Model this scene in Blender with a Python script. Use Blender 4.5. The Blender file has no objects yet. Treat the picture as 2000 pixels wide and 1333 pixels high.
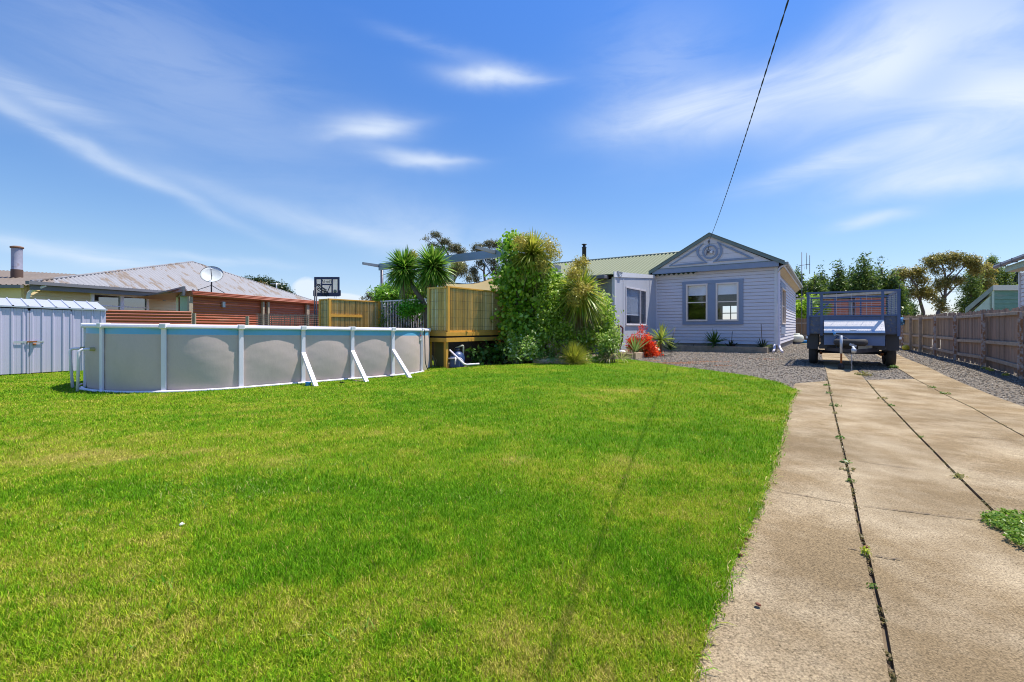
import bpy, bmesh, math, random
import numpy as np
from mathutils import Vector, Matrix
R = math.radians
random.seed(7); rng = np.random.default_rng(7)
sc = bpy.context.scene
COL = sc.collection

# ------------------------------------------------------------------ camera
HC, F = 1.2, 889.0           # eye height, focal length in photo pixels (2000 wide)
cam = bpy.data.cameras.new('camera'); co = bpy.data.objects.new('camera', cam); COL.objects.link(co)
cam.sensor_width = 36; cam.lens = 36 * F / 2000; cam.shift_y = (640 - 666.5) / 2000
cam.clip_start = .05; cam.clip_end = 3000
co.location = (0, 0, HC); co.rotation_euler = (R(90), 0, 0)
sc.camera = co
sc.render.resolution_x, sc.render.resolution_y = 1024, 682
# ------------------------------------------------------------------ light
SUN_AZ, SUN_EL = 71.4, 67.8
w = bpy.data.worlds.new('World'); sc.world = w; w.use_nodes = True
nt = w.node_tree; nt.nodes.clear()
def N(t, **k):
    n = nt.nodes.new(t)
    for a, b in k.items(): setattr(n, a, b)
    return n
def LK(a, b): nt.links.new(a, b)
def mth(op, a, b=None, c=None, clamp=False):
    n = N('ShaderNodeMath', operation=op); n.use_clamp = clamp
    for i, x in enumerate((a, b, c)):
        if x is None: continue
        if isinstance(x, (int, float)): n.inputs[i].default_value = x
        else: LK(x, n.inputs[i])
    return n.outputs[0]
sky = N('ShaderNodeTexSky', sky_type='NISHITA'); sky.sun_disc = False
sky.sun_elevation = R(SUN_EL); sky.sun_rotation = R(SUN_AZ); sky.altitude = 50
sky.air_density = 1.0; sky.dust_density = .25; sky.ozone_density = 3.0
hs = N('ShaderNodeHueSaturation'); hs.inputs['Saturation'].default_value = 1.2; hs.inputs['Value'].default_value = 1.0
LK(sky.outputs[0], hs.inputs['Color'])
tcw = N('ShaderNodeTexCoord'); sx = N('ShaderNodeSeparateXYZ'); LK(tcw.outputs['Generated'], sx.inputs[0])
az = mth('ARCTAN2', sx.outputs[0], sx.outputs[1]); el = mth('ARCSINE', sx.outputs[2])
cmb = N('ShaderNodeCombineXYZ'); LK(az, cmb.inputs[0]); LK(el, cmb.inputs[1])
def wnoise(scale, sxy, rot=0, detail=6, rough=.55, dist=0., off=0):
    mp = N('ShaderNodeMapping'); mp.inputs['Scale'].default_value = (sxy[0], sxy[1], 1)
    mp.inputs['Rotation'].default_value = (0, 0, rot); mp.inputs['Location'].default_value = (off, off * .7, 0)
    LK(cmb.outputs[0], mp.inputs[0])
    n = N('ShaderNodeTexNoise'); n.inputs['Scale'].default_value = scale; n.inputs['Detail'].default_value = detail
    n.inputs['Roughness'].default_value = rough; n.inputs['Distortion'].default_value = dist
    LK(mp.outputs[0], n.inputs[0]); return n.outputs[0]
def azel(px, py):
    x = (px - 1000) / F; return math.atan(x), math.atan((640 - py) / F / math.hypot(1, x))
cirA = wnoise(4.2, (1, 5.5), .22, 9, .62, .8)
cirB = wnoise(3.6, (1, 5.), -.38, 9, .62, .7, 3)
cirC = wnoise(2.6, (1, 3.4), .3, 9, .6, .9, 7)
puf = wnoise(16, (1, 1.2), 0, 6, .55, .2, 5)
warp = wnoise(3, (1, 1.5), 0, 3, .5, 0, 9); warp2 = wnoise(9, (1, 1.5), 0, 3, .5, 0, 2)
azw = mth('ADD', az, mth('MULTIPLY_ADD', warp, .06, -.03)); elw = mth('ADD', el, mth('MULTIPLY_ADD', warp2, .03, -.015))
# cirrus: (px, py, half length, half width, tilt deg up to the right, strength, texture)
CL = [(1730,120,210,85,28,.75,cirC),(1360,212,190,34,4,.75,cirC),(1520,195,200,45,12,.45,cirC),(1890,235,260,80,14,.95,cirC),(1900,345,240,30,-5,.8,cirC),
      (1620,320,160,22,8,.45,cirA),(1950,60,120,80,20,.45,cirC),(715,250,80,22,6,.62,cirC),(730,256,90,9,12,.4,cirB),(965,150,85,17,0,.62,cirC),(990,153,90,8,-3,.4,cirA),(810,312,75,14,-2,.5,cirC),(840,318,80,6,4,.35,cirB),
      (60,180,190,26,-12,.35,cirA),(230,320,330,13,-23,.34,cirC),(110,265,190,12,-22,.28,cirA),(600,430,340,20,-12,.32,cirC),(880,470,240,50,-8,.3,cirC),(500,300,420,110,-14,.11,cirC),(130,495,240,15,-4,.55,cirB),
      (1710,428,80,12,3,.45,cirA),(330,120,330,110,-10,.16,cirB),(850,90,120,12,-8,.14,cirA),(430,508,150,9,-2,.28,cirA),(1280,160,120,100,30,.22,cirB)]
acc = None
for px, py, a, b, rot, st, tex in CL:
    A0, E0 = azel(px, py); sa = a / F * math.cos(A0) ** 2 + .001; sb = b / F * math.cos(A0)
    c_, s_ = math.cos(R(rot)), math.sin(R(rot))
    da = mth('SUBTRACT', azw, A0); de = mth('SUBTRACT', elw, E0)
    u = mth('DIVIDE', mth('ADD', mth('MULTIPLY', da, c_), mth('MULTIPLY', de, s_)), sa)
    v = mth('DIVIDE', mth('SUBTRACT', mth('MULTIPLY', de, c_), mth('MULTIPLY', da, s_)), sb)
    q = mth('ADD', mth('MULTIPLY', u, u), mth('MULTIPLY', v, v))
    g = mth('POWER', 2.718, mth('MULTIPLY', q, -1.0))
    m = mth('MULTIPLY', mth('MULTIPLY', g, st*1.18, clamp=True), mth('MULTIPLY_ADD', tex, 2.4 if tex is cirC else 3.0, -.35 if tex is cirC else -.72, clamp=True))
    acc = m if acc is None else mth('SUBTRACT', mth('ADD', acc, m), mth('MULTIPLY', acc, m))
for px, py, a, b in [(432,556,34,24),(600,566,32,26),(665,584,55,14),(455,568,40,14)]:
    A0, E0 = azel(px, py); sa = a / F * math.cos(A0) ** 2; sb = b / F * math.cos(A0)
    u = mth('DIVIDE', mth('SUBTRACT', az, A0), sa); v = mth('DIVIDE', mth('SUBTRACT', el, E0), sb)
    q = mth('SUBTRACT', mth('ADD', mth('MULTIPLY', u, u), mth('MULTIPLY', v, v)), mth('MULTIPLY_ADD', puf, 1.9, -.95))
    m = mth('MULTIPLY', mth('MULTIPLY_ADD', q, -2.2, 2.2, clamp=True), .85)
    acc = mth('SUBTRACT', mth('ADD', acc, m), mth('MULTIPLY', acc, m))
# pale air towards the horizon is the sky's own; the cloud layer goes over it
er = N('ShaderNodeMapRange'); er.inputs[1].default_value = R(8); er.inputs[2].default_value = R(36); LK(el, er.inputs[0])
tn = N('ShaderNodeMix', data_type='RGBA'); LK(er.outputs[0], tn.inputs[0]); tn.inputs[6].default_value = (1.02, .925, .92, 1); tn.inputs[7].default_value = (.80, .985, 1.29, 1)
tm = N('ShaderNodeMix', data_type='RGBA', blend_type='MULTIPLY'); tm.inputs[0].default_value = 1; LK(hs.outputs[0], tm.inputs[6]); LK(tn.outputs[2], tm.inputs[7])
lr = N('ShaderNodeMapRange'); lr.inputs[1].default_value = R(-1); lr.inputs[2].default_value = R(9); LK(el, lr.inputs[0])
lt = N('ShaderNodeMix', data_type='RGBA'); LK(lr.outputs[0], lt.inputs[0]); lt.inputs[6].default_value = (.72, .80, 1.08, 1); lt.inputs[7].default_value = (1, 1, 1, 1)
lm = N('ShaderNodeMix', data_type='RGBA', blend_type='MULTIPLY'); lm.inputs[0].default_value = 1; LK(tm.outputs[2], lm.inputs[6]); LK(lt.outputs[2], lm.inputs[7])
mx = N('ShaderNodeMix', data_type='RGBA'); LK(acc, mx.inputs[0]); LK(lm.outputs[2], mx.inputs[6])
mx.inputs[7].default_value = (5.1, 5.7, 6.5, 1)
bg = N('ShaderNodeBackground'); bg.inputs[1].default_value = .115; LK(mx.outputs[2], bg.inputs[0])
wo = N('ShaderNodeOutputWorld'); LK(bg.outputs[0], wo.inputs[0])
sl = bpy.data.lights.new('sun', 'SUN'); sl.energy = 4.7; sl.angle = R(.53); sl.color = (1, .945, .85)
so = bpy.data.objects.new('sun', sl); COL.objects.link(so)
sd = Vector((math.sin(R(SUN_AZ)) * math.cos(R(SUN_EL)), math.cos(R(SUN_AZ)) * math.cos(R(SUN_EL)), math.sin(R(SUN_EL))))
so.rotation_euler = sd.to_track_quat('Z', 'Y').to_euler(); so.location = (20, 0, 30)
sc.view_settings.view_transform = 'Standard'; sc.view_settings.look = 'None'
sc.view_settings.exposure = .5; sc.view_settings.gamma = 1
sc.render.engine = 'CYCLES'
sc.cycles.filter_width = 1.05; sc.cycles.max_bounces = 6; sc.cycles.transparent_max_bounces = 8; sc.cycles.use_denoising = True
sc.cycles.sample_clamp_indirect = 4; sc.cycles.caustics_reflective = False; sc.cycles.caustics_refractive = False

# ------------------------------------------------------------------ helpers
def sstep(x, a, b):
    t = np.clip((np.asarray(x, float) - a) / (b - a), 0, 1); return t * t * (3 - 2 * t)
def H(x, y):                                   # the lie of the land
    return .15 * sstep(y, 7, 12.5) * sstep(x, -3, 2) + .05 * sstep(y, 13, 22) + .04 * sstep(y, 11, 15) * (1 - sstep(x, -3, 2))
def at(px, py, d): return Vector(((px - 1000) * d / F, d, HC - (py - 640) * d / F))
def G(px, py):                                 # point of the ground seen at a photo pixel
    z = 0.
    for _ in range(30):
        d = (HC - z) * F / (py - 640); x = (px - 1000) * d / F; z = float(H(x, d))
    return x, d
def G3(px, py): x, y = G(px, py); return Vector((x, y, float(H(x, y))))
class Fr:                                      # a plan frame: origin, unit a, unit b (to the left of travel)
    def __init__(s, o, a, b=None):
        s.o = Vector((o[0], o[1])); s.a = Vector(a).normalized(); s.b = Vector(b).normalized() if b else Vector((-s.a.y, s.a.x))
    def p(s, a, b, z): q = s.o + s.a * a + s.b * b; return Vector((q.x, q.y, z))
    def a_of(s, px, b=0):                      # distance along a where the line b=const crosses a photo column
        k = (px - 1000) / F; o = s.o + s.b * b
        return (k * o.y - o.x) / (s.a.x - k * s.a.y)
    def z_of(s, px, py, b=0):
        q = s.p(s.a_of(px, b), b, 0); return HC - (py - 640) * q.y / F
def Wf(o=(0, 0)): return Fr(o, (1, 0), (0, 1))
ORG = {}
def tag(o, label=None, cat=None, group=None, kind=None):
    for k, v in (('label', label), ('category', cat), ('group', group), ('kind', kind)):
        if v: o[k] = v
    return o
def thing(name, label, cat, loc=(0, 0, 0), group=None):
    o = bpy.data.objects.new(name, None); COL.objects.link(o); o.location = loc; o.empty_display_size = .2
    ORG[o.name] = Vector(loc); return tag(o, label, cat, group)
def link(name, me, mat, parent, loc):
    o = bpy.data.objects.new(name, me); COL.objects.link(o)
    for m_ in (mat if isinstance(mat, (list, tuple)) else [mat]): me.materials.append(m_)
    if parent is not None: o.parent = parent; ORG[o.name] = ORG[parent.name]
    else: o.location = loc; ORG[o.name] = Vector(loc)
    return o
class MB:
    def __init__(s): s.v = []; s.f = []; s.c = []; s.cur = (1, 1, 1); s.used = False; s.sm = []
    def col(s, c): s.cur = tuple(c); s.used = True; return s
    def add(s, vs, fs, smooth=False):
        n = len(s.v); s.v += [Vector(v) for v in vs]; s.c += [s.cur] * len(vs)
        s.f += [tuple(i + n for i in f) for f in fs]; s.sm += [smooth] * len(fs); return s
    def hexa(s, p): return s.add(p, [(0,3,2,1),(4,5,6,7),(0,1,5,4),(1,2,6,5),(2,3,7,6),(3,0,4,7)])
    def fb(s, fr, a0, a1, b0, b1, z0, z1):
        P = fr.p; return s.hexa([P(a0,b0,z0),P(a1,b0,z0),P(a1,b1,z0),P(a0,b1,z0),P(a0,b0,z1),P(a1,b0,z1),P(a1,b1,z1),P(a0,b1,z1)])
    def bx(s, x0, x1, y0, y1, z0, z1): return s.fb(Wf(), x0, x1, y0, y1, z0, z1)
    def beam(s, p, q, wd, ht, up=(0, 0, 1)):    # rectangular bar from p to q
        p, q = Vector(p), Vector(q); d = (q - p).normalized(); u = Vector(up)
        r = d.cross(u)
        if r.length < 1e-4: r = d.cross(Vector((1, 0, 0)))
        r.normalize(); u = r.cross(d).normalized(); r *= wd / 2; u *= ht / 2
        return s.hexa([p-r-u,p+r-u,p+r+u,p-r+u,q-r-u,q+r-u,q+r+u,q-r+u])
    def tube(s, pts, r, n=8, cap=True):
        pts = [Vector(p) for p in pts]; rs = r if isinstance(r, (list, tuple)) else [r] * len(pts); vs = []; prev = None
        for i, p in enumerate(pts):
            t = (pts[min(i + 1, len(pts) - 1)] - pts[max(i - 1, 0)]).normalized()
            if prev is None:
                a = t.cross(Vector((0, 0, 1)));
                if a.length < .1: a = t.cross(Vector((1, 0, 0)))
            else: a = prev - t * prev.dot(t)
            a.normalize(); prev = a; b = t.cross(a)
            for k in range(n):
                an = 2 * math.pi * k / n; vs.append(p + (a * math.cos(an) + b * math.sin(an)) * rs[i])
        fs = [(i*n+k, i*n+(k+1)%n, (i+1)*n+(k+1)%n, (i+1)*n+k) for i in range(len(pts)-1) for k in range(n)]
        s.add(vs, fs, True); m = len(s.v) - len(vs)
        if cap:
            s.f += [tuple(m + k for k in range(n))[::-1], tuple(m + (len(pts)-1)*n + k for k in range(n))]; s.sm += [False, False]
        return s
    def lathe(s, c, prof, n=16, axis=(0, 0, 1)):   # prof: (radius, height along axis)
        ax = Vector(axis).normalized(); a = ax.cross(Vector((0, 1, 0)));
        if a.length < .1: a = ax.cross(Vector((1, 0, 0)))
        a.normalize(); b = ax.cross(a); c = Vector(c); vs = []
        for r_, h_ in prof:
            for k in range(n):
                an = 2*math.pi*k/n; vs.append(c + ax*h_ + (a*math.cos(an)+b*math.sin(an))*max(r_, 1e-4))
        fs = [(i*n+k, i*n+(k+1)%n, (i+1)*n+(k+1)%n, (i+1)*n+k) for i in range(len(prof)-1) for k in range(n)]
        return s.add(vs, fs, True)
    def prism(s, pts, off):                        # planar loop pushed by a vector
        n = len(pts); off = Vector(off); vs = [Vector(p) for p in pts] + [Vector(p) + off for p in pts]
        return s.add(vs, [tuple(range(n)), tuple(range(2*n-1, n-1, -1))] + [((i+1)%n, i, n+i, n+(i+1)%n) for i in range(n)])
    def corr(s, o, U, V, nrm, vlen, pitch, amp, ur, shape='sin', sub=6):   # corrugated sheet: ridges run along U
        o, U, V, nrm = Vector(o), Vector(U), Vector(V), Vector(nrm); pts = []
        if shape == 'sin':
            k = max(2, int(vlen / pitch * sub)); pts = [(vlen*i/k, amp*math.sin(2*math.pi*(vlen*i/k)/pitch)) for i in range(k+1)]
        else:                                      # flat pans between narrow ribs
            x = 0.
            while x < vlen:
                for dx, h in ((0, 0), (pitch*.8, 0), (pitch*.84, amp), (pitch*.94, amp)): pts.append((min(x+dx, vlen), h))
                x += pitch
            pts.append((vlen, 0))
        vs = []
        for v_, h in pts:
            u0, u1 = ur(v_); vs += [o+V*v_+U*u0+nrm*h, o+V*v_+U*u1+nrm*h]
        return s.add(vs, [(2*i, 2*i+1, 2*i+3, 2*i+2) for i in range(len(pts)-1)], shape == 'sin')
    def build(s, name, mat, parent=None, bevel=0, loc=None):
        V = np.array([tuple(v) for v in s.v], dtype=np.float64)
        if parent is not None: L = ORG[parent.name]
        elif loc is not None: L = Vector(loc)
        else: L = Vector(((V[:,0].min()+V[:,0].max())/2, (V[:,1].min()+V[:,1].max())/2, V[:,2].min()))
        V -= np.array(tuple(L)); me = bpy.data.meshes.new(name); me.from_pydata(V.tolist(), [], s.f)
        me.polygons.foreach_set('use_smooth', s.sm)
        if s.used:
            at_ = me.color_attributes.new('Col', 'FLOAT_COLOR', 'POINT')
            at_.data.foreach_set('color', np.c_[np.array(s.c, dtype=np.float32), np.ones(len(s.c), np.float32)].ravel())
        bm = bmesh.new(); bm.from_mesh(me); bmesh.ops.recalc_face_normals(bm, faces=bm.faces) if len(s.f) < 4000 else None
        bm.to_mesh(me); bm.free(); me.update()
        o = link(name, me, mat, parent, L)
        if bevel:
            b = o.modifiers.new('bevel', 'BEVEL'); b.width = bevel; b.segments = 2; b.limit_method = 'ANGLE'; b.angle_limit = R(40)
        return o
def mesh_np(name, V, faces, mat, parent=None, col=None, smooth=False, loc=None):
    """faces: (m,k) int array"""
    V = np.asarray(V, np.float64)
    L = ORG[parent.name] if parent is not None else Vector(loc) if loc is not None else Vector((V[:,0].mean(), V[:,1].mean(), V[:,2].min()))
    V = V - np.array(tuple(L)); m, k = faces.shape; me = bpy.data.meshes.new(name)
    me.vertices.add(len(V)); me.vertices.foreach_set('co', V.astype(np.float32).ravel())
    me.loops.add(m * k); me.loops.foreach_set('vertex_index', faces.astype(np.int32).ravel())
    me.polygons.add(m); me.polygons.foreach_set('loop_start', np.arange(0, m*k, k, dtype=np.int32))
    me.polygons.foreach_set('loop_total', np.full(m, k, np.int32))
    if smooth: me.polygons.foreach_set('use_smooth', np.ones(m, bool))
    if col is not None:
        a = me.color_attributes.new('Col', 'FLOAT_COLOR', 'POINT')
        a.data.foreach_set('color', np.c_[col, np.ones(len(col))].astype(np.float32).ravel())
    me.update(calc_edges=True)
    return link(name, me, mat, parent, L)
def vnoise(x, y, seed=0):
    x = np.asarray(x, float); y = np.asarray(y, float); xi = np.floor(x).astype(np.int64); yi = np.floor(y).astype(np.int64)
    fx, fy = x - xi, y - yi; fx = fx*fx*(3-2*fx); fy = fy*fy*(3-2*fy)
    def h(a, b):
        n = (a * 374761393 + b * 668265263 + seed * 1442695041) & 0xffffffff
        n = ((n ^ (n >> 13)) * 1274126177) & 0xffffffff; return ((n ^ (n >> 16)) & 0xffff) / 65535.
    return (h(xi,yi)*(1-fx)+h(xi+1,yi)*fx)*(1-fy) + (h(xi,yi+1)*(1-fx)+h(xi+1,yi+1)*fx)*fy
def fbm(x, y, seed=0, o=4):
    s = 0; a = .5; t = 0
    for i in range(o): s = s + a * vnoise(x * 2**i, y * 2**i, seed + i); t += a; a *= .5
    return s / t
# ------------------------------------------------------------------ materials
def mat(name, col, rough=.6, metal=0, var=.12, vs=3, stretch=(1, 1, 1), bump=0, bs=20, col2=None, cs=2, ct=.5, cw=.08, attr=False,
        trans=0, spec=.5, var2=0, vs2=.7, emit=None, col3=None, c3s=6, c3t=.6):
    m = bpy.data.materials.new(name); m.use_nodes = True; n = m.node_tree; ns = n.nodes; lk = n.links.new
    p = ns['Principled BSDF']; p.inputs['Roughness'].default_value = rough; p.inputs['Metallic'].default_value = metal
    p.inputs['Specular IOR Level'].default_value = spec
    tc = ns.new('ShaderNodeTexCoord'); mp = ns.new('ShaderNodeMapping'); mp.inputs['Scale'].default_value = stretch; lk(tc.outputs['Object'], mp.inputs[0])
    def noise(s, d=5, r=.6):
        t = ns.new('ShaderNodeTexNoise'); t.inputs['Scale'].default_value = s; t.inputs['Detail'].default_value = d; t.inputs['Roughness'].default_value = r
        lk(mp.outputs[0], t.inputs[0]); return t.outputs[0]
    def mixc(f, a, b, mode='MIX'):
        x = ns.new('ShaderNodeMix'); x.data_type = 'RGBA'; x.blend_type = mode
        for i, q in ((0, f), (6, a), (7, b)):
            if hasattr(q, 'links'): lk(q, x.inputs[i])
            elif i == 0: x.inputs[0].default_value = q
            else: x.inputs[i].default_value = (*q[:3], 1)
        return x.outputs[2]
    def ramp(s, lo, hi, a=0., b=1.):
        r_ = ns.new('ShaderNodeMapRange'); r_.inputs[1].default_value = lo; r_.inputs[2].default_value = hi; r_.inputs[3].default_value = a; r_.inputs[4].default_value = b
        lk(s, r_.inputs[0]); return r_.outputs[0]
    c = col
    if attr:
        at_ = ns.new('ShaderNodeAttribute'); at_.attribute_name = 'Col'; c = mixc(1., at_.outputs[0], col, 'MULTIPLY')
    if col2: c = mixc(ramp(noise(cs, 6, .65), ct - cw, ct + cw), c, col2)
    if col3: c = mixc(ramp(noise(c3s, 5, .7), c3t - .05, c3t + .05), c, col3)
    if var:
        v = ramp(noise(vs, 6, .7), .25, .75, 1 - var, 1 + var); g = ns.new('ShaderNodeCombineColor')
        for i in range(3): lk(v, g.inputs[i])
        c = mixc(1., c if hasattr(c, 'links') else c, g.outputs[0], 'MULTIPLY')
    if var2:
        v = ramp(noise(vs2, 4, .6), .3, .7, 1 - var2, 1 + var2*.5); g = ns.new('ShaderNodeCombineColor')
        for i in range(3): lk(v, g.inputs[i])
        c = mixc(1., c, g.outputs[0], 'MULTIPLY')
    if hasattr(c, 'links'): lk(c, p.inputs['Base Color'])
    else: p.inputs['Base Color'].default_value = (*c[:3], 1)
    if bump:
        b = ns.new('ShaderNodeBump'); b.inputs['Strength'].default_value = bump; b.inputs['Distance'].default_value = .02
        lk(noise(bs, 6, .65), b.inputs['Height']); lk(b.outputs[0], p.inputs['Normal'])
    if trans:
        t = ns.new('ShaderNodeBsdfTranslucent'); ms = ns.new('ShaderNodeMixShader'); ms.inputs[0].default_value = trans
        if hasattr(c, 'links'): lk(c, t.inputs[0])
        else: t.inputs[0].default_value = (*c[:3], 1)
        lk(p.outputs[0], ms.inputs[1]); lk(t.outputs[0], ms.inputs[2]); lk(ms.outputs[0], ns['Material Output'].inputs[0])
    return m
def glass(name, tint=(.8, .85, .9), mixf=.55):
    m = bpy.data.materials.new(name); m.use_nodes = True; n = m.node_tree; ns = n.nodes; ns.clear(); lk = n.links.new
    o = ns.new('ShaderNodeOutputMaterial'); t = ns.new('ShaderNodeBsdfTransparent'); t.inputs[0].default_value = (*tint, 1)
    g = ns.new('ShaderNodeBsdfGlossy'); g.inputs['Roughness'].default_value = .02; fr = ns.new('ShaderNodeLayerWeight'); fr.inputs[0].default_value = .5
    pw = ns.new('ShaderNodeMath'); pw.operation = 'POWER'; pw.inputs[1].default_value = 5; lk(fr.outputs['Facing'], pw.inputs[0])
    ad = ns.new('ShaderNodeMath'); ad.operation = 'MULTIPLY_ADD'; ad.inputs[1].default_value = .8; ad.inputs[2].default_value = mixf + .03; ad.use_clamp = True
    lk(pw.outputs[0], ad.inputs[0]); ms = ns.new('ShaderNodeMixShader'); lk(ad.outputs[0], ms.inputs[0]); lk(t.outputs[0], ms.inputs[1]); lk(g.outputs[0], ms.inputs[2]); lk(ms.outputs[0], o.inputs[0])
    return m
FOL = mat('foliage', (1, 1, 1), .36, attr=True, var=.1, trans=.42, spec=.45)
GRS = mat('grass_blades', (1, 1, 1), .6, attr=True, var=0, trans=.25, spec=.08)
BARK = mat('bark', (.16, .125, .1), .9, var=.35, vs=6, stretch=(1, 1, .25), bump=.6, bs=14)
GUMBARK = mat('gum_bark', (.2, .16, .14), .8, var=.35, vs=2, bump=.3)
BOARD = mat('painted_weatherboard', (.74, .71, .75), .55, var=.05, vs=1.5, bump=.08, bs=60, stretch=(1, 1, 3))
GABLEP = mat('gable_board_paint', (.76, .72, .74), .55, var=.05, vs=1.5)
BLUE = mat('slate_blue_trim_paint', (.27, .33, .45), .5, var=.06, vs=3)
CREAM = mat('cream_sash_paint', (.88, .76, .66), .5, var=.05)
GREENR = mat('green_roof_iron', (.135, .16, .075), .6, var=.07, vs=1.2)
RAKE = mat('dark_green_fascia_paint', (.17, .22, .20), .5, var=.08)
WHITEP = mat('white_paint', (.78, .78, .8), .45, var=.05)
CONC = mat('weathered_concrete', (.28, .202, .110), .92, var=.85, vs=120, bump=.6, bs=150, col2=(.46, .365, .235), cs=1.5, ct=.54, cw=.13, col3=(.14, .10, .055), c3s=95, c3t=.61, spec=.15, var2=.22, vs2=.8)
GRAVELM = mat('gravel_bed', (.20, .172, .14), .95, spec=.2, var=.6, vs=60, bump=1, bs=80, col2=(.27, .235, .19), cs=30, ct=.6, col3=(.30, .26, .17), c3s=1.1, c3t=.68)
SOIL = mat('ground_soil', (.15, .11, .07), .95, var=.3, vs=8, bump=.6, bs=30)
LAWNM = mat('lawn_soil_turf', (1, 1, 1), .95, spec=.1, attr=True, var=.45, vs=60, bump=.8, bs=90)
STEELR = mat('rusty_painted_steel', (.56, .57, .60), .6, var=.15, col2=(.26, .13, .07), cs=6, ct=.66, cw=.05, col3=(.10, .05, .03), c3s=22, c3t=.62, bump=.3, bs=30)
PALM = mat('weathered_paling_timber', (1, 1, 1), .85, attr=True, var=.28, vs=9, stretch=(1, 1, .12), bump=.5, bs=18)
RAILM = mat('weathered_rail_timber', (.40, .32, .235), .85, var=.35, vs=9, bump=.5, bs=25)
PINE = mat('treated_pine', (.68, .35, .055), .6, var=.16, vs=6, stretch=(1, 1, .4), bump=.2, bs=12)
PINEH = mat('treated_pine_board', (.68, .35, .055), .6, var=.16, vs=5, bump=.2, bs=12)
SLEEP = mat('grey_sleeper_timber', (.34, .28, .20), .85, var=.3, vs=6, bump=.5, bs=15)
REED = mat('bamboo_reed', (1, 1, 1), .55, attr=True, var=.25, vs=8, stretch=(1, 1, .2))
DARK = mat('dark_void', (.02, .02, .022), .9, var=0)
BLACKM = mat('black_metal', (.03, .035, .05), .45, var=.1)
RUBBER = mat('tyre_rubber', (.045, .043, .042), .8, var=.2, vs=20, bump=.4, bs=60)
GALV = mat('galvanised_steel', (.55, .58, .62), .38, .35, var=.1, vs=2)
SHEDM = mat('pale_zinc_shed_steel', (.60, .56, .72), .4, .15, var=.05, vs=1.5, stretch=(1, 1, .3))
PVC = mat('white_pipe_plastic', (.82, .77, .86), .35, var=.04)
POOLW = mat('grey_pool_wall', (.60, .475, .44), .6, var=.05, vs=40, bump=.12, bs=14, col2=(.55, .435, .40), cs=2.5, ct=.6, cw=.12, stretch=(1, 1, .5))
POOLB = mat('blue_pool_liner_band', (.14, .45, .74), .4, var=.05)
TRBLUE = mat('navy_trailer_paint', (.07, .12, .25), .4, var=.15, vs=5, col2=(.10, .13, .2), cs=9, ct=.62)
TRGREY = mat('scuffed_trailer_panel', (.09, .12, .19), .6, var=.25, vs=12, col2=(.2, .17, .14), cs=14, ct=.58, cw=.05)
TRBOX = mat('mid_blue_toolbox_paint', (.13, .19, .33), .5, var=.1)
RUST = mat('orange_rust', (.33, .11, .03), .8, var=.3, vs=20)
REDIRON = mat('red_painted_iron', (.40, .10, .045), .5, var=.14, vs=2.5, stretch=(.5, .5, 3), col2=(.46, .19, .12), cs=1.5, ct=.62)
OLDROOF = mat('weathered_roof_iron', (.26, .26, .28), .65, .0, var=.1, vs=2, col2=(.20, .155, .125), cs=.9, ct=.55, cw=.03, stretch=(1, 1.7, 1))
BROWNROOF = mat('brown_roof_iron', (.19, .15, .115), .6, var=.2, vs=2, stretch=(1, .4, 1))
TAN = mat('tan_weatherboard', (.78, .62, .37), .6, var=.05)
GREYF = mat('grey_fascia_paint', (.17, .17, .19), .5, var=.1)
GLASSM = glass('window_glass', (.97, .98, 1), .02)
GLASSD = glass('dark_window_glass', (.25, .3, .4), .25)
BLIND = mat('roller_blind_cloth', (.95, .96, .97), .7, var=.03)
SAILM = mat('cream_shade_cloth', (.78, .64, .36), .8, var=.08, vs=1.5, trans=.35)
EXTW = mat('grooved_wall_sheet_paint', (.56, .57, .62), .55, var=.06, vs=2, stretch=(1, 1, .3))
MINT = mat('flaking_mint_paint', (.13, .27, .19), .7, var=.2, vs=5, stretch=(.6, .6, 3), col2=(.22, .32, .25), cs=2, ct=.6)
MINTL = mat('pale_mint_paint', (.42, .56, .44), .6, var=.1)
PLASTIC_BLUE = mat('blue_plastic', (.03, .25, .6), .4, var=.05)
WIRE = mat('black_cable', (.02, .03, .06), .6, var=0)

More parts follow.
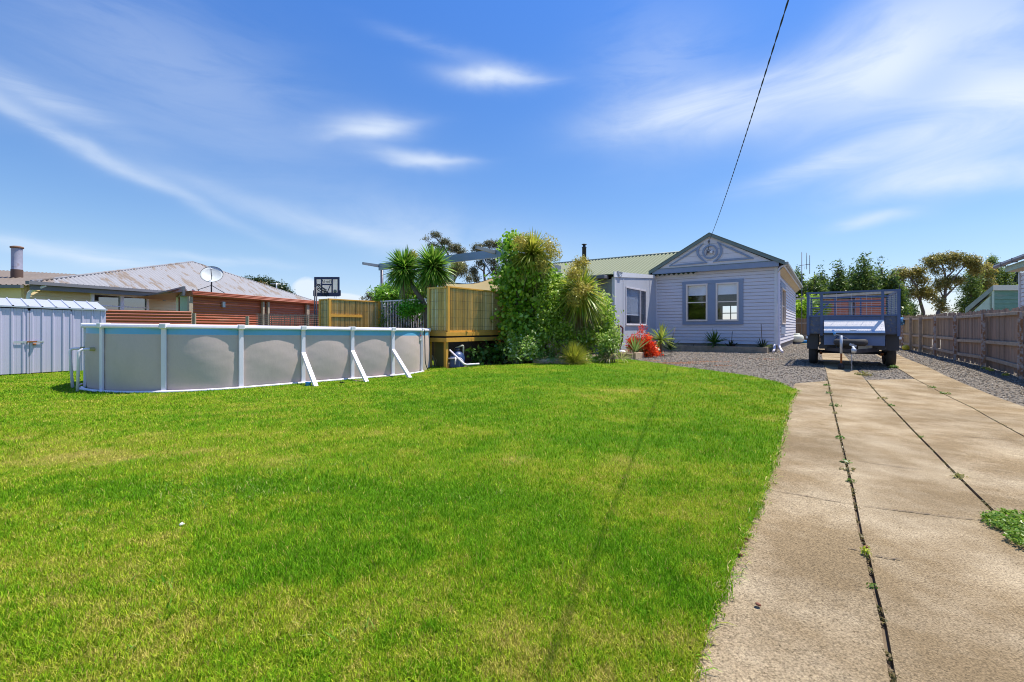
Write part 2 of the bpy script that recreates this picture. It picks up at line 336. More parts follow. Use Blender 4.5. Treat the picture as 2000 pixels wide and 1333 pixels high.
# ------------------------------------------------------------------ foliage makers
def leafcloud(name, parent, blobs, n, size, pal, seed=1, shape='quad', shell=.55, outw=.6, jit=.12, up=.25, clump=0, label=None, mat_=None, palr=.12):
    """blobs: (centre, (rx,ry,rz)[, weight]); pal: list of linear colours"""
    g = np.random.default_rng(seed); C = np.array([tuple(b[0]) for b in blobs]); Rr = np.array([b[1] if hasattr(b[1], '__len__') else (b[1],)*3 for b in blobs], float)
    wts = np.array([b[2] if len(b) > 2 else 1. for b in blobs]) * (Rr[:,0]*Rr[:,2]*Rr[:,1])**(.67); wts /= wts.sum()
    k = g.choice(len(blobs), n, p=wts); d = g.normal(size=(n, 3)); d /= np.linalg.norm(d, axis=1)[:,None]
    rad = shell + (1 - shell) * g.random(n)**.6
    rad *= 1 + jit * g.normal(size=n)
    if clump:                                   # leaves gathered on twigs with gaps between
        m = max(4, n // clump); kc = g.choice(len(blobs), m, p=wts); dc = g.normal(size=(m, 3)); dc /= np.linalg.norm(dc, axis=1)[:,None]
        rc = (shell + (1-shell)*g.random(m)**.6) * (1 + jit*g.normal(size=m)); cc = C[kc] + dc*rc[:,None]*Rr[kc]
        q = g.integers(0, m, n); k = kc[q]; d = dc[q]; P = cc[q] + g.normal(size=(n, 3)) * size * 1.15
        tone = g.random(m)[q]
    else:
        P = C[k] + d * rad[:,None] * Rr[k]; tone = g.random(n)
    nr = d * outw + g.normal(size=(n, 3)) * .72 + np.array([0, 0, up]); nr /= np.linalg.norm(nr, axis=1)[:,None]
    t = np.cross(nr, g.normal(size=(n, 3))); t /= np.linalg.norm(t, axis=1)[:,None] + 1e-9; b = np.cross(nr, t)
    s = size * (.6 + .8 * g.random(n))[:,None]
    if shape == 'round':
        an = np.array([0, 50, 105, 180, 255, 310]) * math.pi / 180; ra = np.array([1.05, .95, 1, .72, 1, .95]) * .5; cup = np.array([-.08, .05, .05, -.1, .05, .05])
    elif shape == 'spray':
        an = np.array([0, 140, 180, 220]) * math.pi / 180; ra = np.array([1.1, .5, .3, .5]); cup = np.array([0, .08, 0, .08])
    else:
        an = np.array([0, 90, 180, 270]) * math.pi / 180; ra = np.array([.62, .33, .62, .33]); cup = np.array([0, .1, 0, .1])
    K = len(an); V = (P[:,None,:] + t[:,None,:]*(np.cos(an)*ra)[None,:,None]*s[:,None,:] + b[:,None,:]*(np.sin(an)*ra)[None,:,None]*s[:,None,:] + nr[:,None,:]*cup[None,:,None]*s[:,None,:]).reshape(-1, 3)
    pal = np.array(pal); ti = np.clip(tone*.75 + g.random(n)*.25, 0, .999) * (len(pal) - 1); i0 = ti.astype(int); fr = (ti - i0)[:,None]
    c = pal[i0]*(1-fr) + pal[np.minimum(i0+1, len(pal)-1)]*fr; c = c * (1 + palr * g.normal(size=(n, 1))).clip(.5, 1.6)
    o = mesh_np(name, V, np.arange(n*K).reshape(n, K), mat_ or FOL, parent, np.repeat(c, K, 0)); return tag(o, label)
def swords(name, parent, c, n, length, width, pal, seed=1, th=(0, 150), droop=.6, core=.08, mat_=None, stiff=1., seg=4, axis=(0, 0, 1)):
    """strap leaves in a head: th = range of angle from the axis (deg)"""
    g = np.random.default_rng(seed); ax = Vector(axis).normalized(); rot = np.array(Vector((0,0,1)).rotation_difference(ax).to_matrix())
    th_ = np.radians(th[0] + (th[1]-th[0]) * g.random(n)**.8); ph = 2*math.pi*g.random(n)
    D = np.stack([np.sin(th_)*np.cos(ph), np.sin(th_)*np.sin(ph), np.cos(th_)], 1) @ rot.T
    L = length * (.7 + .4*g.random(n)); W = width * (.7 + .5*g.random(n))
    side = np.cross(D, np.array([0, 0, 1.]) + .3*g.normal(size=(n, 3))); side /= np.linalg.norm(side, axis=1)[:,None] + 1e-9
    t = np.linspace(0, 1, seg + 1); wt = np.array([.55] + [1]*(seg-2) + [.75, .04]) if seg > 2 else np.array([.8, 1, .05])
    P = np.array(tuple(c)) + D*core*g.random(n)[:,None]; dr = droop * (.4 + 1.0*g.random(n)) * np.sin(np.clip(th_, .15, 1.9))
    V = []
    for i, tt in enumerate(t):
        q = P + D*(L*tt)[:,None] * (1 - .12*tt*dr[:,None]); q[:,2] -= L * dr * tt**2.2 * .8
        V += [q - side*(W*wt[i]*.5)[:,None], q + side*(W*wt[i]*.5)[:,None]]
    V = np.stack(V, 1); K = 2*(seg+1); base = np.arange(n)[:,None]*K
    fs = np.concatenate([base + np.array([2*i, 2*i+1, 2*i+3, 2*i+2]) for i in range(seg)], 0)
    pal = np.array(pal); ti = g.random(n)*(len(pal)-1); i0 = ti.astype(int); fr = (ti-i0)[:,None]
    cc = pal[i0]*(1-fr) + pal[np.minimum(i0+1, len(pal)-1)]*fr; cc *= (1+.15*g.normal(size=(n, 1))).clip(.5, 1.6)
    return mesh_np(name, V.reshape(-1, 3), fs, mat_ or FOL, parent, np.repeat(cc, K, 0))
def pip(x, y, poly):
    ins = np.zeros(len(x), bool); j = len(poly) - 1
    for i in range(len(poly)):
        xi, yi = poly[i]; xj, yj = poly[j]
        c = ((yi > y) != (yj > y)) & (x < (xj - xi) * (y - yi) / (yj - yi + 1e-12) + xi); ins ^= c; j = i
    return ins
def sheet(name, poly, dz, m, step=1.0, kind='structure', thick=0, colf=None, parent=None):
    """a ground sheet that follows the land, dz above it"""
    bm = bmesh.new(); vs = [bm.verts.new((x, y, 0)) for x, y in poly]; bm.faces.new(vs)
    xs = [p[0] for p in poly]; ys = [p[1] for p in poly]
    for ax, lo, hi in ((0, min(xs), max(xs)), (1, min(ys), max(ys))):
        t = math.ceil(lo/step)*step
        while t < hi:
            no = (1, 0, 0) if ax == 0 else (0, 1, 0); pc = (t, 0, 0) if ax == 0 else (0, t, 0)
            bmesh.ops.bisect_plane(bm, geom=bm.verts[:] + bm.edges[:] + bm.faces[:], plane_co=pc, plane_no=no, dist=1e-5); t += step
    for v in bm.verts: v.co.z = float(H(v.co.x, v.co.y)) + dz
    bmesh.ops.recalc_face_normals(bm, faces=bm.faces)
    for f in bm.faces:
        if f.normal.z < 0: f.normal_flip()
    if thick:
        r = bmesh.ops.extrude_face_region(bm, geom=bm.faces[:])
        for e in r['geom']:
            if isinstance(e, bmesh.types.BMVert): e.co.z -= thick
        bmesh.ops.recalc_face_normals(bm, faces=bm.faces)
    me = bpy.data.meshes.new(name); bm.to_mesh(me); bm.free()
    if colf:
        a = me.color_attributes.new('Col', 'FLOAT_COLOR', 'POINT'); n = len(me.vertices); c = np.empty(n*3); me.vertices.foreach_get('co', c); c = c.reshape(-1, 3)
        a.data.foreach_set('color', np.c_[colf(c[:,0], c[:,1]), np.ones(n)].astype(np.float32).ravel())
    o = link(name, me, m, parent, (0, 0, 0)); return tag(o, kind=kind)
# ================================================================== THE SETTING
def PX(l): return [G(x, y) for x, y in l]
xs = np.r_[-400, -200, -100, np.arange(-60, 61, 2.), 100, 200, 400]; ys = np.r_[-60, -20, np.arange(-6, 30, 1.), 40, 60, 100, 200, 400]
XX, YY = np.meshgrid(xs, ys); ni, nj = len(ys), len(xs)
Vg = np.stack([XX.ravel(), YY.ravel(), H(XX.ravel(), YY.ravel())], 1); ii, jj = np.meshgrid(np.arange(ni-1), np.arange(nj-1), indexing='ij'); q0 = (ii*nj+jj).ravel()
tag(mesh_np('ground', Vg, np.stack([q0, q0+1, q0+nj+1, q0+nj], 1), SOIL, smooth=True, loc=(0, 0, 0)), kind='structure')
J1 = [(1590,652.5),(1601,682),(1608,710),(1617.4,747),(1624,783),(1629.8,810),(1641,857.5),(1652,907),(1665.8,965),(1681.5,1054),(1695.5,1099),(1709.5,1166),(1725,1225),(1743,1333),(1800,1650)]
J2 = [(1610,655),(1646,690),(1675,725),(1691.7,745),(1717.6,776),(1744.6,803.5),(1785,847),(1830,893.6),(1859.4,925),(1893,959),(1933.6,1000),(2010,1078),(2290,1370),(2560,1650)]
J3 = [(1640,655),(1702,689),(1745,717),(1787,743),(1818.8,759.6),(1850,776.5),(1897,799),(1929,818),(2000,857.5),(2200,975),(2500,1150)]
J4 = [(1660,655),(1720,676),(1764.8,700),(1841,733.8),(2000,798),(2300,919),(2700,1080)]
LB = [(1215,1750),(1280,1500),(1356,1333),(1400,1200),(1432,1120),(1478,1010),(1502,950),(1525,880),(1534,830),(1545,790),(1558,766),(1520,750),(1470,738),(1400,728),(1330,719),(1265,709),(1222,703),(1185,706),(1115,714),(1045,713),(985,714),(930,717),(872,723)]
lawn_poly = [(-26, .3), (.2, .3)] + PX(LB) + [(-2.2, 14.2), (-2.5, 16), (-8, 20), (-26, 20)]
# colour of the turf: dry and lush patches where they lie on the ground
SP = [((740,1230), 1.5, .35, .4), ((130,905), .9, .5, .75), ((1330,1010), .6, .35, .3), ((1190,930), .8, .35, .45), ((230,860), 1.6, .3, .5), ((60,1100), .5, .4, .35), ((330,1200), .5, .25, .35), ((620,1000), .8, .3, .2),
      ((1120,1290), .3, .3, .3), ((400,900), .8, .4, .3), ((950,850), .9, .35, .25), ((1230,770), 1.1, .6, .35), ((700,850), .5, .25, .3), ((150,800), 2.5, .7, .25),
      ((900,1000), 1.2, .4, -.3), ((450,965), 1.1, .3, -.6), ((1150,860), 1.6, .6, -.35), ((560,1130), .6, .25, -.45), ((480,1290), .3, .2, -.35), ((1300,1130), .35, .35, -.3), ((850,800), 1.5, .6, -.35), ((1350,790), 1.2, .4, -.2), ((1050,740), 3, 1.1, -.4)]
SPW = [(G(*p), a, b, s) for p, a, b, s in SP]
def dry(x, y):
    v = .33 + .25*(fbm(x*.9, y*.9, 3) - .5) + .75*(fbm(x*3.1, y*4.2, 11, 5) - .5) + .9*(fbm(x*13, y*13, 21, 3) - .5)
    for (cx, cy), a, b, s in SPW: v = v + .68*s*np.exp(-(((x-cx)/a)**2 + ((y-cy)/b)**2)) * (.5 + fbm(x*3, y*3, 31, 3))
    return np.clip(v, 0, 1)
LUSH, MIDG, YELL, STRAW = np.array([.125,.305,.008]), np.array([.215,.385,.012]), np.array([.37,.44,.024]), np.array([.54,.45,.11])
def turfcol(d, r=0):
    d = np.clip(d + r, 0, 1)[:,None]; a = np.clip(d/.33, 0, 1); b = np.clip((d-.33)/.3, 0, 1); c = np.clip((d-.63)/.37, 0, 1)
    return ((LUSH*(1-a)+MIDG*a)*(1-b) + YELL*b)*(1-c) + STRAW*c
sheet('lawn', lawn_poly, .034, LAWNM, .25, colf=lambda x, y: turfcol(dry(x, y))*.55)
sheet('gravel_drive', [(1.0,14.6),(2.6,9.4),(6,6.2),(5.4,4.6),(3.9,2.6),(2.6,.4),(24,-.5),(30,14),(36,44),(12,44),(8.5,24),(1.0,17)], .010, GRAVELM, 1.)
def strip(L, Rr, far=None, near=None): return PX(L) + PX(Rr)[::-1]
def sub(J, ylo): return [p for p in J if p[1] >= ylo]
off = lambda J, d: [(x + d*(y-640)/100., y) for x, y in J]       # narrow the slab by the width of the joint
left_edge = [(1553,752),(1545,772),(1528,800),(1515,850),(1500,900),(1478,960),(1450,1040),(1410,1130),(1385,1200),(1345,1333),(1270,1500),(1200,1700)]
sheet('driveway_slab', strip(left_edge, off(sub(J1, 746), -1.1)), .028, CONC, 1., thick=.05)
sheet('driveway_slab', strip(off(J1, .9), off(J2, -1.1)), .026, CONC, 1., thick=.05)
sheet('driveway_slab', strip(off(sub(J2, 745), .8), off(sub(J3, 743), -1.0)), .028, CONC, 1., thick=.05)
sheet('driveway_slab', strip(off(J3, .9), J4), .026, CONC, 1., thick=.05)
crk = [[(1505,966),(1560,975),(1610,985),(1664,994)], [(1672,906),(1700,911),(1740,917),(1800,925)], [(1688,997),(1760,1007),(1830,1016),(1915,1026)], [(1800,852),(1860,857),(1930,862),(2000,868)], [(1655,1082),(1681,1088)], [(1705,1097),(1735,1102),(1765,1107)], [(1860,760),(1896,762)]]
for c in crk:
    c = PX(c); L, Rr = [], []
    cc = []
    for (x0, y0), (x1, y1) in zip(c[:-1], c[1:]): cc += [(x0+(x1-x0)*t/6, y0+(y1-y0)*t/6) for t in range(6)]
    cc.append(c[-1])
    for i, (x, y) in enumerate(cc):
        y += random.uniform(-.006, .006); wd = random.uniform(.003, .007) * math.sin(math.pi*min(.97, max(.05, (i+.3)/len(cc))))**.4
        L.append((x, y-wd)); Rr.append((x, y+wd))
    sheet('driveway_crack', L + Rr[::-1], .0322, SOIL, 1.)
# ------------------------------------------------------------------ grass blades
def per_polys(): return [np.array(lawn_poly)]
POOLC, POOLU, POOLR, POOLL = np.array([-6.7, 10.33]), np.array([.724, .69]), 2.15, 3.05
def inpool(x, y, r=POOLR+.06):
    dx, dy = x-POOLC[0], y-POOLC[1]; t = np.clip(dx*POOLU[0]+dy*POOLU[1], 0, POOLL); return np.hypot(dx-t*POOLU[0], dy-t*POOLU[1]) < r
def blades(name, n, d0, d1, seg, hgt, wid, label, margin=False):
    g = np.random.default_rng(int(d0*100)); lo = np.log(d0); hi = np.log(d1)
    d = np.exp(lo + (hi-lo)*g.random(n)); x = (g.random(n)*2.34 - 1.22)*d
    if margin: x = -1.2*d - 4.5*g.random(n)
    jx = x + .014*g.normal(size=n) + .07*(vnoise(d*6, x*0+3., 5)-.5) + .035*(vnoise(d*19, x*0, 6)-.5); jy = d + .02*g.normal(size=n)
    ok = pip(jx, jy, lawn_poly) & ~inpool(x, d) & (x > -17); x, d = x[ok], d[ok]; n = len(x)
    dr = dry(x, d); r = g.normal(size=n)*.17; c = turfcol(dr, r) * (1 + .22*g.normal(size=(n,1))).clip(.45, 1.7)
    strawy = g.random(n) < (.035 + .26*dr**2); c[strawy] = STRAW * (.55 + .65*g.random((strawy.sum(), 1)))
    lush = np.clip(1.25 - dr, .3, 1.2); clump = fbm(x*5, d*5, 77, 3)
    h = hgt * (.55 + .75*g.random(n)) * (.6 + .5*lush) * (.65 + .75*clump); wd = wid * (.65 + .7*g.random(n)) * np.clip(d/2.6, 1, 3.4)
    ph = 2*math.pi*g.random(n); lean = np.radians(12 + 48*g.random(n)**1.1); lx, ly = np.cos(ph)*np.sin(lean)*h, np.sin(ph)*np.sin(lean)*h; hz = np.cos(lean)*h
    an = ph + math.pi/2 + .6*g.normal(size=n); sx_, sy_ = np.cos(an)*wd/2, np.sin(an)*wd/2; z0 = H(x, d) + .030
    P = lambda t, zt, k: [np.stack([x+lx*t-sx_*k, d+ly*t-sy_*k, z0+hz*zt], 1), np.stack([x+lx*t+sx_*k, d+ly*t+sy_*k, z0+hz*zt], 1)]
    tip = np.stack([x+lx, d+ly, z0+hz*.93], 1)
    if seg == 2:
        V = np.stack(P(0, 0, 1) + P(.38, .58, .9) + [tip], 1); K = 5; b = np.arange(n)[:,None]*K
        F3 = np.concatenate([b+np.array([0,1,3]), b+np.array([0,3,2]), b+np.array([2,3,4])], 0); tint = np.array([.6,.6,.95,.95,1.15])
    else:
        V = np.stack(P(0, 0, 1) + [tip], 1); K = 3; b = np.arange(n)[:,None]*K; F3 = b+np.array([0,1,2]); tint = np.array([.9,.9,1.05])
    cc = np.repeat(c, K, 0)
    o = mesh_np(name, V.reshape(-1, 3), F3, GRS, None, cc, loc=(0, 0, 0)); return tag(o, label, 'grass', kind='stuff')
blades('lawn_grass', 430000, .95, 3.6, 2, .029, .0031, 'short mown green and straw coloured lawn grass nearest the driveway edge')
blades('lawn_grass', 360000, 3.6, 17, 1, .036, .0044, 'bright green lawn grass running up to the pool and garden bed')
blades('lawn_grass', 130000, .6, 13, 1, .036, .0060, 'green lawn grass of the side lawn between pool, shed and street', True)
# long coarse tufts in the turf
g_ = np.random.default_rng(5)
def tuft(name, p, n, h, wd, pal, seed, spread=.1, label=None, cat=None, group=None, kind=None, lean=(5, 60)):
    g = np.random.default_rng(seed); P = np.array(tuple(p)) + np.c_[g.normal(size=(n, 2))*spread, np.zeros(n)]
    th = np.radians(lean[0]+(lean[1]-lean[0])*g.random(n)); ph = 2*math.pi*g.random(n); L = h*(.5+.7*g.random(n)); W = wd*(.7+.6*g.random(n))
    D = np.stack([np.sin(th)*np.cos(ph), np.sin(th)*np.sin(ph), np.cos(th)], 1); S = np.stack([-np.sin(ph), np.cos(ph), np.zeros(n)], 1); V = []
    for t, k in ((0, .7), (.35, 1), (.7, .8), (1, .05)):
        q = P + D*(L*t)[:,None] + np.stack([np.cos(ph), np.sin(ph), -np.ones(n)], 1)*(L*.22*t*t)[:,None]
        V += [q - S*(W*k/2)[:,None], q + S*(W*k/2)[:,None]]
    V = np.stack(V, 1); b = np.arange(n)[:,None]*8; f = np.concatenate([b+np.array([2*i,2*i+1,2*i+3,2*i+2]) for i in range(3)], 0)
    pal = np.array(pal); c = pal[g.integers(0, len(pal), n)]*(1+.2*g.normal(size=(n,1))).clip(.5,1.6)
    o = mesh_np(name, V.reshape(-1,3), f, FOL, None, np.repeat(c, 8, 0), loc=tuple(p)); return tag(o, label, cat, group, kind)
GP = [(.08,.22,.02), (.12,.30,.03), (.20,.32,.05), (.34,.36,.16)]
pts = np.concatenate([np.array([G(x, y)]) + g_.normal(size=(k, 2))*np.array([[sx__, sy__]]) for x, y, sx__, sy__, k in ((500,955,.55,.16,60),(420,985,.35,.10,30),(640,925,.3,.2,18),(200,1010,.4,.2,18),(900,1010,.8,.3,14),(500,1230,.5,.2,14),(1460,930,.07,.05,7),(1010,853,.07,.04,5))])
vs, fs, cs_ = [], [], []
for i, (x, y) in enumerate(pts):
    for k in range(9):
        ph = random.uniform(0, 6.28); L = random.uniform(.035, .085); wv = random.uniform(.002, .0045); th = random.uniform(.3, 1.2); px_, py_ = x+random.gauss(0, .03), y+random.gauss(0, .03); z = float(H(px_, py_))+.02
        D = Vector((math.cos(ph)*math.sin(th), math.sin(ph)*math.sin(th), math.cos(th))); S = Vector((-math.sin(ph), math.cos(ph), 0))*wv; b0 = Vector((px_, py_, z)); n = len(vs)
        m_ = b0+D*L*.5; t_ = b0+D*L-Vector((0,0,L*.2)); vs += [b0-S, b0+S, m_-S, m_+S, t_-S*.1, t_+S*.1]; fs += [(n, n+1, n+3, n+2), (n+2, n+3, n+5, n+4)]
        cs_ += [random.choice([(.07,.20,.012),(.12,.28,.02),(.20,.34,.04),(.34,.38,.10)])]*6
tag(mesh_np('lawn_grass', np.array([tuple(v) for v in vs]), np.array(fs), GRS, None, np.array(cs_), loc=(0,0,0)), 'long coarse darker grass blades clumped in the shorter lawn', 'grass', kind='stuff')
# gravel stones
def stones(name, n, poly, s0, label, ylim=None, seed=3, pal=((.11,.098,.083),(.18,.16,.133),(.27,.238,.19),(.42,.365,.29),(.25,.185,.12))):
    g = np.random.default_rng(seed); pa = np.array(poly); lo, hi = pa.min(0), pa.max(0); X = lo[0]+(hi[0]-lo[0])*g.random(n*6)
    Y = np.exp(np.log(max(lo[1], 3)) + (np.log(hi[1])-np.log(max(lo[1], 3)))*g.random(n*6)); ok = pip(X, Y, poly) & ~pip(X, Y, lawn_poly) & (np.abs(X/Y) < 1.9)
    for s_ in SLABS: ok &= ~pip(X, Y, s_)
    X, Y = X[ok][:n], Y[ok][:n]; n = len(X); s = s0*(.5+g.random(n)**2*1.3)*np.clip(Y/11, 1, 1.7)
    D = np.array([[1,0,0],[0,1,0],[-1,0,0],[0,-1,0],[0,0,1],[0,0,-1]], float); V = D[None]*(s[:,None,None]*(.6+.7*g.random((n,6,1)))) ; V[:,:,2] *= .6
    a = 6.28*g.random(n); ca, sa = np.cos(a), np.sin(a); x_ = V[:,:,0]*ca[:,None]-V[:,:,1]*sa[:,None]; V[:,:,1] = V[:,:,0]*sa[:,None]+V[:,:,1]*ca[:,None]; V[:,:,0] = x_
    V += np.stack([X, Y, H(X, Y)+.012+s*.15], 1)[:,None,:]; b = np.arange(n)[:,None]*6
    f = np.concatenate([b+np.array(t) for t in ((0,1,4),(1,2,4),(2,3,4),(3,0,4),(1,0,5),(2,1,5),(3,2,5),(0,3,5))], 0)
    pal = np.array(pal); c = pal[g.integers(0, len(pal), n)]*(.75+.5*g.random((n,1)))
    return tag(mesh_np(name, V.reshape(-1,3), f, STONE, None, np.repeat(c, 6, 0), loc=(0,0,0)), label, 'gravel', kind='stuff')
STONE = mat('crushed_stone', (1, 1, 1), .85, attr=True, var=0)
SLABS = [strip(left_edge, sub(J1, 746)), strip(J1, J2), strip(sub(J2, 745), sub(J3, 743)), strip(J3, J4)]
stones('gravel', 70000, [(1.2,16.8),(2.5,9.4),(6,6.2),(4.4,3),(11,3),(16,9.9),(24,26),(12,27),(8.5,20)], .0135, 'loose grey crushed stone gravel in front of the house and beside the fence')
LEAFC = [(.45,.20,.08),(.36,.13,.06),(.5,.3,.14)]
# unmown fringe along the concrete
fp_ = np.array(PX(LB[1:12])); fr_v, fr_f, fr_c = [], [], []
for a, b in zip(fp_[:-1], fp_[1:]):
    Ls = float(np.hypot(*(b-a))); nt_ = np.array([-(b-a)[1], (b-a)[0]])/Ls; nt_ = -nt_ if nt_[0] < 0 else nt_
    for k in range(int(Ls*150/ max(1, a[1]/3.2))):
        t = random.random(); q = a + (b-a)*t + nt_*(random.gauss(-.012, .018) + .05*(float(vnoise(q_ := (a+(b-a)*t)[1]*6, 3., 5))-.5)); th = random.uniform(.5, 1.45); ph = math.atan2(nt_[1], nt_[0]) + random.gauss(0, .9); L = random.uniform(.025, .085); w_ = random.uniform(.0012, .0024)*max(1, a[1]/2.6)
        D = Vector((math.cos(ph)*math.sin(th), math.sin(ph)*math.sin(th), math.cos(th))); S = Vector((-math.sin(ph), math.cos(ph), 0))*w_; b0 = Vector((q[0], q[1], float(H(q[0], q[1]))+.03)); m = len(fr_v)
        mm = b0+D*L*.55; tt = b0+D*L; tt.z = max(b0.z+.001, tt.z-L*.35); fr_v += [b0-S, b0+S, mm-S, mm+S, tt-S*.1, tt+S*.1]; fr_f += [(m, m+1, m+3, m+2), (m+2, m+3, m+5, m+4)]
        fr_c += [tuple(np.array(random.choice([(.10,.30,.012),(.20,.42,.02),(.42,.48,.05),(.62,.54,.2),(.5,.4,.18)]))*random.uniform(.6,1.1))]*6
tag(mesh_np('lawn_fringe_grass', np.array([tuple(v) for v in fr_v]), np.array(fr_f), GRS, None, np.array(fr_c), loc=(0,0,0)), 'ragged unmown grass fringe flopping over the concrete edge', 'grass', kind='stuff')
c0 = G3(1320, 712)
leafcloud('fallen_leaves', None, [(G3(x, y)+Vector((0,0,.02)), (rx, ry, .012), w_) for x, y, rx, ry, w_ in ((1325,711,.75,.25,4),(1280,706,.5,.15,1),(1380,708,.8,.3,1),(1410,716,.4,.2,.6),(1500,703,.7,.3,.4))], 900, .04, LEAFC, 4, shell=0, outw=0, up=2)
tag(bpy.data.objects['fallen_leaves'], 'rust coloured fallen leaves scattered on the gravel before the house', 'leaves', kind='stuff')
WEED = [(.08,.18,.025),(.14,.27,.035),(.30,.33,.09)]
wi = 0
for x, y, s in [(1620,772,.13),(1629,797,.14),(1631,812,.07),(1641,862,.09),(1653,910,.09),(1654,925,.09),(1662,948,.07),(1706,1160,.05),(1722,783,.12),(1741,797,.1),(1799,860,.07),(1877,941,.11),(1820,760,.13),(1847,773,.15),(1686,735,.3),(1744,720,.2),(1616,756,.13)]:
    p = G3(x, y) + Vector((0, 0, .035)); wi += 1
    o = leafcloud('joint_weed', None, [(p, (s*.6, s*.45, s*.24))], 26 if s < .2 else 150, s*.27 if s < .2 else .045, WEED if wi % 3 else [(.3,.34,.1),(.4,.3,.14)], wi, shell=.3, up=.9)
    tag(o, 'small green weed sprouting from a joint between the concrete drive strips', 'weed', 'weeds in the driveway joints')
p = G3(1692, 1096) + Vector((0, 0, .05))
o = leafcloud('joint_weed', None, [(p, (.022, .022, .035))], 60, .014, [(.45,.52,.04),(.62,.68,.08)], 91, shell=.2, up=.6); tag(o, 'lime yellow flowering weed in the driveway joint, brightest of the weeds', 'weed', 'weeds in the driveway joints')
mp_ = [G(*q) for q in ((1918,1024),(1945,1014),(2010,1018),(2080,1060),(2090,1110),(2030,1100),(1985,1078),(1945,1046))]
g = np.random.default_rng(8); mq = np.array(mp_); xy = mq.min(0) + (mq.max(0)-mq.min(0))*g.random((900, 2)); xy = xy[pip(xy[:,0], xy[:,1], mp_)]
leafcloud('weed_mat', None, [((x, y, .045+.02*g.random()), (.035, .035, .016)) for x, y in xy[:220]], 3600, .017, [(.09,.20,.02),(.20,.36,.03),(.42,.46,.12)], 8, shell=.2, up=.8)
tag(bpy.data.objects['weed_mat'], 'low green weed mat creeping over the concrete at the right edge', 'ground cover', kind='stuff')
# mossy fill and litter in the joints
def joint_moss(J, n, seed):
    P = [Vector((x, y, float(H(x, y))+.020)) for x, y in PX(J)]; g = np.random.default_rng(seed); bl = []
    for a, b in zip(P[:-1], P[1:]):
        for k in range(max(2, int((b-a).length/.12))): bl.append((a.lerp(b, random.random()), (.012, .06, .008)))
    return bl
o = leafcloud('joint_moss', None, joint_moss(J1[2:], 0, 1) + joint_moss(J2[3:], 0, 2) + joint_moss(J3[3:], 0, 3), 9500, .014, [(.09,.09,.03),(.18,.16,.05),(.30,.21,.1),(.15,.2,.035)], 12, shell=.1, up=1)
tag(o, 'brown moss and litter caught in the joints of the driveway', 'moss', kind='stuff')

# ================================================================== POOL
def pn(s):
    u = Vector((POOLU[0], POOLU[1], 0)); n = Vector((u.y, -u.x, 0)); c = Vector((*POOLC, 0)); arc = math.pi*POOLR; tot = 2*POOLL + 2*arc; s %= tot
    if s < POOLL: return c + n*POOLR + u*s, n
    s -= POOLL
    if s < arc: a = s/POOLR; d = n*math.cos(a) + u*math.sin(a); return c + u*POOLL + d*POOLR, d
    s -= arc
    if s < POOLL: return c - n*POOLR + u*(POOLL-s), -n
    s -= POOLL; a = s/POOLR; d = -n*math.cos(a) - u*math.sin(a); return c + d*POOLR, d
PT = 2*POOLL + 2*math.pi*POOLR
def rz(p): return 1.2 - .016*((p.x-POOLC[0])*POOLU[0] + (p.y-POOLC[1])*POOLU[1])
def s_at(px, lo, hi): return min(np.linspace(lo, hi, 900), key=lambda s: abs(1000 + F*pn(s)[0].x/pn(s)[0].y - px))
posts = [s_at(203, -3.6, 1), s_at(322, -3.2, 1), s_at(470, -2.5, 1.5), s_at(591, 0, 3), s_at(687, 0, 3.4), s_at(766, 1, 4)]
rest = PT + posts[0] - posts[-1]; nb = 13
allp = posts + [posts[-1] + rest*(i+1)/(nb) for i in range(nb-1)]
pool = thing('above_ground_pool', 'oval above ground pool with grey walls, white posts and blue top band', 'pool', (POOLC[0]+1, POOLC[1]+1, 0))
V, Fw, Vb, Fb2 = [], [], [], []; ns = 300; nz = 10
for i in range(ns):
    s = PT*i/ns; p, n = pn(s); top = rz(p)
    f = 0
    for a, b in zip(allp, allp[1:] + [allp[0]+PT]):
        for k in (-PT, 0, PT):
            if a <= s+k < b: f = (s+k-a)/(b-a)
    for j in range(nz+1):
        z = .02 + (top-.145-.02)*j/nz; zz = z/top; bul = .055*math.sin(math.pi*f)**.8*math.sin(math.pi*min(1, zz*.95))**.7 + .004*math.sin(s*9+j*2.3)*math.sin(math.pi*zz)
        V.append(p + n*bul + Vector((0, 0, z)))
    Vb += [V[-1], V[-1] + Vector((0,0,.11))]
for i in range(ns):
    i2 = (i+1) % ns
    Fb2.append((2*i, 2*i2, 2*i2+1, 2*i+1)); Fw += [(i*(nz+1)+j, i2*(nz+1)+j, i2*(nz+1)+j+1, i*(nz+1)+j+1) for j in range(nz)]
MB().add(V, Fw, True).build('pool_wall', POOLW, pool); MB().add(Vb, Fb2, True).build('liner_band', POOLB, pool)
wl = [pn(PT*i/80)[0] + Vector((0, 0, 1.0)) for i in range(80)]; MB().add(wl, [tuple(range(80))]).build('pool_water', mat('pool_water', (.05,.35,.5), .05, var=0), pool)
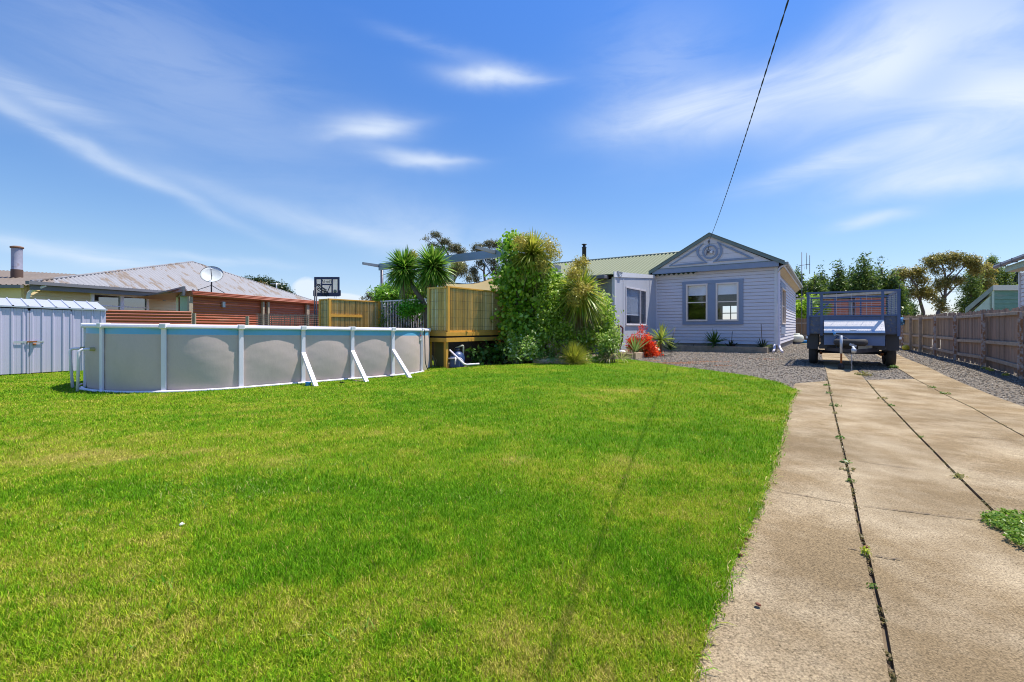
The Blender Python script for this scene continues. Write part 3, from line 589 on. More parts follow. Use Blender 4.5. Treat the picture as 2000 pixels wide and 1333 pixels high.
for i, s in enumerate(allp):
    p, n = pn(s); t = Vector((-n.y, n.x, 0)); fr = Fr((p.x, p.y), (t.x, t.y), (n.x, n.y)); h = rz(p)
    MB().fb(fr, -.04, .04, .012, .055, .03, h-.02).build('pool_post', PVC, pool, bevel=.008)
    s2 = allp[(i+1) % len(allp)] + (PT if i == len(allp)-1 else 0); q, n2 = pn(s2)
    k = 6; mb = MB(); prof = [(.075, -.035), (.085, -.01), (.075, .025), (.03, .042), (-.03, .042), (-.07, .02), (-.07, -.03)]; rings = []
    for j in range(k+1):
        f = j/k; c = p.lerp(q, f); nn = n.lerp(n2, f).normalized(); c = c.lerp(pn(s+(s2-s)*f)[0], .55); zc = rz(c); rings += [c + nn*a + Vector((0,0,zc+b)) for a, b in prof]
    m = len(prof); mb.add(rings, [(j*m+a, j*m+(a+1)%m, (j+1)*m+(a+1)%m, (j+1)*m+a) for j in range(k) for a in range(m)]).build('top_rail', PVC, pool)
    MB().fb(fr, -.055, .055, -.08, .095, h-.04, h+.052).build('rail_cap', WHITEP, pool, bevel=.012)
    if i in (3, 4, 5):
        a = p + n*.03 + Vector((0,0,.66)); b = p + n*.74 + Vector((0,0,.02))
        MB().beam(a, b, .085, .06).build('brace', PVC, pool, bevel=.006)
foot = [pn(s)[0] + pn(s)[1]*.075 + Vector((0,0,.045)) for s in np.linspace(posts[0]-.95, posts[5]+1.1, 60)]
MB().tube(foot, .026, 8).build('base_pipe', PVC, pool)
def elbow(pts, r=.08, k=5):
    pts = [Vector(p) for p in pts]; o = [pts[0]]
    for a, b, c in zip(pts[:-2], pts[1:-1], pts[2:]):
        d1 = (a-b).normalized()*min(r, (a-b).length/2); d2 = (c-b).normalized()*min(r, (c-b).length/2)
        for i in range(k+1): t = i/k; o.append((b+d1)*(1-t)**2 + b*2*t*(1-t) + (b+d2)*t*t)
    return o + [pts[-1]]
# two return pipes at the round end
for pa, pb, nm in (((189,682),(172,766),0), ((167,681),(150,761),1)):
    s_ = s_at(pa[0], -4.4, -1) if nm == 0 else s_at(168, -5, -2); p, n = pn(s_); z = HC - (pa[1]-640)*p.y/F; a = p + Vector((0,0,z)); b = a + n*.17 + (Vector((-.12,.02,0)) if nm else Vector((-.09,-.02,0)))
    c = Vector((*G(*pb), .04)); c = Vector((b.x + (c.x-b.x)*.6, b.y, .04))
    MB().tube(elbow([a + n*.05, b, c]), .024, 10).build('pool_pipe', PVC, pool)
    MB().lathe(a, [(.0,.0),(.055,.0),(.055,.02),(.035,.03),(.035,.10),(.0,.10)], 14, n).build('pipe_fitting', mat('aged_fitting', (.42,.36,.16), .6), pool)
tail = [pn(s)[0] + pn(s)[1]*(.075+.1*t) + Vector((0,0,.04)) for s, t in zip(np.linspace(posts[0], posts[0]-1.6, 16), np.linspace(0, 1, 16))]
MB().tube(tail, .024, 8).build('pool_pipe', PVC, pool)
# warning sticker
s_ = s_at(819, 2.6, 5.5); p, n = pn(s_); t = Vector((-n.y, n.x, 0)); fr = Fr((p.x, p.y), (t.x, t.y), (n.x, n.y)); zc = HC-(662-640)*p.y/F
stk = MB().fb(fr, -.05, .05, .03, .042, zc-.06, zc+.10).build('safety_sticker', WHITEP, pool)
MB().fb(fr, -.05, .05, .043, .046, zc+.062, zc+.098).build('red_heading', mat('sticker_red', (.4,.06,.07), .5, var=0), stk)
TD = mat('sticker_ink', (.05,.05,.06), .6, var=0)
mb = MB(); mb.fb(fr, -.02, .012, .043, .046, zc+.005, zc+.045); mb.fb(fr, -.008, .004, .043, .046, zc-.03, zc+.0); mb.fb(fr, -.035, .035, .043, .045, zc-.045, zc-.038); mb.build('sticker_print', TD, stk)
h_ = [p + n*.07 + t*.12 + Vector((0,0,z)) for z in np.linspace(rz(p)+.06, .03, 12)]
hose = MB().tube(elbow([p - n*.2 + Vector((0,0,rz(p)+.055)), p + n*.10 + t*.10 + Vector((0,0,rz(p)+.06)), p + n*.11 + t*.12 + Vector((0,0,.25)), p + n*.13 + t*.28 + Vector((0,0,.03)), p + n*.2 + t*.6 + Vector((0,0,.03))], .12), .012, 8).build('black_hose', RUBBER)
tag(hose, 'thin black hose hanging over the end of the pool rail', 'hose')
b = G3(602, 757); cup = MB().lathe(b, [(0,0),(.042,0),(.05,.02),(.052,.09),(.058,.11),(.05,.11),(.045,.01),(0,.01)], 18).build('plastic_cup', PLASTIC_BLUE); tag(cup, 'bright blue plastic cup on the grass by the first pool brace', 'cup')
for (a, b_), lab in (((735,741), 'flat grey paver laid beside the middle pool brace'), ((700,748), 'thin grey paver under the foot of a pool brace')):
    c = G3(a, b_); fr = Fr((c.x, c.y), (.72,.69)); o = MB().fb(fr, -.05, .42 if a > 710 else .22, -.05, .25, .0, .055 if a > 710 else .035).build('concrete_paver', SLEEP, bevel=.004); tag(o, lab, 'paver')
c = G3(175, 764); o = sheet('bare_patch', [(-9.2,8.6),(-8.6,8.2),(-7.9,8.05),(-6.5,7.93),(-6.6,8.5),(-8.3,9.0),(-9.0,9.6),(-9.4,9.2)], .03, SOIL, 1.)
# weeds along the pool foot
for x, y, s, lab in ((490,760,.18,'yellow green weed against the foot of the curved pool wall'), (262,766,.07,'tiny dark weed at the pool foot near the round end'), (668,752,.06,'small yellow weed at the pool foot between two braces')):
    p = G3(x, y); o = leafcloud('pool_weed', None, [(p+Vector((0,0,.03)), (s*.8, s*.4, .03+s*.1))], 170, .04, [(.2,.36,.05),(.36,.44,.08)] if s > .1 else [(.05,.12,.03),(.12,.2,.04)], int(x), shell=.2, up=.7); tag(o, lab, 'weed')
p = G3(355, 1038); o = MB().lathe(p + Vector((0,0,.03)), [(0,0),(.012,.004),(.015,.012),(.006,.02),(0,.02)], 7).build('paper_scrap', WHITEP); tag(o, 'tiny white paper scrap lying in the lawn grass', 'litter')
for i, (x, y) in enumerate(((1457,1068),(1447,1100),(1302,1128),(1690,1083),(1216,945),(1480,1200))):
    p = G3(x, y); o = MB().lathe(p + Vector((0,0,.035)), [(0,0),(.010,.002),(.013,.008),(.004,.012),(0,.012)], 5, (random.random(), random.random(), 1)).build('dead_leaf', mat('dead_leaf_%d' % i, (.22,.08,.04), .8)); tag(o, 'small curled brown dead leaf lying at the lawn edge', 'leaf', 'dead leaves on the lawn edge')
# ================================================================== MAIN HOUSE
s_dir, e_dir = (.57, .8216), (-.8216, .57)
HF = Fr((10.78, 18.5), e_dir, s_dir); GZ = .19
WD = HF.a_of(1281); ZB, ZT = .5, 3.72; DEP = 12.7
house = thing('weatherboard_house', 'lilac grey weatherboard house with blue trimmed gable and paired sash windows', 'house', tuple(HF.p(WD/2, 2, GZ)))
def boards(mb, fr, b, a0, a1, z0, z1, holes=(), pitch=.145, outb=-1, lip=.018, rev=False):
    """overlapping boards on the plane b=const (or a=const if rev); outb = outward sign"""
    def P(a, off, z): return fr.p(b + outb*off, a, z) if rev else fr.p(a, b + outb*off, z)
    z = z0
    while z < z1 - 1e-6:
        zt = min(z + pitch, z1); cuts = sorted({z, zt, *[h for ho in holes for h in ho[2:] if z < h < zt]})
        for c0_, c1_ in zip(cuts[:-1], cuts[1:]):
            xs_ = [a0]; 
            for ho in sorted(holes):
                if ho[2] <= c0_ + 1e-6 and ho[3] >= c1_ - 1e-6: xs_ += [ho[0], ho[1]]
            xs_.append(a1)
            for i in range(0, len(xs_), 2):
                l, r = xs_[i], xs_[i+1]; o0, o1 = lip*(1-(c0_-z)/pitch)+.004, lip*(1-(c1_-z)/pitch)+.004
                gp = .020 if c1_ == zt and zt - z > .05 else 0.
                mb.add([P(l,o0,c0_), P(r,o0,c0_), P(r,o1,c1_-gp), P(l,o1,c1_-gp)], [(0,1,2,3)])
                if gp: mb.add([P(l,o1,c1_-gp), P(r,o1,c1_-gp), P(r,-.03,c1_-gp), P(l,-.03,c1_-gp), P(l,-.03,c1_), P(r,-.03,c1_)], [(0,1,2,3),(3,2,5,4)])
                if c0_ == z: mb.add([P(l,-.03,c0_), P(r,-.03,c0_), P(r,o0,c0_), P(l,o0,c0_)], [(0,1,2,3)])
        z = zt
winL, winR = (HF.a_of(1382.5), HF.a_of(1340.5)), (HF.a_of(1443), HF.a_of(1398.5)); WZ = (1.475, 3.13)
holes = [(*winR, *WZ), (*winL, *WZ)]
mb = MB(); boards(mb, HF, 0, .1, WD, ZB, ZT, holes)
sw = (.0, 0.); tA, tB = 1.0, 1.95                                # window of the side wall, along b
SF = Fr(tuple(HF.p(0, 0, 0))[:2], s_dir, e_dir); sA, sB = SF.a_of(1523.5), SF.a_of(1532)
side_h = [(sA+.12, sB-.12, 1.35, 2.95)]
boards(mb, HF, 0, .1, DEP, ZB, ZT-.2, side_h, rev=True)
mb.build('weatherboard_cladding', BOARD, house)
mb = MB()                                                         # inner lining keeps the light out of the walls
def wallbox(mb, fr, a0, a1, b0, b1, z0, z1, holes):
    zs = sorted({z0, z1, *[h for ho in holes for h in ho[2:]]})
    for c0_, c1_ in zip(zs[:-1], zs[1:]):
        xs_ = [a0]
        for ho in sorted(holes):
            if ho[2] <= c0_+1e-6 and ho[3] >= c1_-1e-6: xs_ += [ho[0], ho[1]]
        xs_.append(a1)
        for i in range(0, len(xs_), 2): mb.fb(fr, xs_[i], xs_[i+1], b0, b1, c0_, c1_)
INNER = mat('interior_plaster', (.22,.23,.27), .8, var=.03)
bk = DEP - .12; wa, wb = HF.a_of(1443, bk), HF.a_of(1411, bk); z0w, z1w = HF.z_of(1426, 626, bk), HF.z_of(1426, 598, bk)
wallbox(mb, HF, .035, WD, .035, .1, .2, ZT, holes)
wallbox(mb, Fr(tuple(HF.p(0,0,0))[:2], s_dir, e_dir), .1, DEP, .035, .1, .2, ZT, side_h)
wallbox(mb, HF, 0, WD, bk, DEP, .2, ZT, [(wa, wb, z0w, z1w)]); mb.fb(HF, WD-.1, WD, .1, bk, .2, ZT); mb.fb(HF, .1, WD-.1, .1, bk, .3, .5); mb.fb(HF, .1, WD-.1, .1, bk, ZT-.05, ZT)
mb.build('inner_wall', INNER, house)
bkf = MB(); am = (wa+wb)/2; zm = (z0w+z1w)/2
bkf.fb(HF, am-.03, am+.03, bk+.02, bk+.06, z0w, z1w); bkf.fb(HF, wa, wb, bk+.022, bk+.058, zm-.03, zm+.03); bkf.build('rear_window_bars', BLACKM, house)
MB().fb(HF, .02, WD, .03, .12, GZ-.1, ZB-.002).fb(HF, .03, .12, .12, DEP, GZ-.1, ZB-.002).build('concrete_base', mat('base_render', (.30,.26,.22), .9, var=.25, vs=5, bump=.4), house)
MB().fb(HF, -.025, .1, -.03, .1, ZB-.02, ZT).build('corner_board', WHITEP, house)
MB().fb(HF, WD-.07, WD-.001, -.035, -.004, ZB, ZT).build('corner_board', BOARD, house)
# gable
ar = HF.a_of(1386, -.25); zR = HF.z_of(1386, 456, -.32); zE = HF.z_of(1275, 531, -.25); aL, aR = HF.a_of(1269, -.32), HF.a_of(1530, -.32); zER = HF.z_of(1530, 511, -.32)
zbt = (HF.z_of(1278, 538, -.25), HF.z_of(1519, 519.5, -.25)); BB = -.25
MB().prism([HF.p(aR+.25, BB, 3.8), HF.p(aL-.22, BB, 3.8), HF.p(ar, BB, zR-.12)], HF.p(0, .2, 0)-HF.p(0, 0, 0)).build('gable_board', GABLEP, house)
zb0, zb1 = 3.66, 3.875
MB().fb(HF, HF.a_of(1521, BB), aL-.1, BB-.03, -.003, zb0, zb1).build('gable_beam', BLUE, house)
MB().fb(HF, HF.a_of(1520, BB), aL-.12, BB-.045, BB-.02, zb1, zb1+.02).build('beam_flashing', RAKE, house)
mb = MB()
for i in range(5):
    z = 4.1 + i*.24; k = (zR-.12-z)/(zR-.12-3.8); a0_, a1_ = ar+(aR+.25-ar)*k, ar+(aL-.22-ar)*k; mb.fb(HF, a0_+.06, a1_-.06, BB-.004, BB-.001, z, z+.007)
mb.build('gable_board_joint', GREYF, house)
def fp(px, py): return HF.a_of(px, BB), HF.z_of(px, py, BB)
Z1 = lambda x, y: fp(1300 + x/13.33, 440 + y/13.33)
def ribbon(mb, pts, w_, b0, b1):
    P2 = [Vector((a, z)) for a, z in pts]; L, R2 = [], []
    for i, p in enumerate(P2):
        t = (P2[min(i+1, len(P2)-1)] - P2[max(i-1, 0)]).normalized(); n = Vector((-t.y, t.x)); ww = w_[i] if isinstance(w_, (list, tuple)) else w_; L.append(p+n*ww/2); R2.append(p-n*ww/2)
    for i in range(len(P2)-1):
        q = [L[i], L[i+1], R2[i+1], R2[i]]; mb.hexa([HF.p(a, b0, z) for a, z in q] + [HF.p(a, b1, z) for a, z in q])
def bez(a, b, c, n=10): return [((1-t)**2*a[0]+2*t*(1-t)*b[0]+t*t*c[0], (1-t)**2*a[1]+2*t*(1-t)*b[1]+t*t*c[1]) for t in [i/n for i in range(n+1)]]
for lab, hy, bot, arc in (('o', [(105,1062),(500,815),(900,560),(975,490)], [(95,1068),(600,1018),(960,985),(1085,988)], [(985,482),(640,720),(1085,988)]),
                    ('p', [(1340,440),(1500,520),(1900,700),(2280,875)], [(1240,965),(1420,925),(1850,895),(2290,868)], [(1340,440),(1620,720),(1240,965)])):
    mb = MB(); ribbon(mb, [Z1(*q) for q in hy], [.02,.07,.075,.02] if lab == 'o' else [.02,.06,.075,.05], BB-.04, BB-.006)
    ribbon(mb, [Z1(*q) for q in bot], [.04,.075,.07,.02] if lab == 'o' else [.02,.07,.075,.04], BB-.043, BB-.006); ribbon(mb, bez(*[Z1(*q) for q in arc]), [.02,.05,.07,.09,.09,.09,.09,.09,.08,.05,.02], BB-.048, BB-.006)
    mb.build('gable_fretwork', BLUE, house)
ca, cz = Z1(1162, 700); cr = abs(Z1(1162, 505)[1]-cz)
mb = MB(); ring = [(ca+cr*.86*math.cos(a), cz+cr*.86*math.sin(a)) for a in np.linspace(0, 2*math.pi, 33)]; ribbon(mb, ring, .075, BB-.055, BB-.006); mb.build('gable_ring', BLUE, house)
pe = HF.p(ca+.02, BB-.06, cz+.02)
mb = MB().beam(HF.p(ca+.13, BB-.005, cz+.08), HF.p(ca+.12, BB-.1, cz-.12), .03, .03); mb.beam(HF.p(ca+.12, BB-.06, cz), HF.p(ca-.05, BB-.12, cz+.02), .025, .05); mb.build('cable_bracket', BLACKM, house)
MB().fb(HF, ca-.12, ca+.0, BB-.14, BB-.03, cz-.08, cz+.05).build('insulator_box', WHITEP, house, bevel=.015)
for a_ in (ca-.13, ca+.06): MB().lathe(HF.p(a_, BB-.1, cz-.06), [(0,0),(.03,.01),(.02,.04),(.03,.06),(.015,.1),(0,.1)], 10).build('insulator', GREYF, house)
# roof
def slab(mb, a0, z0, a1, z1, b0, b1, th): mb.hexa([HF.p(a0,b0,z0-th), HF.p(a1,b0,z1-th), HF.p(a1,b1,z1-th), HF.p(a0,b1,z0-th), HF.p(a0,b0,z0), HF.p(a1,b0,z1), HF.p(a1,b1,z1), HF.p(a0,b1,z0)])
roof = MB(); slab(roof, aR-.05, zER, ar, zR, -.3, DEP+.3, .05); slab(roof, ar, zR, aL+.05, zE, -.3, DEP+.3, .05); roof = roof.build('gable_roof', GREENR, house)
mb = MB(); slab(mb, aR-.05, zER+.012, ar, zR+.015, -.34, -.295, .15); slab(mb, ar, zR+.015, aL+.05, zE+.012, -.34, -.295, .15); mb.build('rake_board', RAKE, roof)
mb = MB(); slab(mb, aR-.05, zER+.03, ar, zR+.035, -.36, -.24, .02); slab(mb, ar, zR+.035, aL+.05, zE+.03, -.36, -.24, .02); mb.build('barge_capping', RAKE, roof)
MB().fb(HF, aR-.17, aR-.05, -.3, DEP+.2, zER-.14, zER-.01).build('gutter', mat('gutter_green_grey', (.36,.38,.33), .45), roof, bevel=.02)
MB().fb(HF, aR-.045, aR-.02, -.2, DEP+.2, zER-.22, zER-.03).build('fascia', WHITEP, roof)
MB().hexa([HF.p(aR-.02,-.2,zER-.2), HF.p(-.03,-.2,ZT-.3), HF.p(-.03,DEP+.2,ZT-.3), HF.p(aR-.02,DEP+.2,zER-.2), HF.p(aR-.02,-.2,zER-.18), HF.p(-.03,-.2,ZT-.28), HF.p(-.03,DEP+.2,ZT-.28), HF.p(aR-.02,DEP+.2,zER-.18)]).build('soffit', mat('cream_soffit', (.62,.5,.3), .6), roof)
dp = elbow([HF.p(aR-.1,-.2,zER-.1), HF.p(-.07,-.1,ZT-.12), HF.p(-.07,-.1,.45), HF.p(-.16,-.3,GZ+.1), HF.p(-.22,-.5,GZ+.05)], .1)
MB().tube(dp, .045, 12).build('downpipe', PVC, house); MB().tube(elbow([HF.p(.08,-.16,GZ+.3), HF.p(.08,-.3,GZ+.12), HF.p(.1,-.55,GZ+.05)], .1), .045, 10).build('drain_elbow', PVC, house)
# windows: blue surround, cream sashes, blind
a0_, a1_ = HF.a_of(1452), HF.a_of(1333.5); z0_, z1_ = 1.335, 3.26
mb = MB(); wallbox(mb, HF, a0_, a1_, -.055, -.003, z0_, z1_-.13, holes); mb.fb(HF, a0_-.01, a1_+.01, -.065, -.002, z1_-.135, z1_); mb.fb(HF, a0_, a1_, -.075, -.05, z0_-.01, z0_+.03)
mb.build('window_surround', BLUE, house)
for i, (l, r) in enumerate((winL, winR)):
    w_ = MB(); fw = .07
    for q in ((l, r, WZ[1]-fw, WZ[1]), (l, r, WZ[0], WZ[0]+fw), (l, l+fw, WZ[0]+fw, WZ[1]-fw), (r-fw, r, WZ[0]+fw, WZ[1]-fw)): w_.fb(HF, q[0]+.001, q[1]-.001, -.085, .06, q[2]+.001, q[3]-.001)
    zm = 2.31; w_.fb(HF, l+fw, r-fw, -.03, .03, zm-.022, zm+.022); w_ = w_.build('window', CREAM, house)
    MB().fb(HF, l+fw, r-fw, -.008, -.003, WZ[0]+fw, WZ[1]-fw).build('pane', GLASSM, w_)
    MB().fb(HF, l+fw+.01, r-fw-.01, .04, .046, 2.62, WZ[1]-fw).build('blind', BLIND, w_)
MB().fb(HF, winL[0]+.3, winL[1]-.15, .25, .45, 1.40, 1.58).build('cushion', mat('pink_cloth', (.5,.2,.25), .8), house, bevel=.08)
mb = MB(); ms_ = side_h[0]; wallbox(mb, SF, sA, sB, -.05, -.003, ms_[2]-.45, ms_[3]+.25, side_h); mb.build('window_surround', BLUE, house)
w_ = MB(); 
for q in ((ms_[0], ms_[1], ms_[3]-.06, ms_[3]), (ms_[0], ms_[1], ms_[2], ms_[2]+.06), (ms_[0], ms_[0]+.06, ms_[2], ms_[3]), (ms_[1]-.06, ms_[1], ms_[2], ms_[3])): w_.fb(SF, q[0], q[1], -.08, .05, q[2], q[3])
w_.fb(SF, ms_[0], ms_[1], -.02, .03, 2.15, 2.2); w_ = w_.build('window', CREAM, house); MB().fb(SF, ms_[0]+.06, ms_[1]-.06, -.004, .001, ms_[2]+.06, ms_[3]-.06).build('pane', GLASSD, w_)
MB().fb(SF, DEP-.25, DEP+.05, -.14, -.03, 3.15, 3.27).build('security_light', WHITEP, house, bevel=.02)
MB().lathe(HF.p(WD-.06, -.18, zb0-.07), [(0,0),(.05,.01),(.05,.05),(0,.07)], 12).build('camera_dome', BLACKM, house)
# lean-to extension
P0 = HF.p(WD+.003, 0, 0); XF = Fr((P0.x, P0.y), (-s_dir[0], -s_dir[1]), (-e_dir[0], -e_dir[1])); XL = XF.a_of(1200.5)      # a: towards the street, b: to the drive side
tz = lambda a: 3.50 + (3.10-3.50)*a/XL
ext = thing('lean_to_extension', 'grey grooved lean-to built against the house, slim aluminium window and white fascia', 'extension', tuple(XF.p(XL/2, -1, GZ)))
w0, w1 = XF.a_of(1261.5), XF.a_of(1221.5); wz = (1.31, 2.83)
mb = MB()
def groove(mb, a0, a1, za, zb, topf=False):
    x = a0
    while x < a1-1e-4:
        x2 = min(x+.1, a1); g0 = min(.012, x2-x); zt = (lambda a: tz(a)) if topf else (lambda a: zb)
        P = lambda a, b, z: XF.p(a, b, z)
        mb.add([P(x,0,za),P(x+g0,0,za),P(x+g0,0,zt(x+g0)),P(x,0,zt(x))], [(0,1,2,3)]); mb.add([P(x+g0,0,za),P(x+g0,.009,za),P(x+g0,.009,zt(x+g0)),P(x+g0,0,zt(x+g0))], [(0,1,2,3)])
        mb.add([P(x+g0,.009,za),P(x2,.009,za),P(x2,.009,zt(x2)),P(x+g0,.009,zt(x+g0))], [(0,1,2,3)]); mb.add([P(x2,.009,za),P(x2,0,za),P(x2,0,zt(x2)),P(x2,.009,zt(x2))], [(0,1,2,3)]); x = x2
groove(mb, .0, w0, GZ+.05, 0, True); groove(mb, w1, XL, GZ+.05, 0, True); groove(mb, w0, w1, GZ+.05, wz[0]); groove(mb, w0, w1, wz[1], 0, True)
for a_ in (w0-.5, w1+.25): mb.fb(XF, a_, a_+.035, .009, .02, GZ+.05, tz(a_)-.02)
mb.build('grooved_cladding', EXTW, ext)
mb = MB(); mb.hexa([XF.p(-.0,-.0,tz(0)),XF.p(XL+.12,0,tz(XL+.12)),XF.p(XL+.12,.035,tz(XL+.12)),XF.p(0,.035,tz(0)),XF.p(0,0,tz(0)+.14),XF.p(XL+.12,0,tz(XL)+.2),XF.p(XL+.12,.035,tz(XL)+.2),XF.p(0,.035,tz(0)+.14)]); mb.build('fascia', WHITEP, ext)
fm = MB(); am = w0 + (w1-w0)*.30
for q in ((w0, w1, wz[0], wz[0]+.05), (w0, w1, wz[1]-.05, wz[1]), (w0, w0+.05, wz[0], wz[1]), (w1-.05, w1, wz[0], wz[1]), (am-.03, am+.03, wz[0], wz[1])): fm.fb(XF, q[0], q[1], -.04, .03, q[2], q[3])
fm.fb(XF, w0-.03, w1+.03, .028, .06, wz[0]-.03, wz[0]+.005); fm = fm.build('window', mat('window_aluminium', (.68,.64,.66), .4), ext)
MB().fb(XF, w0+.05, w1-.05, -.012, -.006, wz[0]+.05, wz[1]-.05).build('pane', glass('ext_glass', (.95,.97,1), .03), fm)
bl = MB()
for i in range(34):
    z = 1.78 + i*.03
    bl.hexa([XF.p(am+.04,-.045,z),XF.p(w1-.06,-.045,z),XF.p(w1-.06,-.075,z+.026),XF.p(am+.04,-.075,z+.026),XF.p(am+.04,-.045,z+.002),XF.p(w1-.06,-.045,z+.002),XF.p(w1-.06,-.075,z+.028),XF.p(am+.04,-.075,z+.028)])
bl.fb(XF, am+.04, w1-.06, -.085, -.045, 1.70, 1.76); bl.build('venetian_blind', BLIND, fm)
bl = MB()
for i in range(34):
    z = 1.78 + i*.03; bl.hexa([XF.p(w0+.06,-.045,z),XF.p(am-.04,-.045,z),XF.p(am-.04,-.085,z+.018),XF.p(w0+.06,-.085,z+.018),XF.p(w0+.06,-.045,z+.002),XF.p(am-.04,-.045,z+.002),XF.p(am-.04,-.085,z+.02),XF.p(w0+.06,-.085,z+.02)])
bl.build('venetian_blind', mat('dark_blind', (.16,.17,.2), .6), fm)
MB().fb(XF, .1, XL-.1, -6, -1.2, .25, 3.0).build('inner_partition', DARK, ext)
mb = MB()                                                       # the street face of the lean-to, mostly behind plants
mb.corr(XF.p(XL, -.1, GZ), (0,0,1), XF.p(0,-1,0)-XF.p(0,0,0), XF.p(1,0,0)-XF.p(0,0,0), 6.2, .2, .02, lambda v: (0, 2.85), 'rib'); mb.build('front_cladding', mat('grey_green_sheet', (.30,.32,.29), .5), ext)
MB().fb(XF, XL-.02, XL+.04, -.1, .02, GZ, tz(XL)).build('corner_flashing', WHITEP, ext)
for b_ in (-.62, -2.6, -4.8): MB().fb(XF, XL+.25, XL+.37, b_-.06, b_+.06, GZ, 3.02).build('verandah_post', BLUE if b_ > -1 else WHITEP, ext)
MB().fb(XF, XL+.1, XL+.5, -6.3, -.2, 3.03, 3.16).build('front_gutter', GREYF, ext, bevel=.02)
MB().hexa([XF.p(XL+.2,-6.3,3.17),XF.p(XL+.2,-.003,3.17),XF.p(-.0,-.003,3.6),XF.p(-.0,-6.3,3.6),XF.p(XL+.2,-6.3,3.21),XF.p(XL+.2,-.003,3.21),XF.p(0,-.003,3.64),XF.p(0,-6.3,3.64)]).build('lean_to_roof', GREENR, ext)
v_ = XF.a_of(1211, .05); vz = tz(v_)+.05
MB().beam(XF.p(v_+.25,.05,vz+.15), XF.p(v_+.05,.05,vz-.02), .03, .03).beam(XF.p(v_-.25,.05,vz+.15), XF.p(v_-.05,.05,vz-.02), .03, .03).beam(XF.p(v_+.12,.05,vz-.03), XF.p(v_-.12,.05,vz-.03), .03, .03).beam(XF.p(v_+.28,.05,vz+.15), XF.p(v_-.28,.05,vz+.15), .03, .02).build('aerial_bracket', GALV, ext)
# long green roofed wing behind
wing = thing('rear_wing', 'green corrugated roofed rear wing behind the lean-to and palms', 'house wing', tuple(HF.p(WD+6, 4, GZ)))
BR = 4.4; zRr = HF.z_of(1320, 494.5, BR); ze = 3.72; LW = 12.5
U = (HF.p(0, BR, zRr)-HF.p(0, 0, ze)); Lu = U.length; U.normalize(); Vv = HF.p(1,0,0)-HF.p(0,0,0); nn = U.cross(Vv).normalized(); nn = nn if nn.z > 0 else -nn
mb = MB(); mb.corr(HF.p(WD-1.9, 0, ze) - U*.35, U, Vv, nn, LW, .21, .05, lambda v: (0, Lu+.35)); wr = mb.build('green_roof', GREENR, wing)
U2 = (HF.p(0, 2*BR, ze)-HF.p(0, BR, zRr)).normalized(); MB().corr(HF.p(WD-1.9, BR, zRr), U2, Vv, nn, LW, .3, .016, lambda v: (0, Lu), sub=4).build('green_roof', GREENR, wing)
mb = MB().tube([HF.p(WD-1.9, BR, zRr+.02), HF.p(WD-1.9+LW, BR, zRr+.02)], .07, 8); mb.build('ridge_capping', RAKE, wr)
MB().fb(HF, WD-1.8, WD-1.9+LW, -.02, .05, ze-.2, ze-.05).fb(HF, WD, WD-2.1+LW, .3, 2*BR-.3, GZ, ze-.1).build('wing_wall', WHITEP, wing)
MB().prism([HF.p(WD-2.1+LW,.3,ze-.1), HF.p(WD-2.1+LW,2*BR-.3,ze-.1), HF.p(WD-2.1+LW,BR,zRr-.1)], HF.p(-.1,0,0)-HF.p(0,0,0)).build('wing_gable', WHITEP, wing)
fa = HF.a_of(1141, BR-.2); zt = HF.z_of(1141, 476, BR-.2); zf = HF.z_of(1141, 515, BR-.2)
MB().lathe(HF.p(fa, BR-.2, 0), [(.13, zf-.5), (.13, zt-.28), (.15,zt-.27), (.15,zt-.25), (.09, zt-.19), (.09, zt-.09), (.0, zt-.09)], 18).build('flue', BLACKM, wing); MB().lathe(HF.p(fa, BR-.2, 0), [(0,zt-.07),(.16,zt-.07),(.155,zt-.04),(0,zt-.01)], 18).build('flue_cowl', BLACKM, wing)
for k in range(3): a_ = 2.1*k; MB().tube([HF.p(fa+.08*math.cos(a_), BR-.2+.08*math.sin(a_), zt-.2), HF.p(fa+.08*math.cos(a_), BR-.2+.08*math.sin(a_), zt-.05)], .008, 5).build('cowl_strut', BLACKM, wing)
# service cable, twisted pair with a slight sag
A = pe + Vector((0,0,.0)); A1 = HF.p(*(lambda q: (q[0], BB-.03, q[1]))(Z1(1130, 430))); E_ = Vector((.214, -2.136, 4.614))
mb = MB(); n = 420
for ph in (0, math.pi):
    P = []
    for i in range(n+1):
        t = i/n; c = A1 + (E_-A1)*t; c.z -= 4*.295*t*(1-t); a = ph + i*.34*2; r = .0048; P.append(c + Vector((math.cos(a)*r, 0, math.sin(a)*r)))
    mb.tube(P, .0052, 5, False)
cab = mb.build('service_cable', WIRE); tag(cab, 'black twisted overhead power cable rising from the gable ring', 'cable')
mb = MB().tube([A1, A1 + Vector((.02,0,-.2)), HF.p(ca+.08, BB-.08, cz+.1), HF.p(ca-.05, BB-.14, cz+.03)], .012, 6); mb.lathe(A1, [(.03,-.02),(.05,0),(.03,.02)], 10, (0,1,0)); mb.build('cable_tail', WIRE, cab)
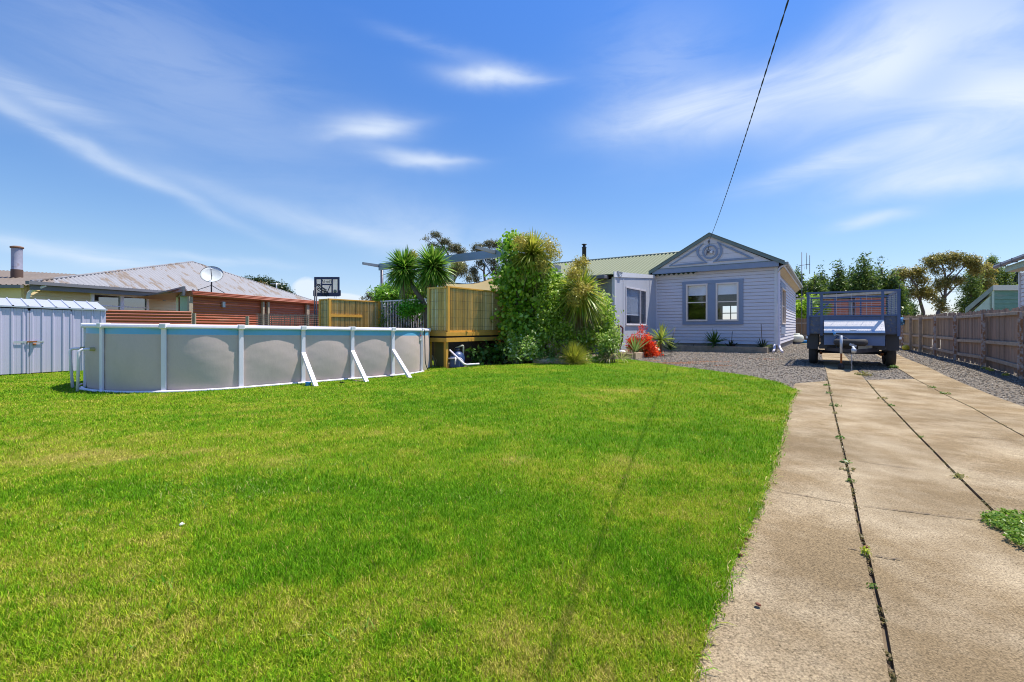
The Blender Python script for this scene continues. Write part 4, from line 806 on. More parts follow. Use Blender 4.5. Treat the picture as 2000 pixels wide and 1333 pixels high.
# garden edging and bed before the facade
bed = MB().fb(HF, .25, 4.6, -1.15, -1.05, GZ-.05, GZ+.24); bedo = bed.build('sleeper_edging', SLEEP, bevel=.006); tag(bedo, 'weathered grey sleeper edging the bed under the paired windows', 'garden edging')
MB().fb(HF, .25, .37, -1.045, -.2, GZ-.05, GZ+.235).build('end_sleeper', SLEEP, bedo)
sheet('garden_soil', [tuple(HF.p(a, b, 0))[:2] for a, b in ((.37,-1.05),(4.9,-1.05),(4.9,.02),(.37,.02))], .14, SOIL, 1.)
E1 = XF.p(XL+1.0, 1.35, 0); E2 = XF.p(.3, 1.9, 0)
e1, e2, e3 = G3(1216, 698), G3(1237, 702), G3(1291, 693)
e1 = Vector((*[G(1212, 701)[i] for i in (0, 1)], .1)); e2 = Vector((*G(1236, 702.5), .1)); e3 = Vector((*G(1290, 694.5), .1)); e4 = HF.p(4.6, -1.1, .1)
q = MB(); q.beam(e1 + Vector((0,0,.12)), e2 + Vector((0,0,.12)), .09, .25); q.beam(e2 + Vector((.05,0,.13)), e3 + Vector((0,0,.13)), .09, .27); q.beam(e3 + Vector((.04,.03,.12)), e4 + Vector((0,0,.12)), .09, .24); q = q.build('sleeper_edging', mat('sunlight_tinted_sleeper', (.50,.39,.25), .85, var=.3, vs=6, bump=.5, bs=15), bevel=.006)  # the grey sleeper timber again, sunlight put into its lighter colour
tag(q, 'pale timber sleeper edging around the red flowering bed', 'garden edging')
sheet('garden_soil', [(e1.x,e1.y),(e2.x+.03,e2.y+.04),(e3.x,e3.y+.04),(e4.x-.2,e4.y+.6),tuple(XF.p(.2,.05,0))[:2],tuple(XF.p(XL,.05,0))[:2]], .16, SOIL, 1.)
# gas bottle, brackets, blue bowl
sd_ = 27.5; gb = at(1556, 676, sd_); gb.z = float(H(gb.x, gb.y)) + .02
gas = thing('gas_bottle', 'squat white gas bottle on its side by the rear house corner', 'gas bottle', tuple(gb)); GW = mat('bottle_enamel', (.66,.68,.58), .4)
MB().lathe(gb + Vector((0,0,.08)), [(0,0),(.24,.0),(.34,.06),(.38,.16),(.37,.34),(.28,.45),(.0,.49)], 22).build('bottle_body', GW, gas)
MB().lathe(gb + Vector((-.05,0,.54)), [(.2,0),(.2,.09),(.17,.09),(.17,0)], 18).build('valve_guard', GW, gas); MB().lathe(gb, [(.27,0),(.27,.09),(.24,.09),(.24,0)], 16).build('foot_ring', GREYF, gas)
c = at(1574, 676, sd_+.5); c.z = float(H(c.x, c.y)); o = MB().lathe(c, [(0,.02),(.22,.02),(.3,.22),(.27,.22),(.2,.05),(0,.05)], 16).build('plastic_bowl', PLASTIC_BLUE); tag(o, 'small blue plastic bowl on the gravel beside the gas bottle', 'bowl')
c = at(1586, 680, sd_-.8); c.z = float(H(c.x, c.y)); o = MB().fb(Fr((c.x,c.y), (.9,.4)), -.9, .7, -.1, .12, c.z, c.z+.06).build('loose_board', mat('pale_board', (.5,.38,.2), .8)); tag(o, 'loose pale board lying on gravel behind the trailer wheel', 'board')
# distant antenna on the rear roof line
a = at(1566, 575, 30); ant = thing('tv_antenna', 'tall thin television antenna rising behind the rear house corner', 'antenna', (a.x, a.y, 0))
top = at(1566, 494, 30); MB().tube([(a.x, a.y, .2), (a.x, a.y, top.z)], .024, 8).build('mast', GREYF, ant)
mb = MB()
for dx, z0_, z1_ in ((.0,.05,-.9),(.32,0,-1.1),(.52,-.15,-1.4)): mb.tube([(a.x+dx, a.y, top.z+z0_), (a.x+dx, a.y, top.z+z1_)], .018, 5)
mb.tube([(a.x-.15,a.y,top.z-.85),(a.x+.55,a.y,top.z-.75)], .02, 5)
for i in range(9): z = top.z-.25-.13*i; mb.tube([(a.x+.42,a.y-.18,z),(a.x+.62,a.y+.18,z)], .014, 4)
mb.build('antenna_elements', GREYF, ant)
# ================================================================== RIGHT FENCE
FF = Fr((10.97, 9.79), (.54, .8417)); pps = [1996, 1923, 1867, 1827.5, 1800.5, 1781, 1763]
pa = [FF.a_of(x) for x in pps]; pa = [pa[0]-6.6, pa[0]-3.3] + pa
RUSTF = mat('rust_flaked_flange', (.36, .19, .10), .8, var=.3, vs=12, col2=(.52, .47, .44), cs=9, ct=.50, cw=.05, bump=.4)
fence = thing('paling_fence', 'weathered grey timber paling fence with rusty steel posts along the drive', 'fence', tuple(FF.p(6, 0, 0)))
tf = lambda a: 1.50 + .006*max(a, -5); mb = MB(); a = pa[0]-.3; a_end = pa[-1]
gz = lambda a, b=0: float(H(*tuple(FF.p(a, b, 0))[:2]))
while a < a_end:
    w_ = random.uniform(.085, .11); zt = tf(a)+.13 + random.gauss(0, .018) - (.07 if random.random() < .06 else 0); k = random.uniform(.7, 1.15); t_ = random.random()
    far = min(1, max(0, (a-6)/5)); cc = (np.array([.37,.245,.175])*(1-t_)+np.array([.29,.22,.165])*t_)*(1-far) + (np.array([.42,.31,.17]))*far
    mb.col(cc*k); b0 = -.06 + random.uniform(-.004, .004); lean = random.gauss(0, .006)
    hole = any(abs(a - FF.a_of(x)) < .09 for x in (1817, 1833)); z0_ = gz(a)+.03 + (.02+random.random()*.07 if random.random() < .3 else 0)
    ww = w_ + (random.uniform(0, .03) if random.random() < .1 else -.004)
    segs = [(z0_, zt)] if not hole else [(z0_, .42), (.78, zt)]
    for q0_, q1_ in segs: mb.hexa([FF.p(a,b0-.014,q0_), FF.p(a+ww,b0-.014,q0_), FF.p(a+ww,b0,q0_), FF.p(a,b0,q0_), FF.p(a+lean,b0-.014,q1_), FF.p(a+ww+lean,b0-.014,q1_-random.uniform(0,.012)), FF.p(a+ww+lean,b0,q1_), FF.p(a+lean,b0,q1_)])
    a += w_
mb.build('palings', PALM, fence)
for l, r in zip(pa[:-1], pa[1:]):
    for zf_, h_, th in ((tf, .075, .07), (lambda a: .82+.004*a, .085, .05), (lambda a: gz(a)+.25, .085, .05)):
        s1, s2 = random.gauss(0, .012), random.gauss(0, .012)
        MB().beam(FF.p(l+.05, -.025, zf_(l)+s1), FF.p(r-.05, -.025, zf_(r)+s2), th, h_).build('rail', RAILM, fence, bevel=.006)
for i, a in enumerate(pa):
    z0_, z1_ = gz(a)-.05, tf(a)+.045; mb = MB(); mb.fb(FF, a-.055, a+.055, .012, .02, z0_, z1_)
    if i not in (6, 7): po_ = mb.build('steel_post', STEELR, fence); MB().fb(FF, a-.063, a-.0555, .0, .05, z0_, z1_).build('post_flange', RUSTF, po_); MB().fb(FF, a+.0555, a+.063, .0, .05, z0_, z1_).build('post_flange', RUSTF, po_)
    else: MB().fb(FF, a-.05, a+.06, .01, .09, z0_, z1_+.02).build('timber_post', PALM if False else RAILM, fence)
# yellow float, blue rag
b = G3(1769, 685); o = MB().lathe(b, [(0,0),(.10,.03),(.14,.10),(.12,.19),(.05,.24),(0,.245)], 18).build('yellow_float', mat('yellow_plastic', (.62,.55,.04), .5)); tag(o, 'yellow plastic float on the gravel at the far end of the fence', 'float')
o = leafcloud('blue_rag', None, [(FF.p(pa[-1]-.1, .04, 1.5), (.14,.12,.18))], 50, .16, [(.15,.4,.7),(.25,.55,.85)], 3, shell=.2); tag(o, 'torn blue rag caught on the top of the far fence post', 'rag')
for x, y in ((1932,716),(1940,720),(1948,724),(1976,733)):
    c = FF.p(FF.a_of(x), .1, gz(FF.a_of(x))+.03); o = leafcloud('fence_weed', None, [(c, (.07,.05,.04))], 30, .05, [(.5,.5,.08),(.65,.6,.12)], x, shell=.2, up=.5); tag(o, 'small yellow green weed under the bottom fence rail', 'weed', 'weeds under the fence')
# back fence behind the trailer
bA, bB = at(1538, 668, 33), at(1775, 668, 24.5); BF = Fr((bA.x, bA.y), (bB.x-bA.x, bB.y-bA.y)); Lb = (bB-bA).length
bf = thing('back_fence', 'brown vertical board fence across the end of the drive behind the trailer', 'fence', tuple(BF.p(Lb/2, 0, 0)))
mb = MB(); a = 0
while a < Lb:
    w_ = random.uniform(.1, .15); k = random.uniform(.65, 1.2); t_ = random.random(); mb.col(np.array([.30,.18,.085])*k*(1-t_*.4)+np.array([.2,.17,.15])*k*t_*.4); mb.fb(BF, a, a+w_-.006, -.02, 0, .15, 1.82+random.gauss(0,.02)); a += w_
mb.build('boards', PALM, bf); MB().fb(BF, 0, Lb, -.07, -.022, 1.45, 1.54).fb(BF, 0, Lb, -.07, -.022, .6, .69).build('rail', RAILM, bf)
# ================================================================== RIGHT NEIGHBOURS
# white house at the frame edge: its long wall runs beside the fence towards the street
OE = at(1946, 519, 18.); NF = Fr((OE.x, OE.y), (-.57, -.8216), (.8216, -.57))     # a: towards the street, b: to the right
zz = OE.z; nh = thing('neighbour_house', 'white weatherboard neighbour house with grey gutter and mint eave trim over the fence', 'house', tuple(NF.p(3, 3, 0)))
mb = MB(); boards(mb, NF, .65, .1, 9, .3, zz-.35, pitch=.16); boards(mb, NF, 0, .75, 6, .3, zz-.35, rev=True, pitch=.16, outb=-1); mb.fb(NF, .035, 9, .69, 6, .2, zz-.36); mb.build('wall', WHITEP, nh)
MB().fb(NF, -.03, .1, .60, .75, .3, zz-.33).build('corner_board', WHITEP, nh)
rr = MB().hexa([NF.p(-.02,.03,zz-.04), NF.p(9.3,.03,zz-.04), NF.p(9.3,4,zz+1.4), NF.p(-.02,4,zz+1.4), NF.p(-.02,.03,zz), NF.p(9.3,.03,zz), NF.p(9.3,4,zz+1.44), NF.p(-.02,4,zz+1.44)]).build('roof', GREYF, nh)
mb = MB(); mb.tube([NF.p(-.05,-.02,zz-.05), NF.p(9.3,-.02,zz-.05)], .075, 10); mb.fb(NF, -.05, 9.3, -.08, .06, zz-.05, zz+.02)
for k in range(7): mb.fb(NF, .9+1.3*k, .93+1.3*k, -.10, .06, zz-.14, zz+.03)
mb.build('gutter', mat('zinc_grey_gutter', (.22,.21,.23), .45), rr)
MB().fb(NF, .55, 9.3, .12, .16, zz-.33, zz-.12).build('fascia', MINTL, rr); MB().fb(NF, .5, 9.3, .165, .66, zz-.33, zz-.30).build('soffit', mat('cream_eave_lining', (.66,.56,.36), .6), nh)
# flaking green shed beyond
gd = 21.; K3 = at(1942, 640, gd); GF = Fr((K3.x, K3.y), (1, -.02), (.72, .69)); gs = thing('green_shed', 'flaking mint green weatherboard shed with skillion roof behind the fence', 'shed', tuple(GF.p(0, 1, 0)))
zt = HC + 73*gd/F; xr = (1996-1942)*gd/F; xl = (1899-1942)*gd/F
mb = MB(); boards(mb, GF, 0, 0, xr+1.5, .3, zt-.02, pitch=.2, lip=.03); mb.fb(GF, 0, xr+1.5, .003, 3, .2, zt-.03); mb.build('wall', MINT, gs)
zl = HC + 29*gd/F; MB().prism([GF.p(xl, .02, .2), GF.p(-.003, .02, .2), GF.p(-.003, .02, zt-.1), GF.p(xl, .02, zl)], GF.p(0,2.5,0)-GF.p(0,0,0)).build('lean_to_wall', MINTL, gs)
MB().fb(GF, -.05, xr+1.5, -.15, .0, zt-.02, zt+.22).build('fascia', mat('pale_cream_fascia', (.66,.66,.52), .6), gs)
MB().hexa([GF.p(xl-.3,-.15,zl-.05),GF.p(-.05,-.15,zt+.0),GF.p(-.05,2.6,zt+.0),GF.p(xl-.3,2.6,zl-.05),GF.p(xl-.3,-.15,zl+.2),GF.p(-.05,-.15,zt+.22),GF.p(-.05,2.6,zt+.22),GF.p(xl-.3,2.6,zl+.2)]).build('lean_to_roof', mat('grey_green_roof', (.23,.30,.24), .6, var=.2), gs)
MB().fb(GF, -.12, -.0, -.05, .015, .3, zt-.05).build('corner_post', MINTL, gs)
w_ = MB().fb(GF, xl*.52-.2, xl*.52+.42, -.05, .015, 1.0, 1.98).build('window', MINTL, gs); MB().fb(GF, xl*.52-.13, xl*.52+.35, -.06, -.051, 1.05, 1.92).build('pane', mat('dark_green_pane', (.03,.09,.07), .3), w_)
# brick outbuilding seen through the trailer cage
bd = 36.; K4 = at(1597, 640, bd-1); RF = Fr((K4.x, K4.y), (.995, -.1), (.1, .995)); L4 = (1722-1597)*bd/F*1.0
br = thing('brick_outbuilding', 'red brick outbuilding with flat pale roof edge and chalk scrawl behind the trailer', 'outbuilding', tuple(RF.p(2, 2, 0)))
bm_ = bpy.data.materials.new('red_brickwork'); bm_.use_nodes = True; n_ = bm_.node_tree; bt = n_.nodes.new('ShaderNodeTexBrick'); tcx = n_.nodes.new('ShaderNodeTexCoord'); mpx = n_.nodes.new('ShaderNodeMapping'); mpx.inputs['Rotation'].default_value = (R(90), 0, 0)
bt.inputs['Color1'].default_value = (.56,.14,.06,1); bt.inputs['Color2'].default_value = (.44,.12,.055,1); bt.inputs['Mortar'].default_value = (.36,.22,.16,1); bt.inputs['Scale'].default_value = 2.2; bt.inputs['Mortar Size'].default_value = .02
n_.links.new(tcx.outputs['Object'], mpx.inputs[0]); n_.links.new(mpx.outputs[0], bt.inputs[0]); n_.links.new(bt.outputs[0], n_.nodes['Principled BSDF'].inputs['Base Color']); n_.nodes['Principled BSDF'].inputs['Roughness'].default_value = .85
zr4 = HC + 53*bd/F
MB().fb(RF, .2, L4*.5, 0, 4, .1, zr4).fb(RF, L4*.54, L4-.2, 0, 4, .1, zr4+.1).build('brick_wall', bm_, br); MB().fb(RF, L4*.5, L4*.54, .2, 3.8, .1, zr4).build('door_gap', DARK, br)
MB().hexa([RF.p(0,-.6,zr4+.12),RF.p(L4,-.6,zr4+.42),RF.p(L4,4.4,zr4+.42),RF.p(0,4.4,zr4+.12),RF.p(0,-.6,zr4+.30),RF.p(L4,-.6,zr4+.6),RF.p(L4,4.4,zr4+.6),RF.p(0,4.4,zr4+.30)]).build('flat_roof', mat('aged_cream_roof_edge', (.48,.43,.34), .7, var=.3, vs=4), br)
MB().fb(RF, L4*.44, L4*.49, -.05, -.004, .4, zr4-.1).build('downpipe', GREYF, br)
def text(name, s, size, loc, xdir, updir, m, parent, ext=.004):
    cu = bpy.data.curves.new(name, 'FONT'); cu.body = s; cu.size = size; cu.extrude = ext; cu.align_x = 'CENTER'; cu.align_y = 'CENTER'
    o = bpy.data.objects.new(name, cu); me = bpy.data.meshes.new_from_object(o); bpy.data.objects.remove(o); me.materials.clear(); me.materials.append(m); o = bpy.data.objects.new(name, me); COL.objects.link(o); x = Vector(xdir).normalized(); y = Vector(updir).normalized(); z = x.cross(y)
    mw = Matrix((x, y, z)).transposed().to_4x4(); mw.translation = Vector(loc) - (ORG[parent.name] if parent else Vector()); o.matrix_world = mw
    if parent: o.parent = parent; ORG[o.name] = ORG[parent.name]
    return o
CH = mat('white_chalk', (.8,.72,.66), .9, var=0); rx = RF.p(1,0,0)-RF.p(0,0,0)
text('chalk_writing', 'wHPL', .34, RF.p(L4*.63, -.02, 1.2+.5), rx, (0,0,1), CH, br); text('chalk_writing', 'voloPl-8', .42, RF.p(L4*.82, -.02, 1.2+.58), rx, (0,0,1), CH, br); text('chalk_writing', 'Jo s1', .32, RF.p(L4*.80, -.02, 1.2+.2), rx, (0,0,1), CH, br)
text('blue_scrawl', '*K', .5, RF.p(L4*.41, -.02, 1.2+.3), rx, (0,0,1), mat('blue_marker', (.15,.18,.5), .8, var=0), br)
# far power lines
for i, (y0, y1) in enumerate(((548,556),(553,560),(559,563))):
    a = at(1545, y0, 52); b = at(2060, y1, 60); P = [a.lerp(b, t/14) - Vector((0,0,.6*4*(t/14)*(1-t/14))) for t in range(15)]
    o = MB().tube(P, .03, 4).build('power_line', mat('line_wire_%d' % i, (.12,.12,.1), .6, var=0)); tag(o, ['topmost', 'middle', 'lowest'][i] + ' of three thin wires crossing in front of the cypress trees', 'power line', 'power lines before the cypresses')
# ================================================================== CAGE TRAILER
TF = Fr((9.79, 11.5), e_dir, s_dir); TW, TL = 1.95, 2.7; T = TF.p
tr = thing('cage_trailer', 'navy blue box trailer with mesh cage and silver checker plate toolbox', 'trailer', tuple(T(TW/2, 1.2, .13)))
zb, zs, zc = 1.02, 1.49, 2.12
ta = lambda px: TF.a_of(px)
cols_ = [ta(1755), ta(1723.8), ta(1604.6), ta(1578.5)]
mb = MB(); mb.fb(TF, 0, TW, 0, .03, zb+.02, zs); mb.fb(TF, 0, TW, TL-.03, TL, zb, zs); mb.fb(TF, 0, .03, 0.03, TL-.03, zb, zs).fb(TF, TW-.03, TW, .03, TL-.03, zb, zs); mb.build('box_side', TRGREY, tr)
MB().fb(TF, .03, TW-.03, .03, TL-.03, zb, zb+.03).build('floor_panel', TRGREY, tr)
MB().fb(TF, cols_[1]+.02, cols_[2]-.02, -.02, -.003, zb+.03, zs-.01).build('front_panel', TRBLUE, tr)
for a in cols_: MB().fb(TF, max(-.01, a-.03), a+.03, -.045, -.004, zb-.04, zc).build('cage_post', TRBLUE, tr)
for a in (0, .65, 1.3, 1.92): MB().fb(TF, a-.02, a+.02, TL+.002, TL+.04, zb, zc).build('cage_post', TRBLUE, tr)
for b in (.02, .9, 1.8, TL-.02):
    for a in (-.022, TW+.002): MB().fb(TF, a, a+.02, b-.025, b+.025, zb, zc-.0).build('cage_post', TRBLUE, tr)
mb = MB(); mb.fb(TF, -.02, TW+.02, -.05, -.0, zc, zc+.05).fb(TF, -.02, TW+.02, TL, TL+.04, zc, zc+.05).fb(TF, -.03, .01, 0, TL, zc, zc+.05).fb(TF, TW-.01, TW+.03, 0, TL, zc, zc+.05)
zm = TF.z_of(1667, 589, 0); mb.fb(TF, cols_[1], cols_[2], -.04, -.006, zm-.02, zm+.025); mb.fb(TF, 0, TW, -.035, 0, zs-.0, zs+.04); mb.fb(TF, 0, TW, TL+.002, TL+.035, 1.82, 1.86)
for a in (-.03, TW): mb.fb(TF, a, a+.03, 0, TL, zs, zs+.035)
mb.build('cage_rail', TRBLUE, tr)
MB().beam(T(TW-.1, TL, 1.55), T(TW-.5, TL, 2.0), .03, .05).build('rear_brace', TRBLUE, tr)
mb = MB(); r_ = .0022
def grid(mb, pf, n, m):
    for i in range(1, n): mb.beam(pf(i/n, 0), pf(i/n, 1), r_*2, r_*2)
    for j in range(1, m): mb.beam(pf(0, j/m), pf(1, j/m), r_*2, r_*2)
zz = lambda t: zs+.03+(zc-zs-.03)*t
grid(mb, lambda u, v: T(cols_[0]*(1-u)+cols_[3]*u, -.018, zz(v)), 6, 13); grid(mb, lambda u, v: T(TW*u, TL+.02, zz(v)), 5, 8)
grid(mb, lambda u, v: T(-.006, TL*u, zz(v)), 18, 12); grid(mb, lambda u, v: T(TW+.006, TL*u, zz(v)), 18, 12)
mb.build('cage_mesh', GALV, tr)
# chassis, mudguards
mb = MB(); mb.fb(TF, cols_[1]-.06, cols_[2]+.06, -.01, .05, .64, .72).fb(TF, .28, .35, 0, TL, .90, 1.0).fb(TF, TW-.35, TW-.28, 0, TL, .90, 1.0).fb(TF, .3, TW-.3, .0, .05, .66, 1.0).build('chassis', BLACKM, tr)
for a0 in (-.02, TW-.24):
    mb = MB(); mb.fb(TF, a0, a0+.26, .25, .27, .60, zb-.005).fb(TF, a0, a0+.26, 2.1, 2.12, .6, zb-.005).fb(TF, a0, a0+.26, .27, 2.1, zb-.04, zb-.005); mb.build('mudguard', BLACKM, tr)
ax = T(0,0,0)-T(1,0,0)
for i, a0 in enumerate((.015, TW-.215)):
    for b in (.75, 1.55):
        c = T(a0+.2, b, float(H(*tuple(T(a0,b,0))[:2])) + .36); wdt = .2
        w_ = MB().lathe(c, [(.2,0),(.31,0),(.345,.02),(.357,.05),(.357,.15),(.345,.18),(.31,.2),(.2,.2)], 30, ax).build('wheel', RUBBER, tr)
        MB().lathe(c, [(.0,.04),(.07,.05),(.08,.02),(.14,.03),(.2,.012),(.2,.19),(.1,.17),(0,.17)], 20, ax).build('rim', WHITEP if i == 9 else GALV, w_)
c = T(TW/2, 1.15, .45); MB().tube([T(.15, .75, .5), T(TW-.15, .75, .5)], .03, 8).tube([T(.15, 1.55, .5), T(TW-.15, 1.55, .5)], .03, 8).build('axle', BLACKM, tr)
mb = MB()
for a in (.3, TW-.3):
    for k in range(4): mb.fb(TF, a-.03, a+.03, .45+.08*k, 1.85-.08*k, .50-.022*k, .515-.022*k)
mb.build('leaf_spring', RUST, tr)
# toolbox with sloping checker plate lid
tb0, tb1 = ta(1726)+.0, ta(1609.5); lb0, lb1 = ta(1724.5), ta(1611); fz = .74; dpt = .36; zl0 = 1.395; zl1 = 1.06
MB().hexa([T(tb0,-dpt,fz),T(tb1,-dpt,fz),T(tb1,-.05,fz),T(tb0,-.05,fz),T(tb0,-dpt,zl1-.04),T(tb1,-dpt,zl1-.04),T(tb1,-.05,zl0-.05),T(tb0,-.05,zl0-.05)]).build('toolbox', TRBOX, tr)
CHK = mat('checker_plate_aluminium', (.86,.80,.76), .55, .0, var=.08, vs=8)
lid = MB(); lid.hexa([T(tb0-.0,-dpt-.03,zl1-.03),T(tb1+.0,-dpt-.03,zl1-.03),T(tb1,-.051,zl0-.03),T(tb0,-.051,zl0-.03),T(tb0,-dpt-.03,zl1),T(tb1,-dpt-.03,zl1),T(tb1,-.051,zl0),T(tb0,-.051,zl0)]); lid = lid.build('toolbox_lid', CHK, tr)
A_, B_, C_ = T(tb0+.02,-dpt-.03,zl1), T(tb1-.02,-dpt-.03,zl1), T(tb0+.02,-.051,zl0); U_, V_ = B_-A_, C_-A_; nr = V_.cross(U_).normalized(); nr = nr if nr.z > 0 else -nr
mb = MB()
for j in range(7):
    for i in range(26):
        p = A_ + U_*((i+.5+(j%2)*.5)/26.5) + V_*((j+.5)/7); d = (U_.normalized()*(1 if (i+j)%2 else -1) + V_.normalized()).normalized()*.016; s = d.cross(nr).normalized()*.006
        mb.add([p-d, p+s, p+d, p-s, p+nr*.006], [(0,1,4),(1,2,4),(2,3,4),(3,0,4)])
mb.build('tread_bars', CHK, lid)
MB().fb(TF, tb0-.005, tb1+.005, -dpt-.045, -dpt-.031, zl1-.055, zl1-.0).build('lid_lip', BLACKM, tr)
for px in (1627, 1704):
    a = ta(px); p = T(a,-dpt-.0,zl1+.04); MB().hexa([T(a-.03,-dpt-.035,zl1-.02),T(a+.03,-dpt-.035,zl1-.02),T(a+.03,-dpt-.02,zl1+.0),T(a-.03,-dpt-.02,zl1),T(a-.025,-dpt+.03,zl1+.085),T(a+.025,-dpt+.03,zl1+.085),T(a+.02,-dpt+.05,zl1+.08),T(a-.02,-dpt+.05,zl1+.08)]).build('lid_latch', mat('bright_latch_%d' % px, (.5,.6,.75), .3, .3, var=0), tr, bevel=.004)
am = ta(1665); MB().beam(T(am-.06,-dpt+.02,zl1+.065), T(am+.06,-dpt+.02,zl1+.065), .012, .02).build('lid_handle', WHITEP, tr)
# drawbar, coupling, spare, jockey wheel, chain
cx = TW/2; mb = MB(); zt_ = .62
mb.beam(T(.42,.1,zt_), T(cx-.03,-1.15,zt_), .06, .09).beam(T(TW-.42,.1,zt_), T(cx+.03,-1.15,zt_), .06, .09).beam(T(cx,-1.05,zt_), T(cx,-1.3,zt_), .08, .08).fb(TF, cols_[1]-.05, cols_[2]+.05, -.03, -.0, .62, .76); mb.build('drawbar', BLACKM, tr)
mb = MB().lathe(T(cx-.0,-1.38,zt_+.03), [(0,-.06),(.05,-.05),(.055,.0),(.04,.05),(0,.06)], 14); mb.beam(T(cx,-1.38,zt_+.08), T(cx+.03,-1.15,zt_+.15), .04, .03); mb.beam(T(cx+.07,-1.3,zt_+.17), T(cx-.05,-1.2,zt_+.12), .03, .05); mb.build('coupling', GALV, tr)
sp = T(cx+.04, -.62, .74); spare = MB().lathe(sp, [(.17,.0),(.30,.0),(.345,.03),(.355,.07),(.35,.13),(.31,.165),(.19,.16)], 36).build('spare_wheel', RUBBER, tr)
MB().lathe(sp, [(0,.04),(.08,.04),(.1,.02),(.17,.03),(.19,.15)], 24).build('rim', GALV, spare)
ja = ta(1643); jb = -1.0
jx = TF.a_of(1643, jb); jp = T(jx, jb, 0); gz_ = float(H(jp.x, jp.y))
MB().tube([jp+Vector((0,0,.55)), jp+Vector((0,0,1.0))], .03, 12).build('jockey_post', GALV, tr); MB().tube([jp+Vector((0,0,.24)), jp+Vector((0,0,.72))], .022, 10).build('jockey_leg', RUST, tr)
MB().lathe(jp+Vector((-.03,0,gz_+.085)), [(0,0),(.085,0),(.09,.02),(.085,.05),(0,.05)], 20, (1,0,.0)).build('jockey_wheel', RUBBER, tr)
MB().beam(jp+Vector((0,0,.26)), jp+Vector((0.0,0,gz_+.1)), .05, .06).beam(jp+Vector((0,0,1.0)), jp+Vector((-.16,0,1.03)), .02, .02).tube([jp+Vector((-.16,0,1.0)), jp+Vector((-.16,0,1.06))], .02, 8).build('crank_handle', PLASTIC_BLUE if False else GALV, tr)
MB().tube([jp+Vector((-.17,0,1.02)), jp+Vector((-.17,0,1.08))], .026, 8).build('handle_grip', PLASTIC_BLUE, tr)
cbk = MB(); cbk.tube([T(cx+.02,-1.2,zt_), T(cx+.05,-1.24,.4)], .008, 5)
pz = .44; c0_ = T(TF.a_of(1663,-1.24), -1.24, 0); zg = float(H(c0_.x, c0_.y))+.03; k = 0
while pz > zg:
    c = c0_ + Vector((.004*(k%3), 0, pz)); hx = Vector((.011,0,0)) if k % 2 else Vector((0,.011,0)); cbk.tube([c-hx, c-hx*.9+Vector((0,0,.017)), c+Vector((0,0,.024)), c+hx*.9+Vector((0,0,.017)), c+hx, c+hx*.9-Vector((0,0,.017)), c-Vector((0,0,.024)), c-hx*.9-Vector((0,0,.017)), c-hx], .0038, 5, False); pz -= .033; k += 1
cbk.build('safety_chain', GALV, tr)
MB().lathe(T(ta(1637)-.0,-.1,.70), [(.045,0),(.052,.004),(.052,.012),(.045,.014)], 20, (-.57,-.82,0)).build('blue_ring', PLASTIC_BLUE, tr)
for x0, x1, nm in ((1703.5,1692,'light_panel'),(1693,1675.5,'number_plate')): MB().fb(TF, ta(x0)+.0, ta(x1)-.004, -.06, -.031, .63, .745).build(nm, GALV if nm != 'light_panel' else WHITEP, tr)
MB().fb(TF, ta(1662), ta(1652), -.07, -.031, .64, .74).build('junction_box', BLACKM, tr, bevel=.01)
MB().tube(elbow([T(ta(1628),-.39,.79), T(ta(1633),-.42,.95), T(ta(1641),-.6,1.0), T(cx,-.9,.85), T(cx,-1.1,.72)], .15), .009, 6).build('light_cable', WIRE, tr)
for a in (-.02, TW+.01): MB().fb(TF, a-.02, a+.03, -.04, .02, .90, .96).build('marker_lamp', WHITEP, tr)
MB().tube([T(0,0,zc+.05), T(0,0,zc+.16)], .008, 5).tube([T(TW,0,zc+.05), T(TW,0,zc+.18)], .008, 5).build('corner_pin', BLACKM, tr)

# ================================================================== DECK AND SCREENS
DF = Fr((-1.84, 12.8), (.57,.8216), e_dir); D = DF.p      # a: away towards the house, b: to the left
deck = thing('timber_deck', 'treated pine raised deck on posts beside the pool end', 'deck', tuple(D(1, .3, 0)))
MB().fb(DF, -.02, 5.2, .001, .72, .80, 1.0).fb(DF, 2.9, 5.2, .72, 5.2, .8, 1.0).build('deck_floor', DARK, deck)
dk = MB()
for i in range(9): dk.fb(DF, .0, 5.2, .004+.08*i, .076+.08*i, 1.001, 1.025)
dk.build('deck_boards', PINEH, deck)
for z0_, z1_, nm in ((.955,1.065,'fascia_board'),(.785,.905,'bearer')):
    MB().fb(DF, -.06, 3.5, -.05, -.001, z0_, z1_).build(nm, PINEH, deck, bevel=.004); MB().fb(DF, -.06, -.021, -.001, .78, z0_, z1_).build(nm, PINEH, deck, bevel=.004)
for a, b in ((-.0,.0),(2.6,.05),(.05,.68),(5,.1),(5,.7),(2.9,2.9)): MB().fb(DF, a-.045 if a > 1 else a-.02, a+.045 if a > 1 else a+.07, b+.0, b+.09, 0, .80).build('deck_post', PINE, deck)
MB().fb(DF, 1.9, 1.94, .05, 3.5, .0, .8).fb(DF, 1.94, 5.2, .3, .34, 0, .8).build('deck_shade_sheet', mat('deck_shade_dark', (.03,.025,.02), .9), deck)  # near-black sheets added under the deck, standing in for the shade there
MB().fb(DF, .2, .25, .2, .7, .0, .8).build('under_screen', mat('olive_sheet', (.16,.15,.06), .8), deck)
